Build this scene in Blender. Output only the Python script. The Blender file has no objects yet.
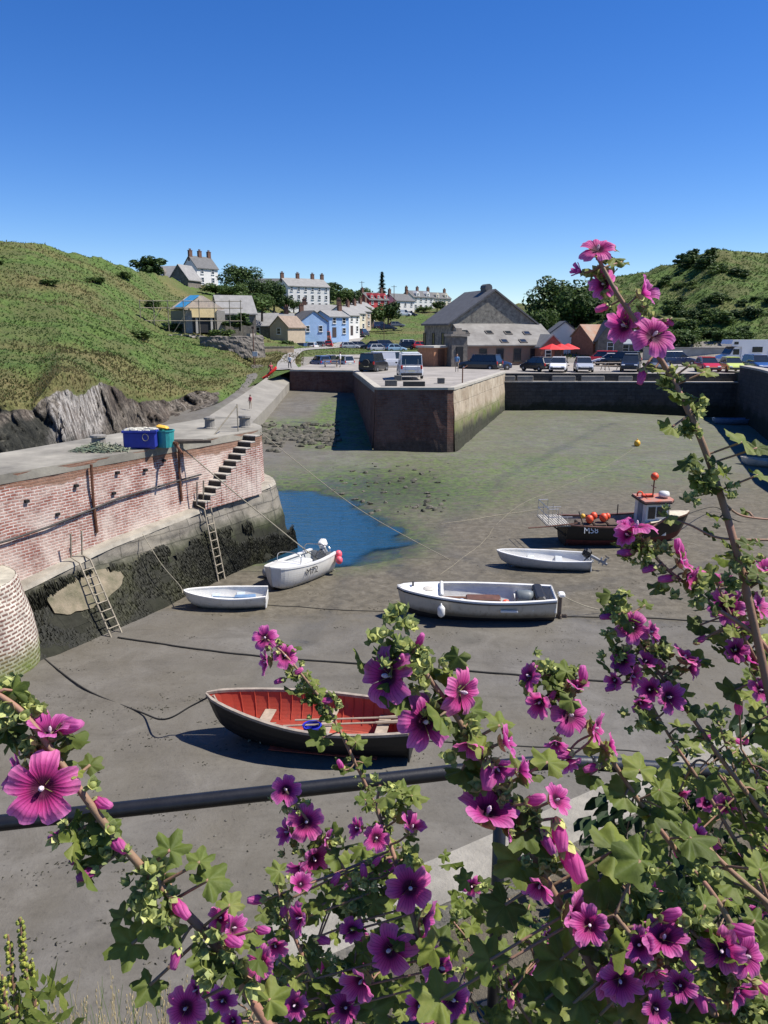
import bpy, math, random
from mathutils import Vector, Matrix, noise
from mathutils.bvhtree import BVHTree
R = math.radians
random.seed(11)
scene = bpy.context.scene
COL = scene.collection

# ------------------------------------------------------------------ camera
CAMZ = 9.0
PITCH = math.atan(182/800)
CP, SP = math.cos(PITCH), math.sin(PITCH)
cam = bpy.data.cameras.new('camera')
cam.sensor_fit = 'VERTICAL'; cam.sensor_height = 36; cam.lens = 36*800/1024
cam.clip_start = 0.05; cam.clip_end = 6000
camo = bpy.data.objects.new('camera', cam); COL.objects.link(camo)
camo.location = (0, 0, CAMZ); camo.rotation_euler = (math.pi/2-PITCH, 0, 0)
scene.camera = camo
CAM = Vector((0, 0, CAMZ))
def ray(px, py):
    a = (px-384)/800; b = (512-py)/800
    return Vector((a, CP+b*SP, -SP+b*CP))
def atz(px, py, z):
    r = ray(px, py); return CAM + r*((z-CAMZ)/r.z)
def atD(px, py, D):
    r = ray(px, py); return CAM + r*(D/r.y)
def atd(px, py, d):            # d metres along the view axis
    return CAM + ray(px, py)*d
def colD(px, D, z):            # the point of column px at ground distance D and height z
    depth = D*CP + (CAMZ-z)*SP
    return Vector(((px-384)/800*depth, D, z))

# ------------------------------------------------------------------ mesh helper
class MB:
    def __init__(s): s.v=[]; s.f=[]; s.m=[]; s.uv=[]; s.T=Matrix.Identity(4)
    def add(s, vs, fs, mi=0, uvs=None):
        o=len(s.v); s.v += [tuple(s.T @ Vector(p)) for p in vs]
        for k,f in enumerate(fs):
            s.f.append([i+o for i in f]); s.m.append(mi)
            s.uv.append([uvs[i] for i in f] if uvs else None)
        return s
    def box(s, c, d, rz=0, mi=0, bev=0.0, rx=0, ry=0):
        M = Matrix.Translation(c) @ Matrix.Rotation(rz,4,'Z') @ Matrix.Rotation(ry,4,'Y') @ Matrix.Rotation(rx,4,'X')
        x,y,z = d[0]/2,d[1]/2,d[2]/2
        if bev<=0:
            vs=[(sx*x,sy*y,sz*z) for sz in(-1,1) for sy in(-1,1) for sx in(-1,1)]
            fs=[(0,2,3,1),(4,5,7,6),(0,1,5,4),(2,6,7,3),(0,4,6,2),(1,3,7,5)]
        else:
            b=min(bev,x*.9,y*.9,z*.9); vs=[]; fs=[]
            def ring(xx,yy,zz): 
                return [(-xx+b,-yy,zz),(xx-b,-yy,zz),(xx,-yy+b,zz),(xx,yy-b,zz),(xx-b,yy,zz),(-xx+b,yy,zz),(-xx,yy-b,zz),(-xx,-yy+b,zz)]
            rings=[ring(x-b,y-b,-z),ring(x,y,-z+b),ring(x,y,z-b),ring(x-b,y-b,z)]
            for r_ in rings: vs+=r_
            for k in range(3):
                for i in range(8):
                    j=(i+1)%8; fs.append((k*8+i,k*8+j,(k+1)*8+j,(k+1)*8+i))
            fs.append(tuple(range(7,-1,-1))); fs.append(tuple(range(24,32)))
        return s.add([tuple(M@Vector(p)) for p in vs], fs, mi)
    def loft(s, rings, closed=True, caps=True, mi=0):
        n=len(rings[0]); vs=[p for r_ in rings for p in r_]; fs=[]
        for k in range(len(rings)-1):
            for i in range(n if closed else n-1):
                j=(i+1)%n; fs.append((k*n+i,k*n+j,(k+1)*n+j,(k+1)*n+i))
        if caps and closed:
            fs.append(tuple(range(n-1,-1,-1))); fs.append(tuple((len(rings)-1)*n+i for i in range(n)))
        return s.add(vs,fs,mi)
    def tube(s, pts, rad, n=8, mi=0, caps=True):
        pts=[Vector(p) for p in pts]
        if not isinstance(rad,(list,tuple)): rad=[rad]*len(pts)
        rings=[]; up=None
        for i,p in enumerate(pts):
            t=(pts[min(i+1,len(pts)-1)]-pts[max(i-1,0)])
            if t.length<1e-9: t=Vector((0,0,1))
            t.normalize()
            if up is None:
                up = Vector((0,0,1)) if abs(t.z)<.9 else Vector((1,0,0))
            a=t.cross(up)
            if a.length<1e-6: a=t.orthogonal()
            a.normalize(); b=a.cross(t); up=b
            rings.append([tuple(p+(a*math.cos(q*2*math.pi/n)+b*math.sin(q*2*math.pi/n))*rad[i]) for q in range(n)])
        return s.loft(rings,True,caps,mi)
    def lathe(s, prof, c=(0,0,0), n=12, mi=0, axis='Z'):
        rings=[]
        for r_,h in prof:
            ring=[]
            for q in range(n):
                a=q*2*math.pi/n; x,y=r_*math.cos(a),r_*math.sin(a)
                p={'Z':(x,y,h),'Y':(x,h,y),'X':(h,x,y)}[axis]
                ring.append((p[0]+c[0],p[1]+c[1],p[2]+c[2]))
            rings.append(ring)
        return s.loft(rings,True,True,mi)
    def ball(s, c, r_, n=10, mi=0, sc=(1,1,1)):
        prof=[]
        rings=[]
        m=max(4,n//2)
        for k in range(m+1):
            a=-math.pi/2+math.pi*k/m
            rr=max(math.cos(a),0.02)
            rings.append([(c[0]+r_*sc[0]*rr*math.cos(q*2*math.pi/n),c[1]+r_*sc[1]*rr*math.sin(q*2*math.pi/n),c[2]+r_*sc[2]*math.sin(a)) for q in range(n)])
        return s.loft(rings,True,True,mi)
    def prism(s, poly, z0, z1, mi=0):
        n=len(poly); vs=[(p[0],p[1],z0) for p in poly]+[(p[0],p[1],z1) for p in poly]
        fs=[(i,(i+1)%n,n+(i+1)%n,n+i) for i in range(n)]+[tuple(range(n-1,-1,-1)),tuple(range(n,2*n))]
        return s.add(vs,fs,mi)
    def build(s, name, mats, parent=None, smooth=False, loc=None):
        me=bpy.data.meshes.new(name); me.from_pydata(s.v,[],s.f)
        if not isinstance(mats,(list,tuple)): mats=[mats]
        for m in mats: me.materials.append(m)
        if len(mats)>1: me.polygons.foreach_set('material_index',s.m)
        if any(u is not None for u in s.uv):
            L=me.uv_layers.new(name='UVMap').data; k=0
            for f,u in zip(s.f,s.uv):
                for q in range(len(f)):
                    L[k].uv = u[q] if u else (0,0); k+=1
        if smooth: me.polygons.foreach_set('use_smooth',[True]*len(me.polygons))
        me.update()
        o=bpy.data.objects.new(name,me); COL.objects.link(o)
        if parent: o.parent=parent
        if loc: o.location=loc
        return o
def tag(o,label=None,cat=None,group=None,kind=None):
    if label: o['label']=label
    if cat: o['category']=cat
    if group: o['group']=group
    if kind: o['kind']=kind
    return o
def thing(name,label,cat,loc=(0,0,0),rz=0,group=None,sc=1,rot=None):
    o=bpy.data.objects.new(name,None); COL.objects.link(o); o.empty_display_size=.2
    o.location=loc; o.rotation_euler = rot if rot else (0,0,rz); o.scale=(sc,)*3 if not isinstance(sc,tuple) else sc
    return tag(o,label,cat,group)
def dup(o,parent=None,mats=None):
    c=o.copy(); COL.objects.link(c)
    if parent is not None: c.parent=parent
    if mats and o.type=='MESH':
        for i,sl in enumerate(c.material_slots):
            m0=o.data.materials[i]
            if m0 and m0.name in mats:
                sl.link='OBJECT'; sl.material=mats[m0.name]
    for ch in list(o.children): dup(ch,c,mats)
    return c
def lerp(a,b,t): return a+(b-a)*t
def sstep(a,b,x):
    t=min(1,max(0,(x-a)/(b-a))) if a!=b else float(x>=a); return t*t*(3-2*t)
def interp(tab,x):
    if x<=tab[0][0]: return tab[0][1]
    for (a,b),(c,d) in zip(tab,tab[1:]):
        if x<=c: return lerp(b,d,(x-a)/(c-a))
    return tab[-1][1]
def spline(pts,n=8):
    P=[Vector(p) for p in pts]; out=[]
    for i in range(len(P)-1):
        p0=P[max(i-1,0)];p1=P[i];p2=P[i+1];p3=P[min(i+2,len(P)-1)]
        for k in range(n):
            t=k/n
            out.append(0.5*((2*p1)+(p2-p0)*t+(2*p0-5*p1+4*p2-p3)*t*t+(3*p1-p0-3*p2+p3)*t**3))
    out.append(P[-1]); return out
def fbm(p,o=4): return noise.fractal(Vector(p),1.0,2.0,o)

# ------------------------------------------------------------------ materials
def newmat(name):
    m=bpy.data.materials.new(name); m.use_nodes=True
    nt=m.node_tree; b=nt.nodes['Principled BSDF']; return m,nt,b
def ramp(nt,fac,stops,interp_='LINEAR'):
    n=nt.nodes.new('ShaderNodeValToRGB'); n.color_ramp.interpolation=interp_
    e=n.color_ramp.elements
    while len(e)<len(stops): e.new(.5)
    for q,(p,c) in zip(e,stops):
        q.position=p; q.color=(c,c,c,1) if isinstance(c,(int,float)) else (*c,1)
    nt.links.new(fac,n.inputs[0]); return n.outputs[0]
def nz(nt,scale,detail=6,rough=.6,vec=None,dist=0.0):
    n=nt.nodes.new('ShaderNodeTexNoise'); n.inputs['Scale'].default_value=scale
    n.inputs['Detail'].default_value=detail; n.inputs['Roughness'].default_value=rough; n.inputs['Distortion'].default_value=dist
    if vec is not None: nt.links.new(vec,n.inputs['Vector'])
    return n.outputs['Fac']
def coord(nt,which='Object'):
    n=nt.nodes.new('ShaderNodeTexCoord'); return n.outputs[which]
def mapping(nt,vec,scale=(1,1,1),rot=(0,0,0)):
    n=nt.nodes.new('ShaderNodeMapping'); n.inputs['Scale'].default_value=scale; n.inputs['Rotation'].default_value=rot
    nt.links.new(vec,n.inputs['Vector']); return n.outputs[0]
def mix(nt,fac,a,b,mode='MIX'):
    n=nt.nodes.new('ShaderNodeMix'); n.data_type='RGBA'; n.blend_type=mode; n.clamp_factor=True
    if isinstance(fac,(int,float)): n.inputs[0].default_value=fac
    else: nt.links.new(fac,n.inputs[0])
    for k,c in ((6,a),(7,b)):
        if isinstance(c,(tuple,list)): n.inputs[k].default_value=(*c[:3],1)
        else: nt.links.new(c,n.inputs[k])
    return n.outputs[2]
def math_(nt,op,a,b=None):
    n=nt.nodes.new('ShaderNodeMath'); n.operation=op
    for k,c in ((0,a),(1,b)):
        if c is None: continue
        if isinstance(c,(int,float)): n.inputs[k].default_value=c
        else: nt.links.new(c,n.inputs[k])
    return n.outputs[0]
def attr(nt,name):
    n=nt.nodes.new('ShaderNodeAttribute'); n.attribute_name=name; return n
def bump(nt,b,h,strength=.5,dist=.02):
    n=nt.nodes.new('ShaderNodeBump'); n.inputs['Strength'].default_value=strength; n.inputs['Distance'].default_value=dist
    nt.links.new(h,n.inputs['Height']); nt.links.new(n.outputs[0],b.inputs['Normal'])
def M(name,col,rough=.75,var=.3,scale=3,bmp=0.0,bdist=.01,col2=None,metal=0,coat=0,spec=.5,detail=6,which='Object'):
    m,nt,b=newmat(name)
    v=coord(nt,which); f=nz(nt,scale,detail,.65,v)
    c2=col2 if col2 else tuple(c*(1-var) for c in col)
    hi=col if col2 else tuple(min(1,c*(1+var*.5)) for c in col)
    r_=ramp(nt,f,[(.3,c2),(.7,hi)])
    nt.links.new(r_,b.inputs['Base Color'])
    b.inputs['Roughness'].default_value=rough; b.inputs['Metallic'].default_value=metal
    b.inputs['Coat Weight'].default_value=coat; b.inputs['Specular IOR Level'].default_value=spec
    if bmp>0: bump(nt,b,nz(nt,scale*6,5,.7,v),bmp,bdist)
    return m
# ================================================================== LIGHT
SUN_EL=R(55); SUN_AZ=R(2)      # azimuth measured from +x towards +y
w=bpy.data.worlds.new('World'); scene.world=w; w.use_nodes=True
wn=w.node_tree; bg=wn.nodes['Background']
sky=wn.nodes.new('ShaderNodeTexSky'); sky.sky_type='NISHITA'; sky.sun_disc=False
sky.sun_elevation=SUN_EL; sky.sun_rotation=math.pi/2-SUN_AZ
sky.altitude=1400; sky.air_density=1.0; sky.dust_density=0.0; sky.ozone_density=5.0
hs=wn.nodes.new('ShaderNodeHueSaturation'); hs.inputs['Saturation'].default_value=1.28; hs.inputs['Hue'].default_value=.5135; hs.inputs['Value'].default_value=1.2
wn.links.new(sky.outputs[0],hs.inputs['Color']); wn.links.new(hs.outputs[0],bg.inputs[0]); bg.inputs[1].default_value=0.080
sl=bpy.data.lights.new('sun','SUN'); sl.energy=5.0; sl.angle=R(.53); sl.color=(1,.95,.87)
so=bpy.data.objects.new('sun',sl); COL.objects.link(so)
sd=Vector((math.cos(SUN_EL)*math.cos(SUN_AZ),math.cos(SUN_EL)*math.sin(SUN_AZ),math.sin(SUN_EL)))
so.rotation_euler=sd.to_track_quat('Z','Y').to_euler()
scene.view_settings.view_transform='Standard'; scene.view_settings.look='None'
scene.view_settings.exposure=0.62; scene.view_settings.gamma=1

# ================================================================== MUD / HARBOUR FLOOR
POOL=[(-7.6,46),(-5.2,45.2),(-2.6,43.5),(-.9,39.5),(.2,36.5),(.55,33.8),(-.2,32.2),(-1.5,31.2),(-3.0,31.0),(-4.6,31.8),(-9,32),(-10,40)]
def pdist(poly,x,y):
    ins=False; d=1e9; n=len(poly)
    for i in range(n):
        x1,y1=poly[i];x2,y2=poly[(i+1)%n]
        if (y1>y)!=(y2>y) and x<(x2-x1)*(y-y1)/(y2-y1)+x1: ins=not ins
        dx,dy=x2-x1,y2-y1; t=max(0,min(1,((x-x1)*dx+(y-y1)*dy)/(dx*dx+dy*dy)))
        d=min(d,math.hypot(x-x1-t*dx,y-y1-t*dy))
    return -d if ins else d
def mud0(x,y):
    zr=interp([(0,0),(45,0),(58,.45),(71,1.0),(79,1.3),(95,1.6)],y)*lerp(1,.55,sstep(18,34,x))
    zi=interp([(0,0),(45,0),(58,.6),(71,1.8),(83,2.9),(95,3.3)],y)
    zl=interp([(20,.8),(30,1.0),(45,1.45),(56,2.0),(60,2.3),(64,2.6),(67,2.9),(74,3.35),(80,3.9),(84,4.4),(95,5.0)],y)
    z=lerp(zr,zi,sstep(4,0,x)*sstep(50,60,y)) if x<4 else zr
    # left foreshore rises west of the slipway
    xe=-10.2-1.2*sstep(60,45,y)
    z=lerp(z,max(z,zl),sstep(xe-.6,xe-3.5,x)*sstep(33,48,y))
    return z
def mudz(x,y):
    z=mud0(x,y)
    d=pdist(POOL,x,y)
    z-= .40*sstep(1.9,-1.5,d+.9*fbm((x*.6,y*.6,4),4))
    z+= .05*fbm((x*.25,y*.25,3),4)+.018*fbm((x*1.3,y*.9,7),3)
    # scour hollows and boat drag marks
    z-= .05*max(0,noise.noise((x*.12+y*.03,y*.3,1)))
    return z
def grid(xs,ys,fz):
    vs=[(x,y,fz(x,y)) for y in ys for x in xs]; n=len(xs)
    fs=[(j*n+i,j*n+i+1,(j+1)*n+i+1,(j+1)*n+i) for j in range(len(ys)-1) for i in range(n-1)]
    return vs,fs
def fr(a,b,st):
    n=int(round((b-a)/st)); return [a+(b-a)*i/n for i in range(n+1)]
mb=MB()
ys=fr(3,30,.22)+fr(30.4,96,.45); xs=fr(-50,-14,.8)[:-1]+fr(-14,16,.25)+fr(16.5,46,.6)
mb.add(*grid(xs,ys,mudz))
def mud_material():
    m,nt,b=newmat('mud'); v=coord(nt)
    big=nz(nt,.16,6,.6,v,.5); mid=nz(nt,.9,7,.65,v,.6); fine=nz(nt,9,6,.75,v)
    base=ramp(nt,mid,[(.25,(.084,.077,.066)),(.5,(.128,.119,.104)),(.75,(.175,.165,.147))])
    base=mix(nt,ramp(nt,big,[(.35,0),(.65,.75)]),base,(.105,.092,.066))
    br=attr(nt,'brown'); bm=ramp(nt,math_(nt,'ADD',br.outputs['Fac'],math_(nt,'MULTIPLY',math_(nt,'SUBTRACT',mid,.5),1.4)),[(.35,0),(.6,1)])
    base=mix(nt,math_(nt,'MULTIPLY',bm,.85),base,ramp(nt,nz(nt,2.6,8,.75,v,.5),[(.3,(.048,.040,.026)),(.5,(.105,.090,.062)),(.7,(.17,.15,.112))]))
    # streaks along the drainage
    v2=mapping(nt,v,(.35,1.6,1),(0,0,.35)); st=nz(nt,1.1,5,.6,v2,1.2)
    base=mix(nt,ramp(nt,st,[(.54,0),(.68,.28)]),base,(.065,.058,.046))
    base=mix(nt,ramp(nt,fine,[(.55,0),(.75,.6)]),base,(.05,.045,.038))
    # weed / algae mask painted per vertex by place; also darkens the dock shadow
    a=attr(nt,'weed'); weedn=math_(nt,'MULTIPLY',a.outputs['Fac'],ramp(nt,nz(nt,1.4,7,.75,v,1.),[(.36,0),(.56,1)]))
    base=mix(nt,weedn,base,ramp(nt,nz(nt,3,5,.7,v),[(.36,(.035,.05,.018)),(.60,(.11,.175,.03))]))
    wa=attr(nt,'wet')
    base=mix(nt,math_(nt,'MULTIPLY',wa.outputs['Fac'],.55),base,(.03,.032,.028))
    # scattered dark debris and pale shell
    vo=nt.nodes.new('ShaderNodeTexVoronoi'); vo.inputs['Scale'].default_value=5.5; nt.links.new(v,vo.inputs['Vector'])
    deb=math_(nt,'MULTIPLY',ramp(nt,vo.outputs['Distance'],[(.06,1),(.16,0)]),ramp(nt,nz(nt,.7,4,.7,v),[(.5,0),(.62,1)]))
    base=mix(nt,deb,base,(.028,.026,.02))
    pud=math_(nt,'MULTIPLY',ramp(nt,nz(nt,.55,5,.62,mapping(nt,v,(.7,1.5,1)),.6),[(.62,0),(.70,.7)]),ramp(nt,math_(nt,'ADD',a.outputs['Fac'],wa.outputs['Fac']),[(.12,.25),(.45,1)]))
    base=mix(nt,math_(nt,'MULTIPLY',pud,.75),base,(.035,.036,.032))
    nt.links.new(base,b.inputs['Base Color'])
    rg=math_(nt,'SUBTRACT',ramp(nt,nz(nt,.5,5,.6,v),[(.3,.62),(.7,.9)]),math_(nt,'ADD',math_(nt,'MULTIPLY',wa.outputs['Fac'],.35),math_(nt,'MULTIPLY',pud,.5)))
    nt.links.new(rg,b.inputs['Roughness']); b.inputs['Specular IOR Level'].default_value=.35
    vp=nt.nodes.new('ShaderNodeTexVoronoi'); vp.feature='SMOOTH_F1'; vp.inputs['Scale'].default_value=2.6; vp.inputs['Randomness'].default_value=1; nt.links.new(mapping(nt,v,(1,1.5,1)),vp.inputs['Vector'])
    pit=math_(nt,'MULTIPLY',ramp(nt,vp.outputs['Distance'],[(.08,0),(.3,1)]),ramp(nt,nz(nt,.35,4,.6,v),[(.42,.1),(.58,1)]))
    fine=math_(nt,'ADD',fine,math_(nt,'MULTIPLY',pit,.9))
    h=math_(nt,'ADD',math_(nt,'MULTIPLY',fine,.35),math_(nt,'ADD',mid,math_(nt,'MULTIPLY',st,.25)))
    bump(nt,b,h,.8,.045)
    return m
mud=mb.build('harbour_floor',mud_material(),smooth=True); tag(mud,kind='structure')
wa=mud.data.attributes.new('weed','FLOAT','POINT'); we=mud.data.attributes.new('wet','FLOAT','POINT')
bw=mud.data.attributes.new('brown','FLOAT','POINT')
CH=[[(470,640),(430,600),(400,570),(385,555)],[(740,560),(640,575),(560,590),(470,560),(415,545)],[(520,470),(470,500),(440,530),(408,545)],[(620,430),(560,455),(500,480),(455,520)],[(300,640),(340,600),(345,575)],[(768,640),(700,622),(600,622),(550,615)]]
CH=[[atz(*q,0.) for q in l] for l in CH]
def chan(x,y):
    if y<20 or y>70: return 0
    d=9; w_=.35*fbm((x*.4,y*.4,5),3)
    for l in CH:
        for a,b_ in zip(l,l[1:]):
            dx,dy=b_.x-a.x,b_.y-a.y; t=max(0,min(1,((x-a.x)*dx+(y-a.y)*dy)/(dx*dx+dy*dy))); d=min(d,math.hypot(x-a.x-t*dx,y-a.y-t*dy))
    return .38*sstep(.6,.1,d+w_*1.5)
wl=[];wt=[];bl_=[]
for x,y,z in mb.v:
    d=pdist(POOL,x,y)
    g=0
    g=max(g,1.0*sstep(10,2,math.hypot((x+0)/1.3,(y-46)/1.0)))          # beyond the pool
    g=max(g,.7*sstep(14,2,math.hypot((x-9)/1.5,(y-52)/.7)))
    g=max(g,.8*sstep(6,1,math.hypot((x+6)/1.6,(y-66)/.8)))
    g=max(g,.9*sstep(3,0,d))
    g=max(g,.35*sstep(38,60,y)*sstep(-8,2,x))
    dock_weed_shade=sstep(-6.8,-5.2,x)*sstep(.5,-1.2,x)*sstep(56,59,y)*sstep(82,74,y); g=max(g,.95*dock_weed_shade)  # inner dock weed, also put in to deepen the quay's cast shadow
    bl_.append(.75*sstep(22.5,26,y+.9*fbm((x*.2,y*.2,9),3))*sstep(60,40,y));wl.append(g); wt.append(max(.0*dock_weed_shade,sstep(2.6,-.2,d+.9*fbm((x*.5,y*.5,2),3)),chan(x,y),.85*sstep(8,1,math.hypot((x+.5)/1.1,(y-45)/1.1))))
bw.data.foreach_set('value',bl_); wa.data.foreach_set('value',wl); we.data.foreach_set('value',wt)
mudbvh=BVHTree.FromPolygons([Vector(p) for p in mb.v],mb.f)
def onmud(px,py):
    h=mudbvh.ray_cast(CAM,ray(px,py).normalized()); return h[0] if h[0] else atz(px,py,0)

# water
m,nt,b=newmat('water'); v=coord(nt)
b.inputs['Base Color'].default_value=(.014,.055,.10,1); b.inputs['Roughness'].default_value=.07; b.inputs['IOR'].default_value=1.33
bump(nt,b,math_(nt,'ADD',nz(nt,1.3,3,.5,mapping(nt,v,(.6,1.6,1),(0,0,.3)),.8),math_(nt,'MULTIPLY',nz(nt,6,3,.5,mapping(nt,v,(.6,1.6,1))),.3)),.55,.12)
mb=MB(); mb.add(*grid(fr(-14,4,.2),fr(27,50,.25),lambda x,y:-.115)); wo=mb.build('water',m); tag(wo,kind='structure')
wo.data.attributes.new('deep','FLOAT','POINT').data.foreach_set('value',[sstep(.0,.17,-.115-mudz(x,y)) for x,y,z in mb.v])
tp=nt.nodes.new('ShaderNodeBsdfTransparent'); wm=nt.nodes.new('ShaderNodeMixShader'); nt.links.new(ramp(nt,attr(nt,'deep').outputs['Fac'],[(0,.12),(1,1)]),wm.inputs[0])
nt.links.new(tp.outputs[0],wm.inputs[1]); nt.links.new(b.outputs[0],wm.inputs[2]); nt.links.new(wm.outputs[0],nt.nodes['Material Output'].inputs[0])

# ================================================================== TERRAIN
def P(px,py,D): return atD(px,py,D)
def Z(px,D,z): return colD(px,D,z)
cols=[
(-700,[('p',500,26),('p',400,30),('p',350,40),('p',300,58),('p',240,75),('p',190,95)]),
(-250,[('p',475,32),('p',385,38),('p',345,52),('p',300,75),('p',260,100),('p',220,125)]),
(0,[('p',466,39),('p',400,42),('p',358,56),('p',315,75),('p',275,95),('p',241,118)]),
(35,[('p',464,41),('p',402,44),('p',360,58),('p',318,77),('p',277,98),('p',245,122)]),
(60,[('p',460,43),('p',374,46.5),('p',350,62),('p',315,80),('p',280,102),('p',250,128)]),
(100,[('p',450,49),('p',378,53),('p',350,68),('p',318,88),('p',285,110),('p',260,138)]),
(140,[('p',432,56),('p',390,59.5),('p',352,76),('p',328,98),('p',298,125),('p',271,150)]),
(165,[('p',422,60),('p',390,64),('p',356,84),('p',334,104),('p',305,135),('p',276,170)]),
(190,[('p',412,64),('p',390,68),('p',358,88),('p',334,108),('p',300,150),('p',283,195)]),
(215,[('p',404,67),('p',388,72),('p',357,92),('p',334,115),('p',302,160),('p',285,205)]),
(235,[('p',394,74),('p',375,82),('p',350,100),('p',336,125),('p',304,180),('p',287,220)]),
(255,[('p',384,80),('p',371,88),('p',353,115),('p',339,150),('p',307,200),('p',290,235)]),
(275,[('p',377,81),('p',363,92),('p',350,125),('p',338,165),('p',310,215),('p',291,245)]),
(292,[('p',371,84),('p',361,98),('p',349,140),('p',337,180),('p',311,225),('p',293,255)]),
(330,[('z',86,4.4),('z',108,4.96),('p',347,165),('p',332,200),('p',311,240),('p',294,290)]),
(380,[('z',86,4.4),('z',108,4.96),('p',349,165),('p',334,200),('p',313,260),('p',299,320)]),
(420,[('z',86,4.4),('z',108,4.96),('p',349,165),('p',334,200),('p',314,265),('p',304,330)]),
(480,[('z',86,4.4),('z',110,4.96),('p',348,160),('p',335,195),('p',318,240),('p',306,300)]),
(545,[('z',88,4.4),('z',112,4.96),('p',346,135),('p',335,155),('p',318,185),('p',302,220)]),
(600,[('z',88,4.4),('z',112,4.96),('p',341,128),('p',322,140),('p',300,155),('p',282,172)]),
(640,[('z',86,4.4),('z',110,4.96),('p',340,124),('p',320,136),('p',293,152),('p',271,170)]),
(680,[('z',84,4.4),('z',108,4.96),('p',339,120),('p',316,133),('p',287,149),('p',262,168)]),
(712,[('z',84,4.4),('z',106,4.96),('p',338,118),('p',312,131),('p',278,146),('p',252,163)]),
(768,[('z',82,4.4),('z',104,4.96),('p',337,115),('p',312,127),('p',281,143),('p',254,161)]),
(1050,[('z',60,4.4),('z',85,4.9),('p',330,98),('p',300,110),('p',260,125),('p',230,145)]),
(1500,[('z',45,4.4),('z',70,4.9),('p',330,80),('p',300,90),('p',250,105),('p',215,125)]),
]
CP_=[]
for px,cs in cols:
    pts=[P(px,c[1],c[2]) if c[0]=='p' else Z(px,c[1],c[2]) for c in cs]
    last=pts[-1]; s=last.x/last.y
    pts.append(Vector((s*(last.y+90),last.y+90,last.z-9)))
    pts.append(Vector((s*900,900,4)))
    CP_.append((px,pts))
def colpts(px):
    for i in range(len(CP_)-1):
        if px<=CP_[i+1][0] or i==len(CP_)-2:
            a,b_=CP_[i],CP_[i+1]; t=(px-a[0])/(b_[0]-a[0]); 
            p0=CP_[max(i-1,0)]; p3=CP_[min(i+2,len(CP_)-1)]
            h=b_[0]-a[0]
            out=[]
            for k in range(8):
                A,B=a[1][k],b_[1][k]
                m0=(B-p0[1][k])/max(1,(b_[0]-p0[0]))*h*.6; m1=(p3[1][k]-A)/max(1,(p3[0]-a[0]))*h*.6
                t2,t3=t*t,t*t*t
                out.append(A*(2*t3-3*t2+1)+m0*(t3-2*t2+t)+B*(-2*t3+3*t2)+m1*(t3-t2))
            return out
pxs=fr(-700,-80,20)[:-1]+fr(-80,300,2.2)[:-1]+fr(300,560,4)[:-1]+fr(560,800,3)[:-1]+fr(800,1500,16)
SUB=[26,22,22,22,18,6,4]
tv=[];rock=[];dry=[];grav=[];tide=[];pale=[]
for px in pxs:
    c=colpts(px); lefty=sstep(232,205,px)
    for k in range(7):
        n=SUB[k]
        for q in range(n+(1 if k==6 else 0)):
            t=q/n; p=c[k].lerp(c[k+1],t)
            r_=0; amp=.0
            if k==0 and px<300:
                n1=fbm((p.x*.22,p.y*.22,p.z*.35),5)
                top=.80+.42*fbm((p.x*.55,2,p.y*.1),4)
                if px<45: top=lerp(top,.86+.2*fbm((p.x*.4,5,0),3),sstep(50,20,px))
                r_=lefty*sstep(top+.12,top-.1,t)
                rid=abs(noise.noise((p.x*.5,p.y*.5,p.z*.22)))*1.5+abs(noise.noise((p.x*1.3,p.y*1.1,p.z*.5)))*.7+abs(noise.noise((p.x*3,p.y*3,p.z*1.2)))*.3
                p=p+Vector((.1,-.9,.15))*(rid-.8)*1.75*(r_*.9+.1*lefty)*min(1,t*4+.3)
                amp=.15*sstep(0,.25,t)*lefty
            elif px<300: amp=.45*min(1,(t if k==1 else 1)+.25)
            elif k>=3: amp=.7*sstep(0,.6,(k-3)+t)
            elif k==2 and px>540: amp=.6
            if k<6: p=p+Vector((0,0,1))*amp*(fbm((p.x*.09,p.y*.09,1),4)*1.1+.75*fbm((p.x*.33,p.y*.33,5),4))
            _d=p.y*CP+(CAMZ-p.z)*SP; qx=384+800*p.x/_d; qy=512-800*((p.z-CAMZ)*CP+p.y*SP)/_d
            rl=interp([(322,366),(328,362),(336,352),(342,341),(348,319),(352,296),(362,283),(371,274),(380,268)],qy); rr_=interp([(322,372),(328,373),(336,366),(342,357),(348,337),(352,306),(362,299),(371,303),(380,305)],qy)
            if rl<qx<rr_ and qy<381 and p.y>80: g=1
            tv.append(tuple(p)); rock.append(r_); pale.append((k==0)*sstep(40,58,px)*sstep(112,92,px)*sstep(.1,.35,t)); tide.append(sstep(.85,.6,t+.5*fbm((p.x*.35,p.y*.35,p.z),3)+.45*sstep(30,70,px)+.3*sstep(90,135,px))*(k==0))
            dv=.47+.9*fbm((p.x*.045+4,p.y*.07,p.z*.12),4)
            if px>540: dv-=.22
            if px<300: dv+= .55*sstep(.55,1,t)*(k==0)+(.35*sstep(.8,0,t) if k==1 else 0)-.2*(k==2)
            dry.append(max(0,min(1,dv)))
            g=0
            if 300<px: g=(1-sstep(.15,.35,t) if k==1 else (1 if k==0 else 0))
            if px>520 and k==1: g=1-sstep(.75,.95,t)*0.9
            grav.append(g)
nr=sum(SUB)+1; nc=len(pxs)
tf=[(i*nr+j,(i+1)*nr+j,(i+1)*nr+j+1,i*nr+j+1) for i in range(nc-1) for j in range(nr-1)]
me=bpy.data.meshes.new('hillside'); me.from_pydata(tv,[],tf); me.polygons.foreach_set('use_smooth',[True]*len(me.polygons))
for nme,arr in (('rock',rock),('dry',dry),('grav',grav),('tide',tide),('pale',pale)):
    me.attributes.new(nme,'FLOAT','POINT').data.foreach_set('value',arr)
me.update()
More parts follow.
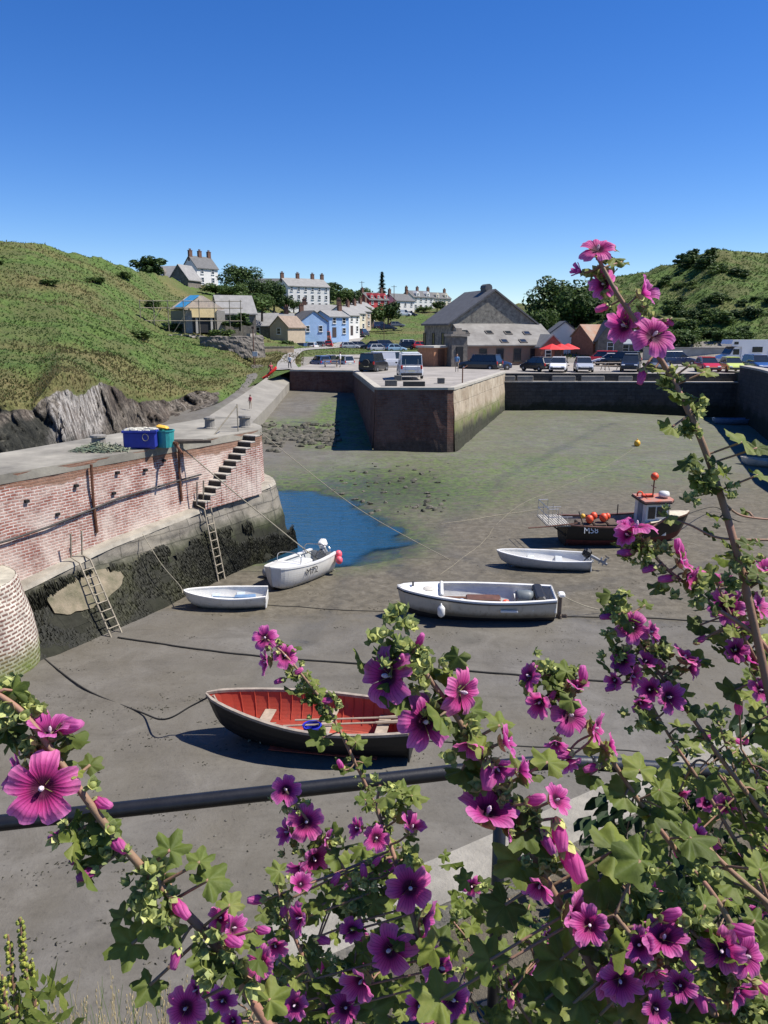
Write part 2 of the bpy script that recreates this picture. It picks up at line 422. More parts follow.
def terrain_material():
    m,nt,b=newmat('hillside'); v=coord(nt)
    n1=nz(nt,.10,5,.7,v,1.2); n2=nz(nt,.9,7,.7,v,.3); n3=nz(nt,6,5,.7,v)
    g=ramp(nt,n2,[(.25,(.036,.068,.016)),(.5,(.078,.125,.028)),(.75,(.135,.185,.050))])
    g=mix(nt,ramp(nt,n1,[(.45,0),(.55,.9)]),g,ramp(nt,n3,[(.3,(.060,.075,.024)),(.7,(.135,.140,.052))]))
    d=attr(nt,'dry'); dm=math_(nt,'MULTIPLY',ramp(nt,d.outputs['Fac'],[(.45,0),(.85,1)]),ramp(nt,n2,[(.3,.35),(.65,1)]))
    g=mix(nt,dm,g,ramp(nt,n3,[(.3,(.10,.085,.035)),(.7,(.21,.175,.075))]))
    # rock
    vs=mapping(nt,v,(1.5,1.5,.75)); r1=nz(nt,1.3,9,.78,vs,.9); r2=nz(nt,.35,4,.6,v)
    rk=ramp(nt,r1,[(.40,(.014,.013,.012)),(.49,(.085,.072,.057)),(.58,(.19,.165,.135)),(.70,(.40,.37,.33))])
    rk=mix(nt,ramp(nt,r2,[(.45,0),(.62,.8)]),rk,ramp(nt,r1,[(.35,(.03,.027,.025)),(.7,(.13,.095,.07))]))
    geo=nt.nodes.new('ShaderNodeSeparateXYZ'); nt.links.new(v,geo.inputs[0])
    low=ramp(nt,math_(nt,'ADD',geo.outputs['Z'],math_(nt,'MULTIPLY',r1,1.6)),[(.30,1),(.44,0)]) if False else None
    zz=math_(nt,'MULTIPLY',math_(nt,'ADD',geo.outputs['Z'],math_(nt,'MULTIPLY',nz(nt,.6,5,.7,v),1.8)),.1)
    low=attr(nt,'tide').outputs['Fac']
    rk=mix(nt,low,rk,ramp(nt,r1,[(.34,(.008,.009,.008)),(.55,(.035,.035,.028)),(.72,(.13,.12,.095))]))
    vw=nz(nt,1.6,6,.7,mapping(nt,v,(2.2,2.2,.3)),.3)
    rk=mix(nt,math_(nt,'MULTIPLY',attr(nt,'pale').outputs['Fac'],ramp(nt,vw,[(.42,.1),(.55,.9)])),rk,ramp(nt,vw,[(.4,(.20,.18,.165)),(.65,(.47,.44,.40))]))
    ra=attr(nt,'rock'); rm=ramp(nt,math_(nt,'ADD',ra.outputs['Fac'],math_(nt,'MULTIPLY',math_(nt,'SUBTRACT',n2,.5),.9)),[(.42,0),(.55,1)])
    c=mix(nt,rm,g,rk)
    ga=attr(nt,'grav'); gm=ramp(nt,math_(nt,'ADD',ga.outputs['Fac'],math_(nt,'MULTIPLY',math_(nt,'SUBTRACT',n2,.5),.5)),[(.45,0),(.55,1)])
    c=mix(nt,gm,c,ramp(nt,n3,[(.3,(.17,.155,.13)),(.7,(.27,.25,.22))]))
    nt.links.new(c,b.inputs['Base Color']); b.inputs['Roughness'].default_value=.9; b.inputs['Specular IOR Level'].default_value=.2
    bump(nt,b,math_(nt,'ADD',n2,math_(nt,'MULTIPLY',n3,.4)),.9,.35)
    return m
me.materials.append(terrain_material())
ter=bpy.data.objects.new('hillside_terrain',me); COL.objects.link(ter); tag(ter,kind='structure')
terbvh=BVHTree.FromPolygons([Vector(p) for p in tv],tf)
def onland(px,py):
    h=terbvh.ray_cast(CAM,ray(px,py).normalized()); return h[0] if h[0] else atz(px,py,5)
def drop(x,y):
    h=terbvh.ray_cast(Vector((x,y,200)),Vector((0,0,-1))); return h[0].z if h[0] else 0
# the ground sheet under everything, out to the horizon
mb=MB(); mb.add(*grid(fr(-3000,3000,500),fr(-2500,5000,500),lambda x,y:-.9))
tag(mb.build('ground',M('ground_earth',(.06,.075,.035),.9,.4,.05)),kind='structure')

# bracken, grass and scrub tufts growing on the slopes
def tufts(name,npts,region,size,mat,seed,hmul=1.0):
    rnd=random.Random(seed); mb=MB(); tri=[]; cum=[]; tot=0
    for f in tf:
        c=[Vector(tv[i]) for i in f]; ce=(c[0]+c[1]+c[2]+c[3])/4
        j=f[0]; wgt=region(ce,rock[j],dry[j],grav[j])
        if wgt<=0: continue
        ar=((c[1]-c[0]).cross(c[3]-c[0])).length
        D=max(ce.y,30); tot+=ar*wgt/D**1.6; cum.append(tot); tri.append(c)
    import bisect
    for _ in range(npts):
        c=tri[min(len(tri)-1,bisect.bisect(cum,rnd.random()*tot))]
        a,b_=rnd.random(),rnd.random()
        p=(c[0]*(1-a)+c[1]*a)*(1-b_)+(c[3]*(1-a)+c[2]*a)*b_
        s=size*(.6+.9*rnd.random())*(p.y/75)**.5
        for q in range(4):
            an=rnd.random()*6.28; le=s*(.5+rnd.random()*.8)
            d=Vector((math.cos(an),math.sin(an),.35+rnd.random()*1.1*hmul)); sd_=Vector((-d.y,d.x,0)).normalized()*le*.28
            t_=p+d*le; mmid=p+d*le*.55+Vector((0,0,le*.1))
            mb.add([p-Vector((0,0,.1)),mmid+sd_,t_,mmid-sd_],[(0,1,2,3)])
    return tag(mb.build(name,mat),kind='stuff')
def leafmat(name,cols_,scale=.15,trans=.25,rng=(.65,1.3)):
    m,nt,b=newmat(name); g=nt.nodes.new('ShaderNodeNewGeometry')
    c=ramp(nt,nz(nt,scale,4,.65,g.outputs['Position']),[(.3,cols_[0]),(.5,cols_[1]),(.7,cols_[2])])
    rp=ramp(nt,g.outputs['Random Per Island'],[(0,rng[0]),(1,rng[1])])
    c=mix(nt,1.0,c,rp,'MULTIPLY')
    nt.links.new(c,b.inputs['Base Color']); b.inputs['Roughness'].default_value=.65; b.inputs['Specular IOR Level'].default_value=.25
    tr=nt.nodes.new('ShaderNodeBsdfTranslucent'); nt.links.new(c,tr.inputs['Color'])
    ms=nt.nodes.new('ShaderNodeMixShader'); ms.inputs[0].default_value=trans
    nt.links.new(b.outputs[0],ms.inputs[1]); nt.links.new(tr.outputs[0],ms.inputs[2])
    nt.links.new(ms.outputs[0],nt.nodes['Material Output'].inputs[0]); return m
M_brk=leafmat('bracken',[(.035,.066,.016),(.062,.110,.026),(.10,.155,.038)],.12,.5,(.85,1.25))
M_dryg=leafmat('dry_grass',[(.07,.075,.025),(.14,.125,.05),(.23,.2,.09)],.2,.5,(.85,1.25))
M_scrub=leafmat('scrub',[(.040,.070,.018),(.080,.125,.032),(.145,.18,.055)],.1)
M_mead=leafmat('meadow_grass',[(.06,.10,.025),(.10,.14,.04),(.17,.17,.07)],.2)
tufts('bracken',17000,lambda c,r,d,g:(r<.3 and g<.3 and c.x/c.y<-.16 and c.x/c.y>-.62 and c.y<160)*(1.2-d),.095,M_brk,3)
tufts('dry_grass',12000,lambda c,r,d,g:(r<.35 and g<.3 and c.x/c.y<-.10 and c.x/c.y>-.62 and c.y<150)*max(0,d-.35),.085,M_dryg,4,1.6)
tufts('hillside_scrub',22000,lambda c,r,d,g:(c.x/c.y>.16 and c.x/c.y<.7 and c.y>114 and c.y<185)*1.0,.13,M_scrub,5)
tufts('meadow_grass',9000,lambda c,r,d,g:(-.13<c.x/c.y<.16 and 112<c.y<290 and g<.3)*1.0,.07,M_mead,6,1.2)
# ================================================================== WALL MATERIALS
def brick_mat(name,c1,c2,mortar,bw,rh,ms,white=0.0,whitecol=(.62,.56,.5),stain=None,top=None,alg=None,bstr=.6,tide=None):
    m,nt,b=newmat(name); uv=coord(nt,'UV'); v=coord(nt)
    wob=nt.nodes.new('ShaderNodeVectorMath'); wob.operation='ADD'
    nn=nt.nodes.new('ShaderNodeTexNoise'); nn.inputs['Scale'].default_value=2.2; nt.links.new(uv,nn.inputs['Vector'])
    sc=nt.nodes.new('ShaderNodeVectorMath'); sc.operation='SCALE'; sc.inputs['Scale'].default_value=.07
    nt.links.new(nn.outputs['Color'],sc.inputs[0]); nt.links.new(uv,wob.inputs[0]); nt.links.new(sc.outputs[0],wob.inputs[1])
    br=nt.nodes.new('ShaderNodeTexBrick'); nt.links.new(wob.outputs[0],br.inputs['Vector'])
    br.inputs['Color1'].default_value=(*c1,1); br.inputs['Color2'].default_value=(*c2,1); br.inputs['Mortar'].default_value=(*mortar,1)
    br.inputs['Scale'].default_value=1; br.inputs['Brick Width'].default_value=bw; br.inputs['Row Height'].default_value=rh
    br.inputs['Mortar Size'].default_value=ms; br.inputs['Mortar Smooth'].default_value=.3
    c=br.outputs['Color']
    vstr=nz(nt,.9,6,.7,mapping(nt,uv,(1.6,.16,1)),.4)
    c=mix(nt,ramp(nt,vstr,[(.52,0),(.68,.45)]),c,(c1[0]*.55,c1[1]*.5,c1[2]*.5))
    n1=nz(nt,.55,7,.7,v,.4); n2=nz(nt,3.5,6,.7,v)
    c=mix(nt,ramp(nt,n2,[(.35,.55),(.6,0)]),c,(c1[0]*.45,c1[1]*.45,c1[2]*.45))
    if white>0:
        c=mix(nt,math_(nt,'MULTIPLY',ramp(nt,n1,[(.42,0),(.62,1)]),white),c,whitecol)
    sep=nt.nodes.new('ShaderNodeSeparateXYZ'); nt.links.new(uv,sep.inputs[0]); zz=sep.outputs['Y']
    zn=math_(nt,'ADD',zz,math_(nt,'MULTIPLY',math_(nt,'SUBTRACT',n1,.5),2.2))
    def zmask(z0,z1):   # 1 below z0, 0 above z1
        return ramp(nt,math_(nt,'MULTIPLY',zn,.1),[(z0*.1,1),(z1*.1,0)])
    if top:
        c=mix(nt,ramp(nt,math_(nt,'MULTIPLY',math_(nt,'ADD',zz,math_(nt,'MULTIPLY',math_(nt,'SUBTRACT',n1,.5),1.0)),.1),[(top[0]*.1,0),(top[0]*.1+.01,.85)]),c,ramp(nt,n2,[(.3,tuple(q*.6 for q in top[1])),(.7,top[1])]))
    if stain:
        c=mix(nt,math_(nt,'MULTIPLY',zmask(stain[0],stain[1]),.9),c,ramp(nt,n2,[(.3,tuple(q*.5 for q in stain[2])),(.7,stain[2])]))
    if alg:
        c=mix(nt,math_(nt,'MULTIPLY',zmask(alg[0],alg[1]),ramp(nt,n1,[(.35,.2),(.6,1)])),c,alg[2])
    if tide:
        c=mix(nt,math_(nt,'MULTIPLY',zmask(tide[0],tide[1]),.93),c,ramp(nt,n2,[(.3,tuple(q*.4 for q in tide[2])),(.7,tide[2])]))
    nt.links.new(c,b.inputs['Base Color']); b.inputs['Roughness'].default_value=.9; b.inputs['Specular IOR Level'].default_value=.2
    h=math_(nt,'ADD',math_(nt,'MULTIPLY',br.outputs['Fac'],-.8),math_(nt,'MULTIPLY',n2,.7))
    bump(nt,b,h,bstr,.04)
    return m
M_conc=M('concrete',(.34,.315,.275),.9,.35,1.2,.5,.02)
M_deck=M('pier_concrete',(.27,.25,.205),.92,.55,.55,.6,.03,detail=9)
M_park=M('car_park_gravel',(.29,.265,.235),.95,.35,.5,.4,.02,detail=9)
M_slip=M('slip_concrete',(.23,.215,.185),.95,.25,.6,.4,.02,detail=9)
M_road=M('road_tarmac',(.26,.245,.225),.95,.2,.4,.3,.02,detail=8)
M_brickL=brick_mat('pier_brick',(.27,.095,.07),(.38,.19,.15),(.56,.50,.45),.27,.090,.019,.85,(.58,.49,.42),top=(4.38,(.25,.13,.08)))
M_masL=brick_mat('pier_masonry',(.17,.155,.13),(.22,.20,.17),(.09,.085,.075),.9,.42,.02,.5,(.30,.27,.21),alg=(1.3,1.9,(.055,.075,.02)),tide=(1.15,1.9,(.026,.026,.019)),bstr=1)
M_drum=brick_mat('drum_brick',(.13,.05,.04),(.20,.10,.075),(.58,.54,.46),.26,.105,.032,.12,(.6,.56,.47),alg=(.35,.9,(.10,.13,.03)))
M_quayF=brick_mat('quay_brick',(.125,.052,.037),(.18,.085,.058),(.10,.09,.08),.45,.13,.016,.3,(.2,.16,.14),tide=(1.0,1.5,(.09,.07,.06)))
M_quayR=brick_mat('quay_render',(.34,.27,.19),(.40,.33,.24),(.28,.23,.17),2.4,1.3,.03,.6,(.5,.44,.34),alg=(2.5,3.1,(.10,.13,.03)),tide=(1.6,2.3,(.05,.052,.04)))
M_farw=brick_mat('far_wall_stone',(.055,.052,.048),(.078,.072,.066),(.04,.038,.035),.8,.35,.02,.15,(.12,.11,.1),tide=(1.7,2.2,(.03,.035,.022)))
M_rust=M('rusty_iron',(.15,.06,.03),.9,.6,12,.6,.005)
M_iron=M('dark_iron',(.035,.03,.027),.7,.4,9,.3,.004)
M_galv=M('weathered_ladder_steel',(.30,.26,.19),.8,.5,6,.4,.004)
M_rope=M('pale_rope',(.30,.27,.20),.95,.3,20)
M_rope2=M('dark_rope',(.03,.028,.024),.95,.3,20)

def offs(path,i):
    a=Vector(path[max(i-1,0)]);c=Vector(path[min(i+1,len(path)-1)]); t=(c-a); t.normalize(); return Vector((t.y,-t.x))
def resample(path,st):
    out=[]; acc=[]; s=0
    for a,b_ in zip(path,path[1:]):
        a=Vector(a);b_=Vector(b_); n=max(1,int((b_-a).length/st))
        for k in range(n):
            out.append(a.lerp(b_,k/n)); acc.append(s+(b_-a).length*k/n)
        s+=(b_-a).length
    out.append(Vector(path[-1])); acc.append(s); return out,acc
def wallstrip(mb,path,prof,st=.4,rows=1,mi=0,disp=0):
    """prof(i,p) -> list of (z,offset) from the top down; path runs with the visible side on its right"""
    pts,acc=resample(path,st); rings=[];uvs=[]
    nrm=[offs(pts,i) for i in range(len(pts))]
    for it in range(2):
        nrm=[(nrm[max(i-1,0)]+nrm[i]*2+nrm[min(i+1,len(nrm)-1)]).normalized() for i in range(len(nrm))]
    for i,p in enumerate(pts):
        pr=prof(p); full=[]
        for (z0,o0),(z1,o1) in zip(pr,pr[1:]):
            for q in range(rows): full.append((lerp(z0,z1,q/rows),lerp(o0,o1,q/rows)))
        full.append(pr[-1])
        for z,o in full:
            o2=o+(disp*fbm((p.x*1.1,p.y*1.1,z*1.6),4) if disp else 0)
            q=p+nrm[i]*o2; rings.append((q.x,q.y,z)); uvs.append((acc[i],z))
    n=len(rings)//len(pts)
    fs=[(i*n+j,i*n+j+1,(i+1)*n+j+1,(i+1)*n+j) for i in range(len(pts)-1) for j in range(n-1)]
    mb.add(rings,fs,mi,uvs); return pts,nrm

# ================================================================== LEFT PIER
A=Vector((-16.6,11.8)); FD=Vector((5.7,10.5)).normalized(); FN=Vector((FD.y,-FD.x))
pier=thing('brick_pier','old red brick harbour pier with stone steps and a dark weedy masonry foot','pier',(0,0,0))
ppath=[(-16.6,11.8),(-10.9,22.3),(-5.42,32.4),(-5.18,32.95),(-5.12,33.5),(-5.25,34.2),(-6.7,37.4),(-8,38.0),(-12.6,26.9),(-20,13)]
front=ppath[:7]
ledge=lambda p:interp([(20,1.4),(22,1.65),(25.4,2.2),(30.5,2.6),(33,2.7)],p.y)
baseo=lambda p:interp([(22,2.2),(25,2.0),(31,1.05),(34,.9)],p.y)
mb=MB(); wallstrip(mb,front,lambda p:[(4.96,0.0),(4.8,-.02),(ledge(p)-.15,.04)],.3,4,0,.03); mb.build('brick_face',M_brickL,pier)
mb=MB(); wallstrip(mb,front,lambda p:[(ledge(p)+.05,-.05),(ledge(p)+.02,.42),(ledge(p)-.10,.5)],.25,2,0,.05); mb.build('ledge',M('ledge_stone',(.32,.29,.235),.9,.4,1.5,.6,.03),pier)
mb=MB(); wallstrip(mb,front,lambda p:[(ledge(p)-.08,.46),(ledge(p)-.6,.56),(-.5,baseo(p)+.25)],.2,9,0,.12); mb.build('masonry_foot',M_masL,pier,smooth=True)
mb=MB()
pl=[Vector(p) for p in ppath]; pl,_=resample(ppath,.5)
mb.prism([(p.x,p.y) for p in pl[:-1]]+[(-20,13)],4.72,5.0); mb.build('deck',M_deck,pier)
mb=MB(); wallstrip(mb,[(-20,13),(-12.6,26.9),(-8,38),(-6.7,37.4)][::-1][::-1],lambda p:[(4.8,0),(0,.05)],1,2); mb.build('rear_face',M_masL,pier)
mb=MB(); wallstrip(mb,[(F0_:=Vector((-10.9,22.3)))+FD*s_ for s_ in (.6,1.4,2.2,3.0,3.4)],lambda p:[(lambda zc,hh,o0:(zc+hh,o0(zc+hh)))(1.12+.06*(p.y-23),.46*max(.05,1-((p.y-23.9)/1.35)**2)**.5+.07*fbm((p.y*2,1,0),2),lambda z:lerp(baseo(p)+.25,.56,min(1,(z+.5)/(ledge(p)-.1)))+.10),(lambda zc,hh,o0:(zc-hh,o0(zc-hh)))(1.12+.06*(p.y-23),.44*max(.05,1-((p.y-23.9)/1.35)**2)**.5+.09*fbm((p.y*2,4,0),2),lambda z:lerp(baseo(p)+.25,.56,min(1,(z+.5)/(ledge(p)-.1)))+.10)],.1,5,0,.05); mb.build('render_patch',M('tan_render_patch',(.27,.22,.155),.95,.4,1.8,.8,.04,col2=(.10,.095,.055)),pier)
# pale patches of render and a separate repair panel on the foot
def onface(px,py,zoff=0):  # where the pixel ray meets the masonry foot
    pass
# steps
M_step=M('step_stone',(.38,.35,.30),.9,.3,3)
stp=MB(); rsr=MB()
F0=Vector((-10.9,22.3))
ys_=[(31.95,4.86)]; n=11
for k in range(n):
    yy=lerp(32.1,29.35,k/(n-1)); z=lerp(4.90,2.80,k/(n-1)); t=(yy-22.3)/FD.y; c=F0+FD*t
    a=c-FD*.15; b_=c+FD*.15; ao=a+FN*.6; bo=b_+FN*.6; zb=2.5; zt=z-.05; u=t
    rsr.add([(ao.x,ao.y,zb),(bo.x,bo.y,zb),(bo.x,bo.y,zt),(ao.x,ao.y,zt)],[(0,1,2,3)],0,[(u-.15,zb),(u+.15,zb),(u+.15,zt),(u-.15,zt)])
    rsr.add([(a.x,a.y,zb),(ao.x,ao.y,zb),(ao.x,ao.y,zt),(a.x,a.y,zt)],[(0,1,2,3)],1,[(0,zb),(.6,zb),(.6,zt),(0,zt)])
    rsr.add([(a.x,a.y,zt),(ao.x,ao.y,zt),(bo.x,bo.y,zt),(b_.x,b_.y,zt)],[(0,1,2,3)],1,[(0,0)]*4)
    rsr.add([(b_.x,b_.y,zb),(b_.x,b_.y,zt),(bo.x,bo.y,zt),(bo.x,bo.y,zb)],[(0,1,2,3)],0,[(0,zb),(0,zt),(.6,zt),(.6,zb)])
    st1=MB(); cc=c+FN*.3; st1.box((cc.x+FN.x*.005,cc.y+FN.y*.005,z-.025),(.62,.305,.05),rz=math.atan2(FN.y,FN.x),bev=.008); st1.build('step',M_step if k else M_step,pier)
rsr.build('stair_block',[M_brickL,M('riser_shade',(.045,.04,.034),.95,.5,5,.5,.02)],pier)  # risers coloured near black: their shade is put into the material
# iron fixtures
def wp(y,z,o=0): t=(y-22.3)/FD.y; c=F0+FD*t+FN*o; return Vector((c.x,c.y,z))
mb=MB(); mb.tube([wp(15,2.9,.1),wp(22.3,3.1,.1),wp(23.6,3.2,.1),wp(26,3.55,.09),wp(28.4,3.68,.09),wp(29.6,3.72,.09)],.035,6); mb.build('cable_pipe',M_iron,pier)
for yy,z0,z1 in ((25.1,2.6,4.85),(28.6,2.9,4.85)):
    mb=MB(); mb.tube([wp(yy,z1,.12),wp(yy,(z0+z1)/2,.08),wp(yy+.05,z0,.07)],.045,6); mb.build('fender_chain',M_rust,pier)
rnd=random.Random(5); M_blk=M('drain_black',(.01,.01,.01))
for yy,z in ((23.0,4.1),(24.6,4.25),(26.1,4.4),(27.2,4.3),(25.9,3.75),(28.0,4.5),(23.9,3.5)):
    mb=MB(); p=wp(yy,z,.03); mb.box(p,(.10,.13,.08),rz=math.atan2(FN.y,FN.x),ry=.1); mb.build('drain_hole',M_blk,pier)
# brick drum in front of the pier
drum=thing('brick_drum','curved brick buttress with pale mortar at the near end of the red brick pier','buttress',(0,0,0))
mb=MB()
dc=Vector((-11.95,20.5)); pth=[]
for k in range(40):
    a=R(-120)+R(190)*k/39; pth.append((dc.x+2.3*math.cos(a),dc.y+2.3*math.sin(a)))
wallstrip(mb,pth,lambda p:[(2.42,-.42),(2.3,-.36),(1.2,-.08),(-.5,.12)],.2,6,0,.04); mb.build('brick_skin',M_drum,drum)
mb=MB(); mb.prism([(dc.x+1.9*math.cos(q*.3),dc.y+1.9*math.sin(q*.3)) for q in range(21)],1.9,2.41); mb.build('cap',M('drum_cap',(.42,.39,.31),.9,.4,2,.6),drum)
# seaweed fringe hanging on the foot of the pier
rnd=random.Random(8); mb=MB()
for _ in range(11000):
    y=20.5+rnd.random()*13.2; zt=.02+(rnd.random()**1.3)*1.75
    p0=Vector((0,0)); t=(y-22.3)/FD.y; c=F0+FD*t
    ld=interp([(20,1.4),(22,1.65),(25.4,2.2),(30.5,2.6),(33,2.7)],y); bo=interp([(22,2.2),(25,2.0),(31,1.05),(34,.9)],y)
    if fbm((y*.8,zt*1.2,3),3)<-.45+.5*(zt-.7)+.25*sstep(30.5,33,y): continue
    o=lerp(bo+.25-.1,.56,min(1,max(0,(zt+.5)/(ld-.1))))+.09
    q=c+FN*o; ln=.12+rnd.random()*.3; wdt=.02+rnd.random()*.035; j=(rnd.random()-.5)*.16
    dn=Vector((FN.x*(.22*ln+.06*rnd.random())+FD.x*j,FN.y*(.22*ln+.06*rnd.random())+FD.y*j,-ln)); s=Vector((FD.x,FD.y,0))*wdt
    b0=Vector((q.x,q.y,zt))
    mb.add([b0-s,b0+s,b0+dn*.6+s*1.2+Vector((FN.x,FN.y,0))*.05,b0+dn,b0+dn*.6-s*1.2+Vector((FN.x,FN.y,0))*.05],[(0,1,2,3,4)])
tag(mb.build('seaweed',leafmat('wet_seaweed',[(.008,.009,.006),(.018,.018,.010),(.035,.036,.014)],.5,.08)),kind='stuff')

# ladders
def ladder(lbl,x0,xtop,base,group,wd=.42,rise=0.9):
    th=thing('wall_ladder',lbl,'ladder',base,0,group)
    T=Vector(xtop)-Vector(base); side=Vector((FD.x,FD.y,0))*wd/2
    L=T.length
    for s in(-1,1):
        mb=MB(); top=T+side*s; e=top+Vector((-FN.x*.28,-FN.y*.28,rise)); e2=top+Vector((-FN.x*.35,-FN.y*.35,.12))
        mb.tube([side*s-Vector((0,0,.1)),top,e2,e],.03,6); mb.build('ladder_rail',M_galv,th)
    n=int(L/.28)
    for k in range(1,n):
        p=T*(k/n); mb=MB(); mb.tube([p-side,p+side],.02,6); mb.build('rung',M_galv,th)
    return th
b0=onmud(118,641); ladder('rusty steel ladder nearest the round brick buttress, on the weedy pier wall',0,wp(24.2,2.0,.66),tuple(wp(23.85,.0,2.28)),'ladders on the brick pier')
ladder('tall narrow ladder below the foot of the stone steps, behind the white dinghy',0,tuple(wp(29.3,2.55,.62)),tuple(wp(28.9,.0,1.55)),'ladders on the brick pier',.36,1.0)

# things lying on the pier
def ontop(px,py): return atz(px,py,5.0)
M_blue=M('blue_plastic',(.02,.035,.30),.45,.2,5); M_turq=M('turquoise_plastic',(.03,.28,.28),.5,.2,5); M_yel=M('yellow_plastic',(.75,.42,.04),.5,.2,5)
c=ontop(138,450)
t=thing('fish_bin','large blue plastic fish bin heaped with pale netting on the pier','bin',(c.x,c.y+.5,5.0),.12)
mb=MB(); mb.box((0,0,.32),(1.1,.85,.56),bev=.05); mb.box((-.4,0,.05),(.16,.8,.08)); mb.box((.4,0,.05),(.16,.8,.08)); mb.build('tub',M_blue,t)
mb=MB()
for a_,b_,d_ in (((0,-.43,.61),(1.16,.06,.07),0),((0,.43,.61),(1.16,.06,.07),0),((-.55,0,.61),(.06,.8,.07),0),((.55,0,.61),(.06,.8,.07),0)): mb.box(a_,b_)
mb.build('rim',M_blue,t)
mb=MB()
for q in range(40): mb.ball((rnd.uniform(-.45,.45),rnd.uniform(-.33,.33),.6+rnd.random()*.08),rnd.uniform(.05,.11),6,0,(1.4,1,.6))
mb.build('netting',M('pale_netting',(.5,.48,.4),.95,.4,9),t)
mb=MB(); mb.tube([(.2+.1*math.cos(q*.5),-.45,.42+.12*math.sin(q*.5)) for q in range(14)],.012,5); mb.build('rope_loop',M_rope,t)
t=thing('plastic_tub','turquoise plastic tub tucked behind the blue fish bin','tub',(c.x+.75,c.y+.75,5.0),.1)
mb=MB(); mb.lathe([(.28,0),(.32,.55),(.34,.56),(.34,.6),(.30,.6),(.28,.1)],n=14); mb.build('tub_body',M_turq,t)
mb=MB(); mb.box((-.05,.1,.68),(.42,.3,.12),bev=.05,ry=.2); o=mb.build('yellow_crate_lid',M_yel); tag(o,'small yellow plastic lid lying on the turquoise tub','lid'); o.location=(c.x+.7,c.y+.75,5.0)
# heap of net
mb=MB(); c2=ontop(92,452)
for q in range(260):
    a=rnd.random()*6.28; r_=rnd.random()**.6; p=Vector((c2.x+r_*.9*math.cos(a)+.2,c2.y+r_*.5*math.sin(a)+.3,5.02+.28*(1-r_)*rnd.random()))
    mb.tube([p,p+Vector((rnd.uniform(-.25,.25),rnd.uniform(-.2,.2),rnd.uniform(0,.12))),p+Vector((rnd.uniform(-.3,.3),rnd.uniform(-.3,.3),-.02))],.014,4)
tag(mb.build('net_heap',M('net_twine',(.30,.29,.2),.95,.6,3,col2=(.10,.16,.11))),'tangled heap of pale fishing net on the pier beside the blue bin','net')
def bollard(px,py,h,r_,lbl):
    c=ontop(px,py); t=thing('mooring_bollard',lbl,'bollard',(c.x,c.y,5.0),0,'bollards on the brick pier')
    mb=MB(); mb.lathe([(r_*1.25,0),(r_*1.2,.04),(r_,.06),(r_*.92,h*.8)],n=14); mb.build('post',M_bol,t)
    mb=MB(); mb.lathe([(r_*.95,h*.78),(r_*1.15,h*.84),(r_*1.1,h),(r_*.6,h*1.06)],n=14); mb.build('cap',M_bol,t)
M_bol=M('bollard_concrete',(.22,.205,.18),.9,.4,5,.4)
bollard(99,447,.42,.25,'squat grey bollard beside the net heap on the pier')
bollard(210,428,.45,.22,'grey mooring bollard on the pier left of the stair head')
bollard(245,427,.48,.24,'grey mooring bollard at the stair head on the pier end')
# rusty davit timbers + cable
c=ontop(172,447)
t=thing('rusty_davit','rusted iron davit lying over the pier edge with a taut cable','davit',(c.x,c.y,5.02))
mb=MB(); mb.tube([(-.9,.35,.08),(-.1,.1,.16),(.25,-.15,.1)],.055,6); mb.tube([(-.25,.6,.05),(.2,-.15,.14)],.05,6); mb.build('iron_beam',M_rust,t)
mb=MB(); mb.box((.55,.75,.06),(1.3,.18,.1),rz=.2); mb.box((.3,1.0,.06),(1.1,.16,.1),rz=.05); mb.build('timber_baulk',M('old_timber',(.09,.07,.05),.9,.5,4,.5),t)
mb=MB(); mb.tube([(.1,-.05,.14),(.42,-.28,-.2)],.05,6); mb.build('hook_arm',M_rust,t)
# stair-head hand posts
c=ontop(228,432); t=thing('stair_handrail','thin leaning galvanised handrail at the head of the pier steps','handrail',(c.x,c.y,5.0))
for pts in (((-.45,-.9,-.1),(.38,.15,1.05)),((.38,.15,0),(.38,.15,1.1))):
    mb=MB(); mb.tube(pts,.025,6); mb.build('rail_post',M_galv,t)

# ================================================================== SLIPWAY
def sheet(name,quads,mat,th=.12,kind='structure'):
    mb=MB(); vs=[Vector(p) for pr in quads for p in pr]; n=len(quads)
    fs=[(2*i,2*i+1,2*i+3,2*i+2) for i in range(n-1)]
    o=len(vs); vs2=[p-Vector((0,0,th)) for p in vs]
    mb.add(vs+vs2,fs+[(o+2*i,2*i,2*i+2,o+2*i+2) for i in range(n-1)]+[(2*i+1,o+2*i+1,o+2*i+3,2*i+3) for i in range(n-1)]+[(1,0,o,o+1)])
    return tag(mb.build(name,mat),kind=kind)
slipq=[((-12.6,42,.75),(-9.6,42,.65)),((-13.2,52,1.95),(-9.9,52,1.45)),((-13.4,62,2.6),(-10.15,62,2.1)),((-12.6,72,3.4),(-9.95,72,2.8)),((-11.6,84,4.6),(-9.75,83.4,3.75)),((-12.6,92,5.1),(-9.3,91,4.7)),((-13.3,99,5.25),(-9.0,98,5.2))]
dense=[]
for i in range(len(slipq)-1):
    for k in range(6):
        dense.append(tuple(Vector(slipq[i][s]).lerp(Vector(slipq[i+1][s]),k/6) for s in(0,1)))
dense.append(tuple(Vector(p) for p in slipq[-1]))
sheet('slipway_path',dense,M_slip,1.3)
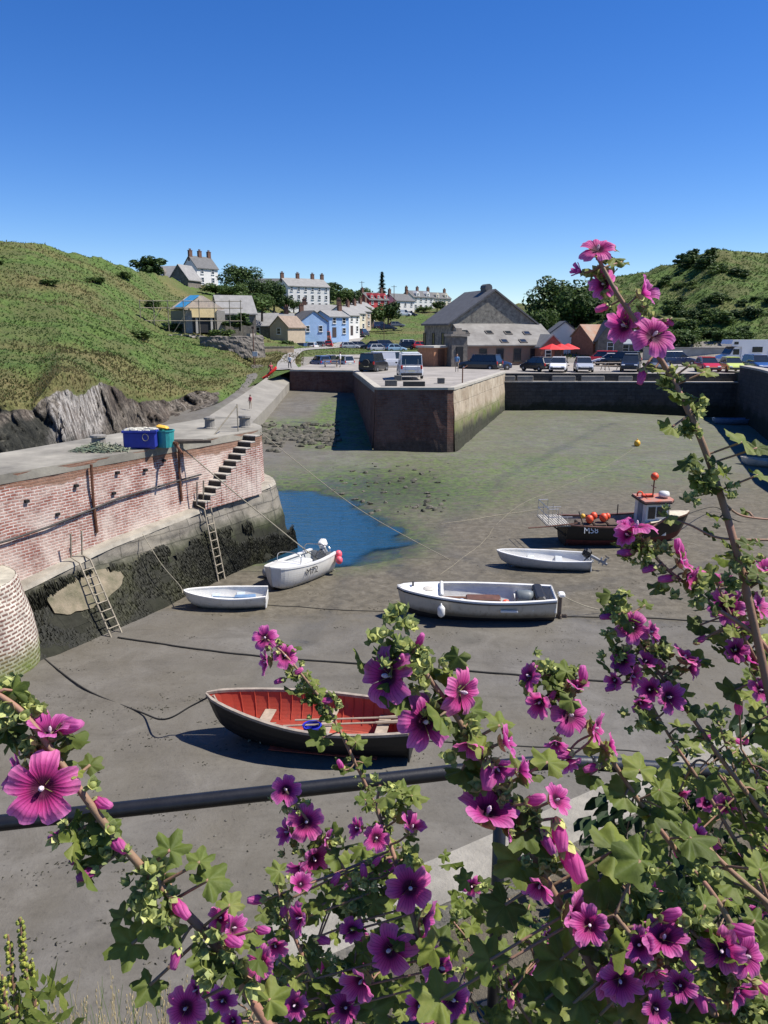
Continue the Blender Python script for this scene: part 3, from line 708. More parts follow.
# road up through the village, draped on the land
def drape(name,edge,mat,lift=.07):
    L=[onland(*e[0]) for e in edge]; Rr=[onland(*e[1]) for e in edge]
    l2=spline(L,6); r2=spline(Rr,6); q=[]
    for a,b_ in zip(l2,r2):
        row=[]
        for k in range(5):
            p=a.lerp(b_,k/4); row.append(Vector((p.x,p.y,drop(p.x,p.y)+lift)))
        q.append(row)
    mb=MB(); vs=[p for r_ in q for p in r_]
    mb.add(vs,[(i*5+j,i*5+j+1,i*5+j+6,i*5+j+5) for i in range(len(q)-1) for j in range(4)])
    return tag(mb.build(name,mat,smooth=True),kind='structure')
drape('village_road',[((276,371),(301,371)),((279,362),(295,362)),((288,354),(300,354)),((293,350),(308,350.5)),((318,347.5),(335,348.5)),((340,342),(356,344)),((352,336),(365,337)),((360,331),(370,331)),((366,327),(372,327)),((368,322),(371.5,322))],M_road,.12)
drape('gravel_track',[((326,355),(330,357.5)),((360,355),(360,358.5)),((395,353),(395,357.5)),((430,352),(430,357)),((450,352),(450,357))],M_park,.1)

# ================================================================== STONE QUAY
quay=thing('stone_quay','tall quay of dark brick with a pale weed-stained side face and vans on top','quay')
qp=[(-9.7,83.6),(-3.0,81.8),(-.62,57.6),(-.45,57.3),(4.5,57.2),(4.95,57.35),(5.15,57.75),(11.9,79.6)]
wl=lambda p:[(4.93,0),(-.6,.25)]
mb=MB(); wallstrip(mb,qp[:2],wl,.6,4,0,.05); mb.build('dock_face',M_quayF,quay)
mb=MB(); wallstrip(mb,qp[1:3],wl,.6,4,0,.05); mb.build('dock_return_face',M_quayF,quay)
mb=MB(); wallstrip(mb,qp[2:6],wl,.3,6,0,.05); mb.build('end_face',M_quayF,quay)
mb=MB(); wallstrip(mb,qp[5:8],wl,.4,6,0,.06); mb.build('side_face',M_quayR,quay)
mb=MB(); wallstrip(mb,[(-9.7,90),(-9.7,83.6)],wl,.6,2); mb.build('slip_face',M_quayF,quay)
mb=MB()
def copingbar(mb,path,w_,z0,z1,out=.06):
    pts,_=resample(path,.8); nr_=[offs(pts,i) for i in range(len(pts))]
    for it in range(2): nr_=[(nr_[max(i-1,0)]+nr_[i]*2+nr_[min(i+1,len(nr_)-1)]).normalized() for i in range(len(nr_))]
    rings=[]
    for p,n_ in zip(pts,nr_):
        a=p+n_*out; b_=p-n_*w_
        rings.append([(a.x,a.y,z0),(a.x,a.y,z1),(b_.x,b_.y,z1),(b_.x,b_.y,z0)])
    mb.loft(rings)
copingbar(mb,qp,.45,4.86,5.03); mb.build('coping',M('quay_coping',(.40,.37,.31),.9,.3,1.5,.4),quay)
# the paved top
park=[(-9.5,84),(-3.2,82.2),(-.7,58.2),(4.6,57.9),(11.6,80.2),(13,95),(14,123),(8,124),(-6,113),(-9.2,100)]
mb=MB(); mb.prism(park,4.6,5.0); mb.prism([(11.62,80.0),(34.8,80.0),(60,70),(62,112),(30,122),(14.02,123),(13.02,95)],4.4,4.82); tag(mb.build('car_park_pavement',M_park),kind='structure')
fw=thing('far_harbour_wall','long dark stone wall across the back of the harbour below the car park','wall')
fpath=[(11.75,79.2),(34.3,78.2)]
mb=MB(); wallstrip(mb,fpath,lambda p:[(4.06,0),(-.5,.25)],.8,5,0,.05); mb.build('wall_face',M_farw,fw)
mb=MB(); copingbar(mb,fpath,.75,4.0,4.11,.08); mb.build('ledge',M('far_ledge',(.40,.37,.32),.9,.3,1.5),fw)
mb=MB(); wallstrip(mb,[(11.9,79.95),(34.4,78.9)],lambda p:[(4.84,0),(4.0,0)],2,1); mb.build('upper_face',M_farw,fw)
rw=thing('side_harbour_wall','high dark harbour wall along the right side casting shadow on the mud','wall')
rpath=[(34.3,78.3),(32.9,71),(26.1,47),(24.5,34),(24,26),(30,15)]
mb=MB(); wallstrip(mb,rpath,lambda p:[(5.62,0),(-.5,.2)],.8,5,0,.05); mb.build('wall_face',M_farw,rw)
mb=MB(); copingbar(mb,rpath,.9,5.5,5.68,.05); mb.build('coping',M_conc,rw)
mb=MB(); wallstrip(mb,[(31,15),(25,27),(25.5,34),(27.1,47),(33.9,71),(35.2,80)],lambda p:[(5.6,0),(2,0)],1.5,1); mb.build('rear_face',M_farw,rw)
mb=MB(); mb.prism([(25,26),(25,34),(26.6,47),(33.4,71),(34.8,80.5),(60,72),(90,60),(80,15),(31,14)],3.5,4.95); tag(mb.build('side_bank',M('bank_earth',(.10,.11,.05),.95,.4,.5,.5,.05)),kind='structure')
# low concrete blocks along the edge
gi=0
for px0,px1,py in ((502,515,377),(517,533,377),(552,575,376.5),(581,604,376.5),(618,632,376),(650,664,376)):
    a=atz(px0,py,5.0);b_=atz(px1,py,5.0); a.y=b_.y=81.2; sc_=81.2/atz(px0,py,5).y
    xa=colD(px0,79.5,4.3).x; xb=colD(px1,79.5,4.3).x
    mb=MB(); mb.box(((xa+xb)/2,79.52,4.36),(xb-xa,.42,.5),bev=.04)
    tag(mb.build('kerb_block',M('block_concrete',(.20,.19,.17),.9,.3,2)),'low concrete block along the far harbour wall edge','block','concrete blocks along the harbour wall'); gi+=1

# ================================================================== NEAR BANK AND RAILING
edge=[(-6,.6),(-2.6,1.55),(-.8,2.02),(-.3,2.28),(.35,2.68),(1.15,3.2),(2.2,3.9),(3.5,4.5),(7,5.2)]
mb=MB(); mb.prism(edge+[(7,-4),(-6,-4)],6.2,6.82); tag(mb.build('bank_path',M('bank_soil',(.10,.085,.06),.95,.5,3,.8,.04)),kind='structure')
nw=thing('coping_wall','pale concrete coping wall at the foot of the black railing','wall')
mb=MB(); copingbar(mb,edge[3:],.2,6.7,6.93,.03); mb.build('coping',M('near_coping',(.27,.25,.21),.92,.35,6,.7,.01,detail=9),nw)
mb=MB(); wallstrip(mb,edge,lambda p:[(6.72,0),(-.5,.8)],.4,8,0,.06); mb.build('wall_face',M_farw,nw)
rail=thing('pipe_railing','black tubular steel railing crossing in front of the harbour','railing')
M_rail=M('black_paint',(.010,.010,.012),.42,.4,30,.25,.002,coat=.1)
r0=atd(0,823,2.08); r1=atd(555,761,2.3); r2=atd(660,768,2.45); rL=r0+(r0-r1)*.9
mb=MB(); mb.tube(spline([rL,r0.lerp(r1,.5),r1-(r1-r0)*.06,r1+(r2-r1)*.3,r2,r2+(r2-r1)*6],6),.0212,16); mb.build('top_rail',M_rail,rail,smooth=True)
pp=r0.lerp(r1,.895)
for q in (pp,rL.lerp(r0,.3),r2+(r2-r1)*5.5):
    mb=MB(); mb.tube([(q.x,q.y,q.z-.01),(q.x,q.y,6.75)],.019,12); mb.build('post',M_rail,rail,smooth=True)
    mb=MB(); mb.tube([(q.x,q.y,6.94),(q.x,q.y,6.95)],.05,12) ; mb.build('base_plate',M_rail,rail)
lr0=r0.copy(); lr0.z-=.38; lr1=r1.copy(); lr1.z-=.40
# ================================================================== BOATS
def fullness(t,tr,mx=.45,pw=.62):
    return tr+(1-tr)*math.sin(math.pi/2*t/mx) if t<mx else max(0.0,math.cos(math.pi/2*(t-mx)/(1-mx)))**pw
class Hull:
    def __init__(s,L,B,H,tr=.72,sheer=.28,stsheer=.06,rake=.18,rise=.5,floor=.14,mx=.45,pw=.62,bil=.8,strakes=0,keel=.06):
        s.__dict__.update(locals())
    def ctrl(s,t):
        b=s.B/2*fullness(t,s.tr,s.mx,s.pw); zg=s.H*(1+s.sheer*max(0,(t-.3)/.7)**2.2+s.stsheer*max(0,(.4-t)/.4)**2)
        zk=s.rise*s.H*max(0,(t-.72)/.28)**2.4
        return b,zg,zk
    def pt(s,t,q,ins=0.0):
        """q 0 keel .. 1 gunwale, positive side"""
        b,zg,zk=s.ctrl(t); b=max(b-ins,.012)
        phi=q*math.pi/2; y=b*math.sin(phi)**s.bil; z=zk+(zg-zk)*(1-math.cos(phi))**(.92)*1.0
        y=y*(.86+.14*q) if q<1 else y
        x=s.L*t-s.L/2+s.rake*q*max(0,(t-.6)/.4)**2*s.L*.4-s.rake*.25*s.L*.4*0
        return x,y,z
    def shell(s,mb,split=.5,n=26,m=14,mi_top=0,mi_bot=1,ins=0.0,fl=None,flip=False,lap=.012):
        rings=[]
        for i in range(n+1):
            t=i/n; r_=[]
            for k in range(-m,m+1):
                q=abs(k)/m; x,y,z=s.pt(t,q,ins)
                if s.strakes and ins==0: 
                    fr_=(q*s.strakes)%1.0; y+= lap*(1-fr_)*min(1,q*4)*(1 if q<.999 else 0)
                if fl is not None: z=max(z,fl)
                r_.append((x,math.copysign(y,k) if k else 0.0,z))
            rings.append(r_)
        w=2*m+1; vs=[p for r_ in rings for p in r_]; o=len(mb.v)
        for i in range(n):
            for k in range(w-1):
                f=(i*w+k,i*w+k+1,(i+1)*w+k+1,(i+1)*w+k)
                if flip: f=f[::-1]
                q=abs(k+.5-m)/m
                mb.f.append([a+o for a in f]); mb.m.append(mi_top if q>split else mi_bot); mb.uv.append(None)
        mb.v+= [tuple(p) for p in vs]
        cap=[o+k for k in range(w)]
        mb.f.append(cap if not flip else cap[::-1]); mb.m.append(mi_top); mb.uv.append(None)
        return rings
    def gunwale(s,mb,wd=.05,ht=.045,n=30,out=.02,mi=0):
        for sg in(-1,1):
            rr=[]
            for i in range(n+1):
                t=i/n; x,y,z=s.pt(t,1.0); yo=y+out; yi=max(y-wd,.0)
                rr.append([(x,sg*yo,z-.01),(x,sg*yo,z+ht),(x,sg*yi,z+ht),(x,sg*yi,z-.01)])
            mb.loft(rr,True,True,mi)
    def thwart(s,t,z,w_=.24,th=.035,ins=.03):
        mb=MB(); q=min(1,z/s.ctrl(t)[1])
        ph=0
        b,zg,zk=s.ctrl(t); u=max(0,min(1,(z-zk)/(zg-zk))); phi=math.acos(max(-1,1-u**(1/.92))); y=(b-ins)*math.sin(phi)**s.bil*(.86+.14*phi/(math.pi/2))
        x=s.L*t-s.L/2; mb.box((x,0,z),(w_,2*y,th),bev=.006); return mb
def text(s,size,mat,parent,name='lettering',M4=None,ext=.002):
    cu=bpy.data.curves.new(name,'FONT'); cu.body=s; cu.size=size; cu.extrude=ext; cu.align_x='CENTER'; cu.align_y='CENTER'
    o=bpy.data.objects.new('tmp',cu); COL.objects.link(o)
    dg=bpy.context.evaluated_depsgraph_get(); me=bpy.data.meshes.new_from_object(o.evaluated_get(dg))
    bpy.data.objects.remove(o); me.name=name; me.materials.clear(); me.materials.append(mat)
    r_=bpy.data.objects.new(name,me); COL.objects.link(r_)
    if parent: r_.parent=parent
    if M4 is not None: r_.matrix_local=M4
    return r_
def place_boat(name,lbl,px,py,yaw,heel=0,trim=0,sink=.05,cat='boat',group=None,pt=None):
    p=pt if pt else onmud(px,py)
    t=thing(name,lbl,cat,(p.x,p.y,p.z-sink),0,group); t.rotation_euler=(heel,trim,yaw); return t
def hullmat(name,col,grime,zg,rough=.45,streak=.5):
    m,nt,b=newmat(name); v=coord(nt); sp=nt.nodes.new('ShaderNodeSeparateXYZ'); nt.links.new(v,sp.inputs[0])
    n1=nz(nt,2.2,6,.7,v); n2=nz(nt,3.0,6,.7,mapping(nt,v,(2.2,2.2,.35)),.3); n3=nz(nt,16,4,.7,v)
    c=mix(nt,ramp(nt,n1,[(.35,.35),(.65,0)]),col,tuple(q*.72 for q in col))
    c=mix(nt,math_(nt,'MULTIPLY',ramp(nt,n2,[(.54,0),(.72,1)]),streak),c,grime)
    z=math_(nt,'ADD',sp.outputs['Z'],math_(nt,'MULTIPLY',math_(nt,'SUBTRACT',n2,.5),.35))
    c=mix(nt,ramp(nt,z,[(zg-.10,.9),(zg+.10,0)]),c,grime)
    c=mix(nt,ramp(nt,n3,[(.66,0),(.74,.6)]),c,tuple(q*.5 for q in grime))
    nt.links.new(c,b.inputs['Base Color']); b.inputs['Roughness'].default_value=rough; bump(nt,b,n1,.15,.01); return m
M_black=M('black_hull_paint',(.006,.006,.007),.6,.4,3,.25,.004)
M_redin=M('red_interior_paint',(.42,.055,.028),.6,.35,3,.3,.004)
M_wood=M('grey_weathered_wood',(.36,.29,.22),.85,.35,5,.4,.004)
M_gunw=M('worn_gunwale',(.30,.25,.20),.8,.4,6,.4,.004)
M_whull=hullmat('stained_white_hull',(.66,.64,.58),(.20,.18,.12),.16)
M_chull=hullmat('stained_cream_hull',(.50,.465,.39),(.16,.13,.085),.46)
M_ghull=hullmat('stained_grey_hull',(.46,.47,.46),(.17,.16,.12),.12)
M_redl=hullmat('worn_red_lining',(.44,.060,.032),(.16,.055,.04),.14,.65,.7)
M_white=M('white_gelcoat',(.70,.69,.65),.35,.14,2.5,.1,.003,coat=.2)
M_cream=M('aged_white_paint',(.50,.47,.41),.55,.25,3,.25,.004)
M_dk=M('dark_antifoul',(.03,.024,.022),.8,.5,4,.4,.005)
M_grey=M('grey_gelcoat',(.48,.50,.50),.4,.15,3,.1)
M_blk=M('black_rubber',(.015,.015,.016),.5,.3,8,.2)
M_alu=M('aluminium',(.55,.56,.57),.35,.2,8,.1,metal=.9)
M_brown=M('brown_varnish',(.13,.06,.035),.5,.4,5,.2)
M_orange=M('orange_buoy_plastic',(.75,.09,.03),.5,.25,4)
M_pink=M('pink_buoy_plastic',(.85,.12,.16),.5,.2,4)
M_bluecl=M('blue_tarp',(.02,.03,.42),.45,.3,6,.4,.01)
M_glassd=M('dark_window_glass',(.02,.025,.03),.06,.2,3,spec=.7)
M_txtw=M('white_lettering',(.75,.75,.72),.6,.1,5)
M_txtb=M('black_lettering',(.02,.02,.025),.6,.1,5)
M_maroon=M('maroon_antifoul',(.10,.022,.018),.8,.45,4,.4,.005)

def outboard(parent,x,z,tilt,mat,sc=1.0,y=0):
    Mt=Matrix.Translation((x,y,z))@Matrix.Rotation(tilt,4,'Y')@Matrix.Scale(sc,4)
    mb=MB(); mb.T=Mt; mb.box((-.14,0,.30),(.42,.27,.34),bev=.09); mb.box((-.12,0,.46),(.30,.2,.08),bev=.03)
    cw=mb.build('outboard_motor',mat,parent,smooth=False)
    mb=MB(); mb.T=Mt; mb.box((-.12,0,-.12),(.14,.09,.55),bev=.03); mb.box((-.14,0,-.36),(.30,.2,.02)); mb.box((-.12,0,-.55),(.12,.06,.36),bev=.025); mb.lathe([(.01,-.32),(.05,-.24),(.055,0),(.03,.12)],(-.0-.1,0,-.55),8,0,'X'); mb.build('leg',M_outleg,cw)
    mb=MB(); mb.T=Mt
    for q in range(3):
        a=q*2.094; mb.box((-.43,.08*math.cos(a),-.55+.08*math.sin(a)),(.03,.07,.14),rx=a+.6,bev=.012)
    mb.build('propeller',M_blk,cw)
    mb=MB(); mb.T=Mt; mb.tube([(.05,0,.2),(.25,0,.24),(.55,.04,.26)],[.03,.022,.028],6); mb.build('tiller',M_blk,cw)
    mb=MB(); mb.T=Mt; mb.box((.06,0,.02),(.09,.22,.3),bev=.02); mb.build('clamp',M_outleg,cw)
    return cw
M_outleg=M('outboard_grey',(.28,.29,.3),.5,.3,6)
def fender(parent,p,mat,r_=.12,h=.42):
    mb=MB(); mb.lathe([(.02,-h/2),(r_*.7,-h/2+.05),(r_,-h/4),(r_,h/4),(r_*.7,h/2-.05),(.03,h/2),(.02,h/2+.05)],p,12); return mb.build('fender',mat,parent,smooth=True)

# ---- red open boat
t=place_boat('rowing_boat','black clinker rowing boat with a bright red painted inside lying on the mud',317,743,R(170),heel=R(-4),trim=R(0),sink=.06,cat='rowing boat')
h=Hull(4.3,1.75,.82,tr=.70,sheer=.30,stsheer=.05,rake=.22,rise=.35,floor=.12,strakes=8)
mb=MB(); h.shell(mb,.0); mb.build('hull',M_black,t)
mb=MB(); h.strakes=0; h.shell(mb,.0,ins=.04,fl=.14,flip=True); 
inn=mb.build('lining',M_redl,t)
mb=MB(); h.gunwale(mb,.055,.05,out=.03); mb.build('gunwale',M_gunw,t)
for i in range(7):
    pass
for tt in (.80,.47,.18):
    h.thwart(tt-.02,.50,.26).build('thwart',M_wood,t)
mb=MB()
for k in range(-3,4):
    mb.box((-.25,k*.16,.155),(3.0 if abs(k)<2 else 2.4,.15,.015))
mb.build('bottom_boards',M('red_floor_boards',(.40,.075,.045),.75,.45,4,.3),t)
mb=MB()
for tt in [.12+.055*i for i in range(15)]:
    for sg in(-1,1):
        mb.tube([ (lambda p:(p[0],sg*p[1],p[2]))(h.pt(tt,q/6,.045)) for q in range(3,7)],.012,4)
mb.build('rib',M_redin,t)['kind']='stuff'
mb=MB(); mb.box((-2.15,0,.48),(.035,1.12,.66),bev=.01); mb.build('transom',M_black,t)
mb=MB(); mb.box((2.17,0,.62),(.06,.05,.95),ry=.45); mb.build('stem_post',M_gunw,t)
mb=MB(); mb.box((0,0,-.02),(3.6,.06,.10)); mb.build('keel',M_black,t)
def inboat(t,l): return t.matrix_basis@Vector(l)
bpy.context.view_layer.update()
# loose things in it
o=thing('blue_tub','bright blue plastic tub standing by the middle thwart inside the red boat','tub',inboat(t,(.05,.18,.17)),.4)
mb=MB(); mb.lathe([(.15,0),(.2,.40),(.215,.41),(.215,.44),(.18,.44),(.14,.03)],n=16); mb.build('tub_body',M_bluecl,o)
mb=MB(); mb.tube([(.21*math.cos(a/8*math.pi),.0,.42+.10*math.sin(a/8*math.pi)) for a in range(9)],.008,5); mb.build('handle',M_blk,o)
mb=MB(); rnd=random.Random(3)
for k in range(9):
    mb.box((rnd.uniform(-.3,.3),rnd.uniform(-.15,.15),.04+.02*k),(.34,.26,.03),rz=rnd.random()*3,rx=rnd.uniform(-.3,.3),ry=rnd.uniform(-.2,.2),bev=.01)
o=mb.build('tarpaulin',M_bluecl); o.matrix_world=Matrix.Translation(inboat(t,(.55,.25,.17)))@Matrix.Rotation(R(163),4,'Z'); tag(o,'crumpled blue tarpaulin on the floor of the red boat near its bow thwart','tarpaulin')
for k,(a,b_) in enumerate((((.7,.2,.55),(-1.3,-.20,.58)),((.5,-.05,.56),(-1.35,-.38,.60)))):
    mb=MB(); A_,B_=inboat(t,a),inboat(t,b_); dd=(B_-A_).normalized()
    mb.tube([A_,B_],.022,6); mb.tube([B_,B_+dd*.5],[.03,.05],6)
    tag(mb.build('oar',M_wood),['long wooden oar laid along the red boat across its thwarts','second oar in the red boat, the one closer to its near gunwale'][k],'oar','oars in the red boat')
mb=MB()
for q in range(60):
    p=inboat(t,(1.3+rnd.uniform(-.22,.22),.1+rnd.uniform(-.3,.2),.17+rnd.random()*.1)); mb.tube([p,p+Vector((rnd.uniform(-.15,.15),rnd.uniform(-.15,.15),rnd.random()*.05)),p+Vector((rnd.uniform(-.2,.2),rnd.uniform(-.2,.2),0))],.01,4)
tag(mb.build('rope_coil',M('green_grey_rope',(.3,.36,.28),.9,.4,5)),'tangled pale green rope lying in the bow of the red boat','rope')
REDBOAT=t

# ---- white motor launch
t=place_boat('motor_launch','open white motor launch with dark bottom and a dangling white fender',478,616,R(176.5),heel=R(-3),sink=.08)
h=Hull(4.75,1.75,.86,tr=.74,sheer=.20,stsheer=.04,rake=.12,rise=.25,mx=.42,pw=.55)
mb=MB(); h.shell(mb,.52); mb.build('hull',[M_chull,M_dk],t)
mb=MB(); h.shell(mb,.0,ins=.06,fl=.22,flip=True); mb.build('lining',M_white,t)
mb=MB(); h.gunwale(mb,.10,.05,out=.02); mb.build('gunwale',M_white,t)
mb=MB()
for sg in(-1,1):
    mb.tube([(lambda p:(p[0],sg*(p[1]+.02),p[2]-.03))(h.pt(i/24,1)) for i in range(25)],.026,6)
mb.build('rubbing_strake',M_blk,t)
mb=MB(); rr=[]
for i in range(12):
    tt=.74+.26*i/11; x,y,z=h.pt(tt,1); rr.append([(x,-y,z+.03),(x,-y*.5,z+.07),(x,0,z+.09),(x,y*.5,z+.07),(x,y,z+.03)])
mb.loft(rr,False,False); mb.build('foredeck',M_white,t)
mb=MB(); x0=h.pt(.74,1); mb.tube([(x0[0]+.02,x0[1]*.8*math.cos(a/12*math.pi),x0[2]+.06+.10*math.sin(a/12*math.pi)) for a in range(13)],.06,8); mb.build('coaming',M_white,t,smooth=True)
mb=MB(); mb.lathe([(.16,0),(.2,.06),(.12,.09)],(1.6,.1,.98),14); mb.build('hatch',M_cream,t)
mb=MB(); mb.tube([(2.1,.0,1.05),(2.1,0,1.22)],.03,8); mb.tube([(2.1,-.1,1.17),(2.1,.1,1.17)],.02,6); mb.build('samson_post',M_blk,t)
mb=MB(); mb.box((-.15,0,.50),(1.1,.45,.5),bev=.03); mb.build('engine_box',M_brown,t)
mb=MB(); mb.box((.6,.35,.56),(2.2,.14,.05),bev=.01); mb.box((.6,-.35,.56),(2.2,.14,.05),bev=.01); mb.build('side_bench',M_brown,t)
h.thwart(.20,.60,.5).build('stern_seat',M_white,t)
mb=MB(); mb.lathe([(.0,-.28),(.2,-.26),(.24,-.1),(.24,.2),(.2,.28),(0,.3)],(-1.45,.05,.78),14,0,'X'); mb.build('fuel_drum',M('drum_grey',(.12,.14,.15),.5,.3,6),t,smooth=True)
mb=MB(); mb.box((-1.9,0,.86),(.3,1.25,.30),bev=.05); mb.build('stern_locker',M_blk,t)
mb=MB(); mb.box((-2.36,0,.72),(.08,1.22,.5),bev=.03); mb.build('transom_board',M_white,t)
mb=MB(); mb.box((-2.58,0,.45),(.12,.12,.9),bev=.02); mb.box((-2.66,0,.05),(.36,.06,.30),bev=.03); mb.lathe([(.02,-.05),(.16,-.02),(.16,.02),(.02,.05)],(-2.62,0,.08),8,0,'X'); mb.build('rudder',M('weathered_rudder',(.13,.10,.08),.9,.5,5),t)
mb=MB(); mb.box((-2.6,.1,.92),(.2,.3,.12),bev=.03); mb.build('rudder_head',M_white,t)
fender(t,(1.20,.90,.60),M_white)
mb=MB(); mb.box((-.9,.87,.62),(.55,.05,.09),bev=.02); mb.build('name_board',M_white,t)
bpy.context.view_layer.update()
mb=MB(); mb.ball((0,0,0),.14,12); o=mb.build('ball_buoy',M('blue_white_buoy',(.10,.16,.40),.5,.6,3,col2=(.6,.62,.65)),smooth=True,loc=inboat(t,(.55,.42,.70))); tag(o,'blue and white ball buoy on the bench inside the white launch','buoy')
mb=MB(); mb.box((0,0,0),(.34,.22,.12),bev=.05); mb.box((.12,.05,.07),(.2,.18,.1),bev=.04,rz=.5); o=mb.build('life_jacket',M_orange,loc=inboat(t,(-.72,.36,.66))); tag(o,'orange life jacket dropped in the white launch by its engine box','life jacket')
LAUNCH=t

# ---- grey dinghy with outboard
def dinghy(name,lbl,px,py,yaw,L,B,H,mtop,motor=True,heel=0,group=None,inside=None,thw=(.68,.36),mth=None,cat='dinghy',sink=.05,trim=0):
    t=place_boat(name,lbl,px,py,yaw,heel=heel,sink=sink,cat=cat,group=group,trim=trim)
    h=Hull(L,B,H,tr=.80,sheer=.25,rake=.18,rise=.45,mx=.42,pw=.6)
    mb=MB(); h.shell(mb,.0); mb.build('hull',{M_white:M_whull,M_grey:M_ghull}.get(mtop,mtop),t,smooth=True)
    mb=MB(); h.shell(mb,.0,ins=.05,fl=.10,flip=True); mb.build('lining',inside or mtop,t)
    mb=MB(); h.gunwale(mb,.06,.035,out=.025); mb.build('gunwale',inside or mtop,t)
    for q in thw: h.thwart(q,H*.66,.26).build('thwart',mth or mtop,t)
    mb=MB(); mb.box((-L/2+.015,0,H*.6),(.05,B*.72,H*.72),bev=.02); mb.build('transom',mtop,t)
    mb=MB(); mb.box((0,0,0),(L*.8,.05,.06)); mb.build('keel',mtop,t)
    if motor: outboard(t,-L/2-.02,H*.95,R(62),M_blk,.85)
    return t,h
GD,_=dinghy('motor_dinghy','small pale grey dinghy with a tilted black outboard motor',546,567,R(169),3.35,1.35,.50,M_grey,True,R(-3),inside=M_white)
# ---- white rowing dinghy by the pier
RD,_=dinghy('rowing_dinghy','small white rowing dinghy on the mud at the foot of the ladder',229,606,R(183),2.55,1.15,.50,M_white,False,R(-4),inside=M_white,mth=M('pale_blue_grey',(.42,.48,.53),.6,.2,4))
mb=MB(); mb.tube([(-.9,.2,.40),(.5,.05,.42)],.02,6); mb.box((-.55,0,.37),(.7,.35,.05),bev=.02,rz=.1); mb.build('blue_board',M('slate_blue_paint',(.13,.22,.36),.6,.3,5),RD)

# ---- blunt bowed motor boat with outboard, by the pier end
t=place_boat('motor_boat','blunt bowed white motor boat with pink buoys beside the pool',300,580,R(237),heel=R(3),sink=.10)
h=Hull(3.0,1.5,.80,tr=.86,sheer=.14,rake=.05,rise=.3,mx=.4,pw=.30,bil=.55)
mb=MB(); h.shell(mb,.14); mb.build('hull',[M_whull,M_dk],t)
mb=MB(); h.shell(mb,.0,ins=.07,fl=.2,flip=True); mb.build('lining',M_grey,t)
mb=MB(); h.gunwale(mb,.12,.05,out=.02); mb.build('gunwale',M_white,t)
mb=MB(); rr=[]
for i in range(14):
    tt=.62+.38*i/13; x,y,z=h.pt(tt,1); rr.append([(x,-y,z+.04),(x,-y*.5,z+.07),(x,0,z+.08),(x,y*.5,z+.07),(x,y,z+.04)])
mb.loft(rr,False,False); mb.build('foredeck',M_white,t)
mb=MB(); mb.tube(spline([(.55,-.55,.9),(.5,-.5,1.2),(.5,0,1.28),(.5,.5,1.2),(.55,.55,.9)],5),.018,6); mb.build('grab_rail',M_alu,t); mb=MB(); mb.tube(spline([(-1.1,-.6,.85),(-1.15,-.55,1.15),(-1.15,0,1.2),(-1.15,.55,1.15),(-1.1,.6,.85)],5),.016,6); mb.build('grab_rail',M_alu,t)
mb=MB(); mb.box((-.2,0,.55),(.7,.5,.55),bev=.05); mb.build('console',M_white,t)
outboard(t,-1.53,.82,R(30),M_white,.95)
for p in ((-1.5,.72,.80),(-1.62,.60,.62),(-1.35,.84,.62)):
    mb=MB(); mb.ball(p,.14,10,0,(1,1,1.15)); mb.build('buoy',M_pink,t,smooth=True)
x,y,z=h.pt(.60,.80)
text('M72',.36,M_txtb,t,M4=Matrix.Translation((.15,h.pt(.55,.86)[1]+.022,.57))@Matrix.Rotation(R(180)+math.atan2(h.pt(.66,.86)[1]-h.pt(.44,.86)[1],.22*h.L),4,'Z')@Matrix.Rotation(R(97),4,'X'))
mb=MB(); mb.ball((0,0,0),.22,12); o=mb.build('mooring_buoy',M('grey_buoy',(.4,.4,.38),.6,.3,4),smooth=True); q=onmud(268,577); o.location=(q.x,q.y,q.z+.2); tag(o,'round grey mooring buoy on the mud in the shade of the blunt white boat','buoy')
M72=t

# ---- fishing boat M58
t=place_boat('fishing_boat','black fishing boat M58 with white wheelhouse and orange buoys',618,541,R(5),heel=R(3),sink=.12)
h=Hull(5.1,2.0,1.02,tr=.80,sheer=.34,stsheer=.10,rake=.26,rise=.25,mx=.45,pw=.55,bil=.62)
mb=MB(); h.shell(mb,.56); mb.build('hull',[M_black,M_maroon],t)
mb=MB(); h.shell(mb,.0,ins=.07,fl=.45,flip=True); mb.build('lining',M('worn_deck_paint',(.30,.27,.23),.8,.4,5),t)
mb=MB(); h.gunwale(mb,.09,.05,out=.03); mb.build('gunwale',M_brown,t)
mb=MB(); rr=[]
for i in range(12):
    tt=.70+.30*i/11; x,y,z=h.pt(tt,1); rr.append([(x,-y,z+.05),(x,0,z+.10),(x,y,z+.05)])
mb.loft(rr,False,False); mb.build('foredeck',M('cream_deck',(.55,.49,.38),.7,.2,4),t)
# wheelhouse
mb=MB(); mb.prism([(.55,-.62),(1.55,-.55),(1.72,-.3),(1.72,.3),(1.55,.55),(.55,.62)],.5,2.0); wh=mb.build('wheelhouse',M_white,t); wh.location.x=.32
mb=MB(); mb.prism([(.42,-.72),(1.62,-.66),(1.84,-.36),(1.84,.36),(1.62,.66),(.42,.72)],2.0,2.07); mb.build('roof',M('orange_red_roof',(.5,.12,.06),.6,.4,5,col2=(.25,.2,.17)),wh)
mb=MB(); mb.prism([(.40,-.74),(1.63,-.68),(1.86,-.37),(1.86,.37),(1.63,.68),(.40,.74)],1.94,1.998); mb.build('roof_trim',M_blk,wh)
for (c_,d_,rz) in (((.80,-.612,1.55),(.32,.03,.52),.06),((1.24,-.588,1.58),(.42,.03,.44),.07),((.80,.612,1.55),(.32,.03,.52),-.06),((1.24,.588,1.58),(.42,.03,.44),-.07),((1.722,0,1.6),(.03,.5,.42),0),((1.645,-.43,1.6),(.03,.24,.42),-.6),((1.645,.43,1.6),(.03,.24,.42),.6)):
    mb=MB(); mb.box(c_,d_,rz=rz); mb.build('window',M_glassd,wh)
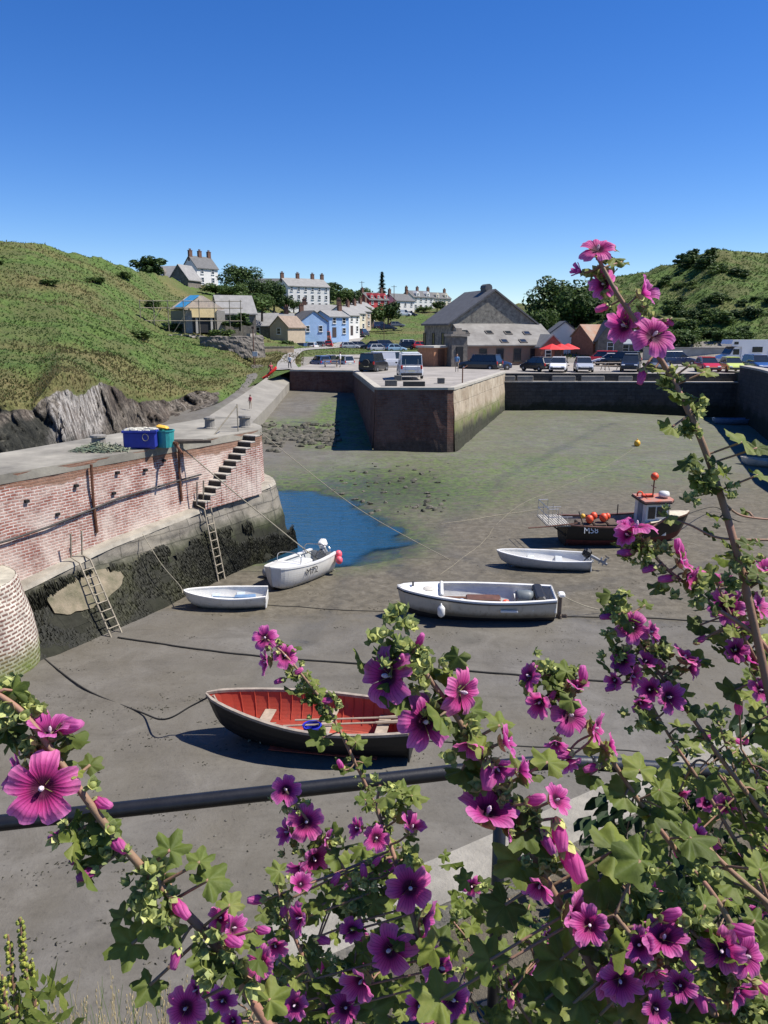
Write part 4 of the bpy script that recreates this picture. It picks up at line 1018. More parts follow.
mb=MB(); mb.box((.545,.0,1.2),(.03,.5,1.3)); mb.build('door',M('wheelhouse_door',(.2,.24,.28),.5,.3,4),wh)
mb=MB(); mb.tube([(1.05,0,2.05),(1.05,0,2.9)],.03,6); mb.tube([(1.05,-.25,2.55),(1.05,.25,2.55)],.02,6); mb.build('mast',M_brown,t).location.x=.32
mb=MB(); mb.ball((1.05,.0,3.0),.17,12); mb.build('marker_ball',M_orange,t,smooth=True).location.x=.32
mb=MB(); mb.lathe([(.0,0),(.22,.02),(.24,.1),(.2,.22),(.0,.25)],(1.5,-.1,2.12),14); mb.build('radar_dome',M_white,t,smooth=True).location.x=.32
mb=MB(); mb.tube([(.6+.12*math.cos(a/2)+.0,.3+.0*a,2.14+.12*math.sin(a/2)) for a in range(13)],.035,6); mb.box((.9,.15,2.13),(.5,.3,.08),bev=.03); mb.build('life_ring',M_orange,t).location.x=.32
# deck gear
for p,r_ in (((-1.45,-.25,1.22),.17),((-1.15,.1,1.26),.16),((-.80,-.15,1.25),.18),((-.5,.2,1.2),.14)):
    mb=MB(); mb.ball(p,r_,12,0,(1,1,1.1)); mb.build('buoy',M_orange,t,smooth=True)
mb=MB(); mb.ball((-1.7,-.1,1.32),.11,10); mb.build('buoy',M_yel,t,smooth=True)
mb=MB()
for k in range(3): mb.box((-1.6+.62*k,.05,.78),(.55,.9,.5),bev=.04)
mb.build('lobster_pot',M('pot_netting',(.10,.07,.05),.9,.6,20),t)['kind']='stuff'
mb=MB(); mb.box((.1,-.2,.75),(.35,.4,.5),bev=.05); mb.build('hauler_box',M('blue_grey_box',(.08,.13,.2),.6,.3,5),t)
# stern platform and cage
mb=MB(); mb.box((-2.95,0,1.12),(1.0,1.7,.05)); 
for k in range(9): mb.box((-3.4+.11*k,0,1.155),(.03,1.7,.02))
mb.build('stern_platform',M('grey_platform',(.35,.33,.29),.8,.3,5),t)
mb=MB()
for yy in(-.8,0,.8):
    for xx in(-3.42,-3.0,-2.6): mb.tube([(xx,yy,1.12),(xx,yy,1.85 if xx<-2.9 else 1.5)],.014,5)
for zz in(1.5,1.85):
    for yy in(-.8,.8): mb.tube([(-3.42,yy,zz),(-3.0 if zz>1.6 else -2.4,yy,zz)],.014,5)
    mb.tube([(-3.42,-.8,zz),(-3.42,.8,zz)],.014,5)
mb.build('stern_rail',M_alu,t)
for a_,b_ in (((-2.45,-.5,1.1),(-2.45,-.5,.1)),((-2.45,.5,1.1),(-2.45,.5,.1)),((-2.4,-.5,.5),(-3.2,-.5,1.1))):
    mb=MB(); mb.tube([a_,b_],.04,6); mb.build('platform_strut',M_iron,t)
mb=MB(); mb.tube([(-2.2,-.9,1.25),(-3.6,-.9,1.12),(-4.3,-.95,1.1)],.03,6); mb.build('boom',M_brown,t)
for a_,b_ in (((-1.9,-.85,1.1),(-2.1,-.7,1.7)),((.2,-.85,1.1),(.2,-.85,1.55)),((.2,.85,1.1),(.2,.85,1.55))):
    mb=MB(); mb.tube([a_,b_],.025,5); mb.build('stanchion',M_iron,t)
text('M58',.36,M_txtw,t,M4=Matrix.Translation((-1.60,-h.pt(.19,.86)[1]-.06,.92))@Matrix.Rotation(R(80),4,'X'))
M58=t
# far small boats in the shade of the side wall, yellow buoy on the mud
dinghy('rowing_dinghy','faded blue dinghy lying in the shadow below the far corner of the wall',733,424,R(186),3.6,1.4,.5,M('faded_blue_paint',(.12,.2,.34),.6,.3,4),False)
dinghy('rowing_dinghy','small off-white dinghy in the deep shade at the right edge of the mud',764,466,R(150),2.6,1.2,.45,M_cream,False)
q=onmud(637,446); mb=MB(); mb.ball((0,0,0),.24,12,0,(1,1,1.1)); mb.lathe([(.05,.24),(.05,.33)],n=8); o=mb.build('mooring_buoy',M_yel,smooth=True,loc=(q.x,q.y,q.z+.2)); tag(o,'single yellow mooring buoy out on the open mud','buoy')

# ---- mooring ropes and chains
def rope(lbl,pts,r_=.02,mat=None,name='mooring_rope',sp=8):
    P_=[]
    for p in pts:
        if len(p)==2: v=onmud(*p); v.z+=r_*.7; P_.append(v)
        else: P_.append(Vector(p))
    q=spline(P_,sp)
    for i,v in enumerate(q):
        if len(pts[0])==2 and len(pts[-1])==2:
            v.x+=.05*fbm((v.x*.8,v.y*.8,2),2)
            hz=mudbvh.ray_cast(Vector((v.x,v.y,20)),Vector((0,0,-1)))[0]
            if hz: v.z=hz.z+r_*.7
    mb=MB(); mb.tube(q,r_,6); return tag(mb.build(name,mat or M_rope2,smooth=True),lbl,'rope')
bpy.context.view_layer.update()
bow=REDBOAT.matrix_basis@Vector((2.48,0,1.0))
rope('long dark mooring rope across the mud from the ladder past the red boat',[(118,638),(137,641),(200,650),(262,657),(340,663),(440,670),(560,679),(680,684)],.028)
pA,pB,pC=onmud(40,655),onmud(85,690),onmud(140,713)
rope('sagging rope from the brick buttress to the bow of the red boat',[tuple(pA),tuple(pB+Vector((0,0,.03))),tuple(pC+Vector((0,0,.03))),tuple(bow+Vector((-1.0,-.05,-.52))),tuple(bow+Vector((-.4,0,-.22))),tuple(bow)],.022)
d0=atz(181,447,4.85); d1=onmud(332,570); d2=onmud(372,580)
rope('taut pale cable from the rusty davit down to the mud by the pool',[tuple(d0),tuple(d0.lerp(d1,.5)+Vector((0,0,-.08))),tuple(d1+Vector((0,0,.05))),tuple(d2)],.022,M_rope)
e0=atz(259,431,4.9); e1=onmud(450,560)
rope('thin pale rope from the pier end across the pool',[tuple(e0),tuple(e0.lerp(e1,.5)+Vector((0,0,-.45))),tuple(e1)],.014,M_rope)
bl=LAUNCH.matrix_basis@Vector((-2.45,.1,.95))
rope('twin pale stern line of the white launch running to the right',[tuple(bl),tuple(bl.lerp(onmud(612,612),.5)+Vector((0,0,-.1))),tuple(onmud(612,612))],.016,M_rope)
rope('dark rope on the wet mud right of the white launch',[(560,617),(610,618),(660,619),(720,622)],.022)
bm=M58.matrix_basis@Vector((2.9,0,1.25))
rope('slack bow rope of the fishing boat going off to the right',[tuple(bm),tuple(onmud(715,512)+Vector((0,0,.25))),tuple(onmud(740,522)),tuple(onmud(790,524))],.022)
rope('dark line on the mud from the white dinghy towards the launch',[(266,605),(310,608),(360,611),(405,612)],.014)
p1=RD.matrix_basis@Vector((1.5,0,.5)); 
rope('pale painter of the white dinghy looped up the weedy pier',[tuple(p1),tuple(wp(26.6,.6,1.95)),tuple(wp(26.3,1.4,1.5)),tuple(wp(26.4,2.3,.62))],.014,M_rope)
rope('thin dark rope on the near mud behind the red boat stern',[(414,741),(480,744),(560,748),(640,752)],.014)
rope('faint pale rope across the green mud beyond the pool',[(440,575),(480,545),(520,505),(600,470),(634,448)],.006,M_rope)
rope('anchor line from the fishing boat stern over the mud',[(541,509),(500,515),(470,520),(440,524)],.014,M_rope)
# seaweed wrack, stones and scraps lying about on the mud
rnd=random.Random(21); mb=MB(); mbs=MB()
def hz(x,y):
    h_=mudbvh.ray_cast(Vector((x,y,20)),Vector((0,0,-1)))[0]; return h_.z if h_ else 0
cl=[]
for _ in range(150):
    px=rnd.uniform(10,760); py=rnd.uniform(600,990) if rnd.random()<.75 else rnd.uniform(450,600)
    cl.append((px,py,rnd.uniform(.05,.5)))
for px,py in ((120,708),(150,690),(200,730),(225,735),(70,640),(345,620),(430,640)):
    for k in range(3): cl.append((px+rnd.uniform(-60,60),py+rnd.uniform(-14,14),rnd.uniform(.2,.7)))
for px,py,s in cl:
    c=onmud(px,py)
    for k in range(int(5+s*30)):
        x=c.x+rnd.gauss(0,s*.7); y=c.y+rnd.gauss(0,s*.25); z=hz(x,y); l=rnd.uniform(.012,.04); a=rnd.random()*6.3
        mb.add([(x-l*math.cos(a),y-l*math.sin(a),z+.004),(x+.3*l*math.sin(a),y-.3*l*math.cos(a),z+.02),(x+l*math.cos(a),y+l*math.sin(a),z+.006),(x-.3*l*math.sin(a),y+.3*l*math.cos(a),z+.012)],[(0,1,2,3)])
for _ in range(450):
    px=rnd.uniform(0,768); py=rnd.uniform(455,990); c=onmud(px,py); l=rnd.uniform(.01,.028)
    if pdist(POOL,c.x,c.y)<.3: continue
    mbs.box((c.x,c.y,c.z+l*.3),(l*2,l*1.5,l),rz=rnd.random()*3,bev=l*.4)
tag(mb.build('seaweed_wrack',leafmat('wrack',[(.012,.012,.008),(.03,.028,.015),(.05,.05,.02)],2,.05)),kind='stuff')
tag(mbs.build('pebbles',M('pebble_stone',(.13,.12,.10),.9,.6,3)),kind='stuff')
# weedy rocks in the inner dock and beyond the pool
mb=MB(); 
for _ in range(420):
    r_=rnd.random()
    if r_<.62: px=rnd.uniform(258,338); py=rnd.gauss(437,5)
    elif r_<.8: px=rnd.uniform(262,330); py=rnd.uniform(424,440)
    else: px=rnd.uniform(330,450); py=rnd.uniform(462,515)
    c=onmud(px,py); s=rnd.uniform(.1,.32)*(1 if r_<.8 else .55)
    mb.ball((c.x,c.y,c.z+s*.1),s,7,0,(1.2,1,.6))
for i,v in enumerate(mb.v):
    n_=noise.noise((v[0]*3,v[1]*3,v[2]*5))*.12; mb.v[i]=(v[0]+n_,v[1]+n_*.5,v[2]+n_)
tag(mb.build('weedy_rubble',M('weedy_rock',(.14,.125,.10),.9,.6,1.1,.8,.03,col2=(.03,.035,.018))),kind='stuff')
# ================================================================== HOUSES
M_wwall=M('white_render',(.66,.65,.62),.85,.1,.8,.1); M_gwall=M('grey_render',(.36,.35,.33),.9,.2,.8,.2)
M_stone=M('rubble_stone',(.22,.195,.165),.95,.5,2.2,.8,.05,col2=(.09,.08,.07)); M_slate=M('slate_roof',(.105,.105,.107),.75,.3,1.6,.3,.02)
M_slate2=M('pale_slate_roof',(.24,.235,.225),.8,.25,1.2,.3,.02); M_bluew=M('pale_blue_render',(.30,.45,.68),.85,.15,.8)
M_redw=M('red_render',(.46,.055,.06),.85,.2,.8); M_creamw=M('cream_render',(.60,.54,.41),.85,.15,.8); M_brickh=M('house_brick',(.30,.13,.085),.9,.35,3,.5,.02)
M_tan=M('tan_render',(.42,.34,.25),.9,.2,1); M_frame=M('window_frame_white',(.7,.7,.68),.6,.08,4); M_chim=M('chimney_brick',(.16,.085,.06),.9,.4,4,.4)
M_pane=M('house_pane',(.025,.03,.04),.12,.3,2,spec=.6); M_doorp=M('painted_door',(.07,.05,.045),.6,.3,4)
M_rustr=M('rusty_tin_roof',(.30,.24,.19),.8,.4,1.0,.3,.02,col2=(.30,.13,.07)); M_tin=M('pale_tin_roof',(.34,.37,.40),.5,.2,1.0,.2,.01)
def gable(t,w_,d,h,rh,wm,rm,ridge='x',over=.3,found=4):
    """a body w x d with a gable roof; front faces -y"""
    mb=MB()
    if ridge=='x':
        prof=[(-d/2,-found),(d/2,-found),(d/2,h),(0,h+rh),(-d/2,h)]
        mb.loft([[(-w_/2,y,z) for y,z in prof],[(w_/2,y,z) for y,z in prof]])
    else:
        prof=[(-w_/2,-found),(w_/2,-found),(w_/2,h),(0,h+rh),(-w_/2,h)]
        mb.loft([[(x,d/2,z) for x,z in prof],[(x,-d/2,z) for x,z in prof]])
    wl_=mb.build('wall',wm,t)
    mb=MB(); th=.16
    if ridge=='x': a,L=d/2,w_/2
    else: a,L=w_/2,d/2
    k=rh/a; e=a+over; ze=h-over*k
    prof=[(-e,ze+.03),(0,h+rh+.03),(e,ze+.03),(e,ze+th+.05),(0,h+rh+th+.05),(-e,ze+th+.05)]
    if ridge=='x': mb.loft([[(-L-over*.6,y,z) for y,z in prof],[(L+over*.6,y,z) for y,z in prof]])
    else: mb.loft([[(x,L+over*.6,z) for x,z in prof],[(x,-L-over*.6,z) for x,z in prof]])
    r_=mb.build('roof',rm,t)
    return wl_,r_
_wc={}
M_trimw=M('dark_window_frame',(.05,.048,.045),.7,.2,5)
def window(t,p,face,ww=.9,hh=1.2,dark=False):
    key=(round(ww,2),round(hh,2),dark)
    if key not in _wc:
        mb=MB(); f=.08
        for c_,d_ in (((-ww/2+f/2,0,0),(f,.10,hh)),((ww/2-f/2,0,0),(f,.10,hh)),((0,0,hh/2-f/2),(ww-2*f,.10,f)),((0,0,-hh/2+f/2),(ww-2*f,.10,f)),((0,-.01,0),(ww-2*f,.07,.05)),((0,-.04,-hh/2-.06),(ww+.14,.18,.08))): mb.box(c_,d_)
        fr_=mb.build('window',M_trimw if dark else M_frame); mb=MB(); mb.box((0,.012,0),(ww-.1,.04,hh-.1)); pn=mb.build('pane',M_pane,fr_)
        _wc[key]=(fr_.data,pn.data); bpy.data.objects.remove(pn); bpy.data.objects.remove(fr_)
    fr_=bpy.data.objects.new('window',_wc[key][0]); COL.objects.link(fr_); fr_.parent=t; fr_.location=p
    fr_.rotation_euler=(0,0,{'f':0,'r':math.pi/2,'l':-math.pi/2,'b':math.pi}[face])
    pn=bpy.data.objects.new('pane',_wc[key][1]); COL.objects.link(pn); pn.parent=fr_
    return fr_
def chimney(roof,x,y,z,h=1.4,sx=.9,sy=.6,pots=2):
    mb=MB(); mb.box((x,y,z+h/2-.5),(sx,sy,h+1)); mb.box((x,y,z+h-.02),(sx+.12,sy+.12,.12))
    for k in range(pots): mb.lathe([(.13,0),(.11,.4),(.09,.4)],(x+(k-(pots-1)/2)*.35,y,z+h+.04),8)
    mb.build('chimney',M_chim,roof)
def door(t,x,y,ww=1,hh=2.05,face='f',mat=None):
    mb=MB()
    mb.box((0,0,hh/2),(ww,.08,hh)); d=mb.build('door',mat or M_doorp,t); d.location=(x,y,0)
    d.rotation_euler=(0,0,{'f':0,'r':math.pi/2,'l':-math.pi/2}[face]); 
    mb=MB(); mb.box((ww*.36,-.06,1.0),(.05,.06,.14)); mb.build('handle',M_alu,d)
HOUSES=[]
def house(name,lbl,px,py,D,w_,d,h,rh,wm,rm,rz=0,ridge='x',nf=2,floors=2,chims=(),side=None,cat='house',group=None,doors=(0,),ww=.9,hh=1.2,dormer=0):
    p=atD(px,py,D); t=thing(name,lbl,cat,p,rz,group)
    wl_,rf=gable(t,w_,d,h,rh,wm,rm,ridge); HOUSES.append((p,max(w_,d)))
    fh=h/floors
    for fl in range(floors):
        for k in range(nf):
            x=-w_/2+w_*(k+.5)/nf; z=fl*fh+min(fh-.75,1.5)
            if fl==0 and k in doors: door(t,x,-d/2-.03)
            else: window(t,(x,-d/2-.04,z),'f',ww,hh)
        if side:
            for k in range(side[1]):
                y=-d/2+d*(k+.5)/side[1]; z=fl*fh+min(fh-.75,1.5); s=1 if side[0]=='r' else -1
                window(t,(s*(w_/2+.04),y,z),side[0],ww,hh)
    for x in chims:
        if ridge=='x': chimney(rf,x,0,h+rh)
        else: chimney(rf,0,x,h+rh)
    for k in range(dormer):
        x=-w_/2+w_*(k+.5)/dormer
        mb=MB(); dw=.75; zb=h+rh*.12
        prof=[(x-dw,zb),(x+dw,zb),(x+dw,zb+1.1),(x,zb+1.9),(x-dw,zb+1.1)]
        mb.loft([[(a,-d*.05,b_) for a,b_ in prof],[(a,-d/2+.25,b_) for a,b_ in prof]]); mb.build('dormer',wm,wl_)
        window(t,(x,-d/2+.2,zb+.75),'f',.7,.8)
    return t
# the village, from the left
house('stone_house','grey stone house with slate roof on the hill left of the tall white one',168,289,188,8,6,2.2,2.6,M_stone,M_slate2,R(-12),nf=3,floors=1,dormer=1)
house('stone_house','stone gable wing with slate roof below the tall white house',186,291,183,4.4,6,2.4,2.9,M_stone,M_slate2,R(-15),'y',1,1,doors=())
house('white_house','tall white house with three dark chimneys highest on the left hill',201,286,200,6.4,5.2,4.0,2.6,M_wwall,M_slate,R(52),'x',2,2,(-2.8,0,2.8),('r',2),doors=())
house('slate_cottage','low cottage with steep grey slate roof right of the scaffolded house',234,327,118,5.2,5,1.9,2.3,M_stone,M_slate2,R(24),'x',1,1,(),cat='cottage')
house('bungalow','low stone bungalow with pale tiled roof beside the slipway road',273,338,165,8.5,6,2.4,2.3,M_stone,M_slate2,R(6),'x',3,1,(2.8,),doors=(1,))
house('bungalow','beige gabled end of the low bungalow with a tiled brown roof',288,339,160,4,6.5,2.3,1.9,M_tan,M('brown_tile_roof',(.25,.19,.145),.85,.3,1.5,.3),R(-25),'y',1,1,doors=())
t=house('white_terrace','long white three storey terrace with grey slate roof and shaded gable end',303,310,228,13,7,6.1,2.1,M_wwall,M_slate2,R(36),'x',6,3,(-6.3,-1.5,3.2,6.3),('l',0),doors=(2,),ww=.8,hh=1.15)
house('grey_house','plain grey roofed house half hidden behind the trees left of the white terrace',266,296,235,9,6,2.6,2.0,M_gwall,M_slate,R(5),'x',3,1)
house('blue_house','pale blue house with a broad blue gable beside the road',307,336,170,5.8,7,3.0,1.9,M_bluew,M_slate,R(30),'y',2,1,(2.6,),doors=())
house('blue_house','taller pale blue house front with cream edges right of the broad blue gable',331,337,178,5.2,6,4.2,1.2,M_bluew,M_slate2,R(40),'x',2,2,(2.4,))
house('terrace_cottage','grey roofed cottage behind the blue houses',322,330,190,9,6,3.8,1.7,M_gwall,M_slate2,R(15),'x',3,2,(-4,4))
for k,(px,py,D,wm,l) in enumerate(((343,335,186,M_wwall,'white end cottage of the roadside terrace'),(350,332,197,M_creamw,'cream cottage second from the road end of the terrace'),(356,329,208,M_tan,'tan cottage third along the roadside terrace'),(361,326,220,M_wwall,'smallest white cottage at the top of the roadside terrace'))):
    house('terrace_cottage',l,px,py,D,4.8,6,4.3,1.8,wm,M_slate2,R(62),'x',2,2,(2.2,),('l',0),group='cottages stepping up the road')
house('red_house','crimson painted house with white windows and dormers',372,314,262,8.0,7,4.2,2.2,M_redw,M_slate,R(40),'x',3,2,(-3.9,3.9),dormer=3,doors=(1,))
house('white_house','white house with grey roof right of the crimson one',398,317,270,8.2,7,5.0,2.2,M_wwall,M_slate,R(42),'x',3,2,(-3.8,3.8),('l',2),doors=(1,))
house('white_house','white double house with paired gables and grey chimneys on the skyline',417,311,295,9.5,7,4.6,2.2,M_wwall,M_slate,R(38),'x',4,2,(-5,0,5),dormer=2,doors=(1,))
house('cream_house','cream house at the right end of the skyline row',436,309,305,8.5,7,3.6,2.1,M_creamw,M_slate,R(38),'x',4,2,(-4,4),dormer=2,doors=(2,))
# ---- house under construction with scaffolding
p=atD(196,332,112); t=thing('building_shell','half built house with bare block walls, pale timber front and blue roof sheet in scaffolding','house',p,R(38),sc=.78)
mb=MB(); mb.box((-2.6,0,.5),(1.2,6,6.2)); mb.box((3.4,0,.5),(1.6,6,6.2)); mb.box((.3,2.5,.5),(5.4,.6,6.2)); mb.build('wall',M('bare_block',(.30,.28,.25),.95,.25,3,.4),t)
mb=MB(); mb.box((.3,-2.7,3.2),(5.0,.25,1.5)); mb.build('timber_front',M('fresh_plywood',(.62,.50,.28),.8,.2,2),t)
mb=MB(); mb.loft([[(-3.4,-2.5,3.9),(0,-2.5,6.1),(.4,-2.5,6.1),(4.4,-2.5,3.9),(4.0,-2.5,3.7),(-3.0,-2.5,3.7)],[(-3.4,3,3.9),(0,3,6.1),(.4,3,6.1),(4.4,3,3.9),(4.0,3,3.7),(-3.0,3,3.7)]]); rf=mb.build('roof',M('roof_felt',(.50,.42,.33),.9,.3,1.5,.3,col2=(.33,.28,.25)),t)
mb=MB(); mb.loft([[(-3.3,-2.6,4.0),(-1.6,-2.6,5.2),(-.3,-2.6,6.02),(-.3,-2.6,6.15),(-3.3,-2.6,4.15)],[(-3.3,1,4.05),(-1.6,1,5.25),(-.3,1,6.07),(-.3,1,6.25),(-3.3,1,4.2)]]); mb.build('blue_sheet',M('blue_sheeting',(.06,.30,.55),.5,.3,2),rf)
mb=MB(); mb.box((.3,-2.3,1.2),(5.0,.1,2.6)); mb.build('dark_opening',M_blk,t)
for x in (-1.0,1.8): 
    mb=MB(); mb.box((x,-2.5,1.2),(.4,.3,2.8)); mb.build('pillar',M_gwall,t)
sc=thing('scaffolding','galvanised tube scaffolding with plank deck round the half built house','scaffolding',p,R(10),sc=.9)
for x in (-7.5,-5.6,-3.6,-1.4,.8,3.0,5.2,6.8):
    mb=MB(); mb.tube([(x,-4.2,-2.5),(x,-4.2,4.6)],.06,5); mb.build('upright',M_galv,sc)
for z in (1.6,3.4,4.4):
    mb=MB(); mb.tube([(-7.6,-4.2,z),(7.0,-4.2,z)],.06,5); mb.build('ledger',M_galv,sc)
mb=MB(); mb.box((-.2,-3.7,3.45),(14.6,1.0,.08)); mb.build('plank_deck',M('scaffold_plank',(.45,.34,.2),.9,.3,3),sc)
for x in (-7.5,-3.6):
    mb=MB(); mb.tube([(x,-4.2,-1),(x+3,-4.2,3.4)],.05,5); mb.build('brace',M_galv,sc)
mb=MB()
rnd=random.Random(14)
for k in range(30): mb.box((rnd.uniform(-5,8),rnd.uniform(-6.5,-4.6),rnd.uniform(-1.2,-.4)),(rnd.uniform(.3,1.4),rnd.uniform(.2,.6),rnd.uniform(.1,.5)),rz=rnd.random()*3,rx=rnd.uniform(-.3,.3))
for i in range(len(mb.v)): mb.v[i]=tuple((Matrix.Translation(p)@Matrix.Rotation(R(4),4,'Z'))@Vector(mb.v[i]))
tag(mb.build('building_rubble',M('rubble_mix',(.42,.38,.33),.9,.6,.9,col2=(.14,.12,.10))),kind='stuff')
# old ruined stone retaining wall and lime kiln below the site
q=atD(226,356,97); t=thing('stone_kiln','ruined rough stone retaining wall with a dark arched hole below the building site','ruin',q+Vector((0,0,.7)),R(12),sc=.62)
mb=MB(); wallstrip(mb,[(-4.8,.8),(-3,-.2),(0,-.5),(3,-.2),(5.6,1.0),(7.5,2.5)],lambda p:[(2.6+.5*fbm((p.x*.5,1,1),2),-.5),(2.5,-.1),(1,.1),(-1.5,.3)],.3,6,0,.25); mb.build('stone_face',M_stone,t)
mb=MB(); mb.prism([(-4.6,.9),(-3,.1),(0,-.2),(3,.1),(5.4,1.2),(7.3,2.7),(4,5),(-4,5)],0,2.3); mb.build('fill',M('kiln_fill',(.14,.14,.06),.95,.4,1),t)
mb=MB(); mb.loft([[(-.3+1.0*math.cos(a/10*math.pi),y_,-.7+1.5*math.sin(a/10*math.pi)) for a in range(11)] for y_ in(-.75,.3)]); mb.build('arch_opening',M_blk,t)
t=thing('boundary_wall','buff stone boundary wall along the slipway road','wall',atD(268,356,118),R(30))
mb=MB(); mb.box((0,0,-.6),(8,.5,3.6)); mb.build('wall_face',M('buff_stone',(.36,.28,.19),.95,.35,2,.6,.04),t); mb=MB(); mb.box((0,0,1.27),(8.1,.6,.14)); mb.build('coping',M_stone,t)
# ---- the old warehouse
p=atD(498,367,97); wz=5.0
t=thing('stone_warehouse','big dark stone warehouse with slate roof and lean-to in front','warehouse',(p.x+.15,103,5.0),R(17))
W_,Dp,H_,RH=11.6,9.5,4.8,3.9
# body: gable faces -y
M_ware=M('warehouse_stone',(.34,.315,.25),.95,.55,2.2,.9,.06,col2=(.075,.07,.062),detail=9)
mb=MB(); prof=[(-W_/2,-1),(W_/2,-1),(W_/2,H_+.0),(0,H_+RH),(-W_/2,H_)]
mb.loft([[(x,Dp,z) for x,z in prof],[(x,0,z) for x,z in prof]]); mb.build('wall',M_ware,t)
mb=MB(); k=RH/(W_/2); e=W_/2+.4
prof=[(-e,H_-.4*k+.03),(0,H_+RH+.03),(e,H_-.4*k+.03),(e,H_-.4*k+.25),(0,H_+RH+.28),(-e,H_-.4*k+.25)]
mb.loft([[(x,Dp+.3,z) for x,z in prof],[(x,-.25,z) for x,z in prof]]); rf=mb.build('roof',M_slate,t)
mb=MB(); mb.box((0,2.6,H_+RH+.25),(.9,1.5,.6)); mb.tube([(0,1.8,H_+RH+.5),(0,3.4,H_+RH+.5)],.5,10); mb.build('roof_vent',M_slate,rf)
for k in range(3):
    window(t,(-W_/2-.04,2.5+3.4*k,2.9),'l',.9,1.5,dark=True)
# lean-to
mb=MB(); x0,x1=-W_/2+.4,W_/2+.5
mb.loft([[(x0,0,-1),(x0,-4.6,-1),(x0,-4.6,2.25),(x0,0,4.55)],[(x1,0,-1),(x1,-4.6,-1),(x1,-4.6,2.25),(x1,0,4.55)]]); lt=mb.build('lean_to_wall',M('lean_to_brick',(.30,.17,.12),.9,.4,2.5,.5,.03,col2=(.20,.17,.14)),t)
mb=MB(); x0-=.15;x1+=.25
a=[(0,4.62),(-5.0,2.12),(-5.0,2.26),(0,4.78)]
mb.loft([[(x0,y,z) for y,z in a],[(x1,y,z) for y,z in a]]); lr=mb.build('lean_to_roof',M('mottled_grey_slate',(.255,.245,.225),.85,.35,.7,.5,.03,col2=(.14,.13,.118),detail=9),t)
for (x,f_) in ((-4.7,.42),(-1.6,.44),(.9,.46),(3.4,.48),(-.5,.85),(2.0,.85)):
    y=-5.0*(f_); z=4.78-2.52*f_
    mb=MB(); mb.box((x,y,z+.05),(.95,.85,.12),rx=math.atan2(2.52,5)); sk=mb.build('skylight',M_stone,lr)
    mb=MB(); mb.box((x,y-.02,z+.10),(.72,.66,.06),rx=math.atan2(2.52,5)); mb.build('pane',M_glassd,sk)
for x in (-3.4,-1.2,1.1,3.3): window(t,(x,-4.65,1.05),'f',.95,1.5,dark=True)
mb=MB(); mb.box((5.3,-4.62,1.0),(1.0,.1,2.1)); mb.build('door',M_doorp,t)
t=thing('stone_turret','square rough stone stack with a flat cap at the corner of the warehouse','tower',(atD(456.5,368,91).x,91.5,5),R(17))
mb=MB(); mb.loft([[(-1,-1,-1),(1,-1,-1),(1,1,-1),(-1,1,-1)],[(-.9,-.9,3.3),(.9,-.9,3.3),(.9,.9,3.3),(-.9,.9,3.3)]]); mb.build('wall',M_stone,t)
mb=MB(); mb.box((0,0,3.45),(2.2,2.2,.25)); mb.box((0,0,3.7),(1.5,1.5,.3)); mb.box((.1,0,4.0),(.7,.7,.4)); mb.build('cap',M('turret_cap',(.30,.26,.21),.9,.35,3,.4),t)
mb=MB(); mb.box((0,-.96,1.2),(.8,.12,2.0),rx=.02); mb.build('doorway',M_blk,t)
t=thing('brick_hut','small orange brown hut with a pale flat roof between the van and the stone stack','hut',(atD(437,369,92).x,92.5,5),R(40))
mb=MB(); mb.box((0,0,.9),(3.4,2.6,2.4)); mb.build('wall',M('orange_board',(.36,.17,.09),.85,.3,3),t)
mb=MB(); mb.box((0,0,2.18),(3.8,3.0,.2)); mb.build('roof',M('pale_felt',(.45,.43,.38),.9,.2,2),t)
mb=MB(); mb.box((-.6,-1.32,.95),(1.0,.06,1.9)); mb.build('door',M_brown,t)
# ---- buildings right of the warehouse
t=thing('cafe_gable','small orange brick gabled cafe end at the right of the lean-to','cafe',(atD(548,364,98).x,100,5),R(8))
gable(t,2.8,5,2.0,1.3,M_brickh,M_slate2,'y',.2,1); window(t,(-.5,-2.54,1.2),'f',.8,1.0); door(t,.8,-2.53)
house('cottage','white gabled cottage with dark roof behind the red parasols',561,352,122,5.2,6,2.3,2.0,M_wwall,M_slate,R(-4),'y',2,1,cat='cottage',doors=())
house('stone_barn','brown brick barn with a rusty streaked tin roof',592,357,118,4.6,6,2.1,2.3,M_brickh,M_rustr,R(24),'x',2,1,cat='barn')
house('stone_barn','dark stone gabled building between the rusty roof and the pale tin roof',606,357,115,3.4,6,2.5,2.4,M_stone,M_slate,R(-6),'y',1,1,cat='barn',doors=())
house('stone_barn','low long building with a pale blue grey tin roof',625,357,119,6.4,6,2.0,2.5,M_stone,M_tin,R(-16),'x',3,1,cat='barn')
t=thing('garden_wall','long pale rendered wall at the back of the car park below the right hill','wall',(atD(692,357,110).x,110,5.0),R(-4))
mb=MB(); mb.box((0,0,.5),(13,.4,2.2)); mb.build('wall_face',M('pale_wall_render',(.42,.39,.33),.9,.25,1,.3),t)
mb=MB(); mb.box((0,-.02,1.66),(13.1,.55,.12)); mb.build('coping',M_conc,t)
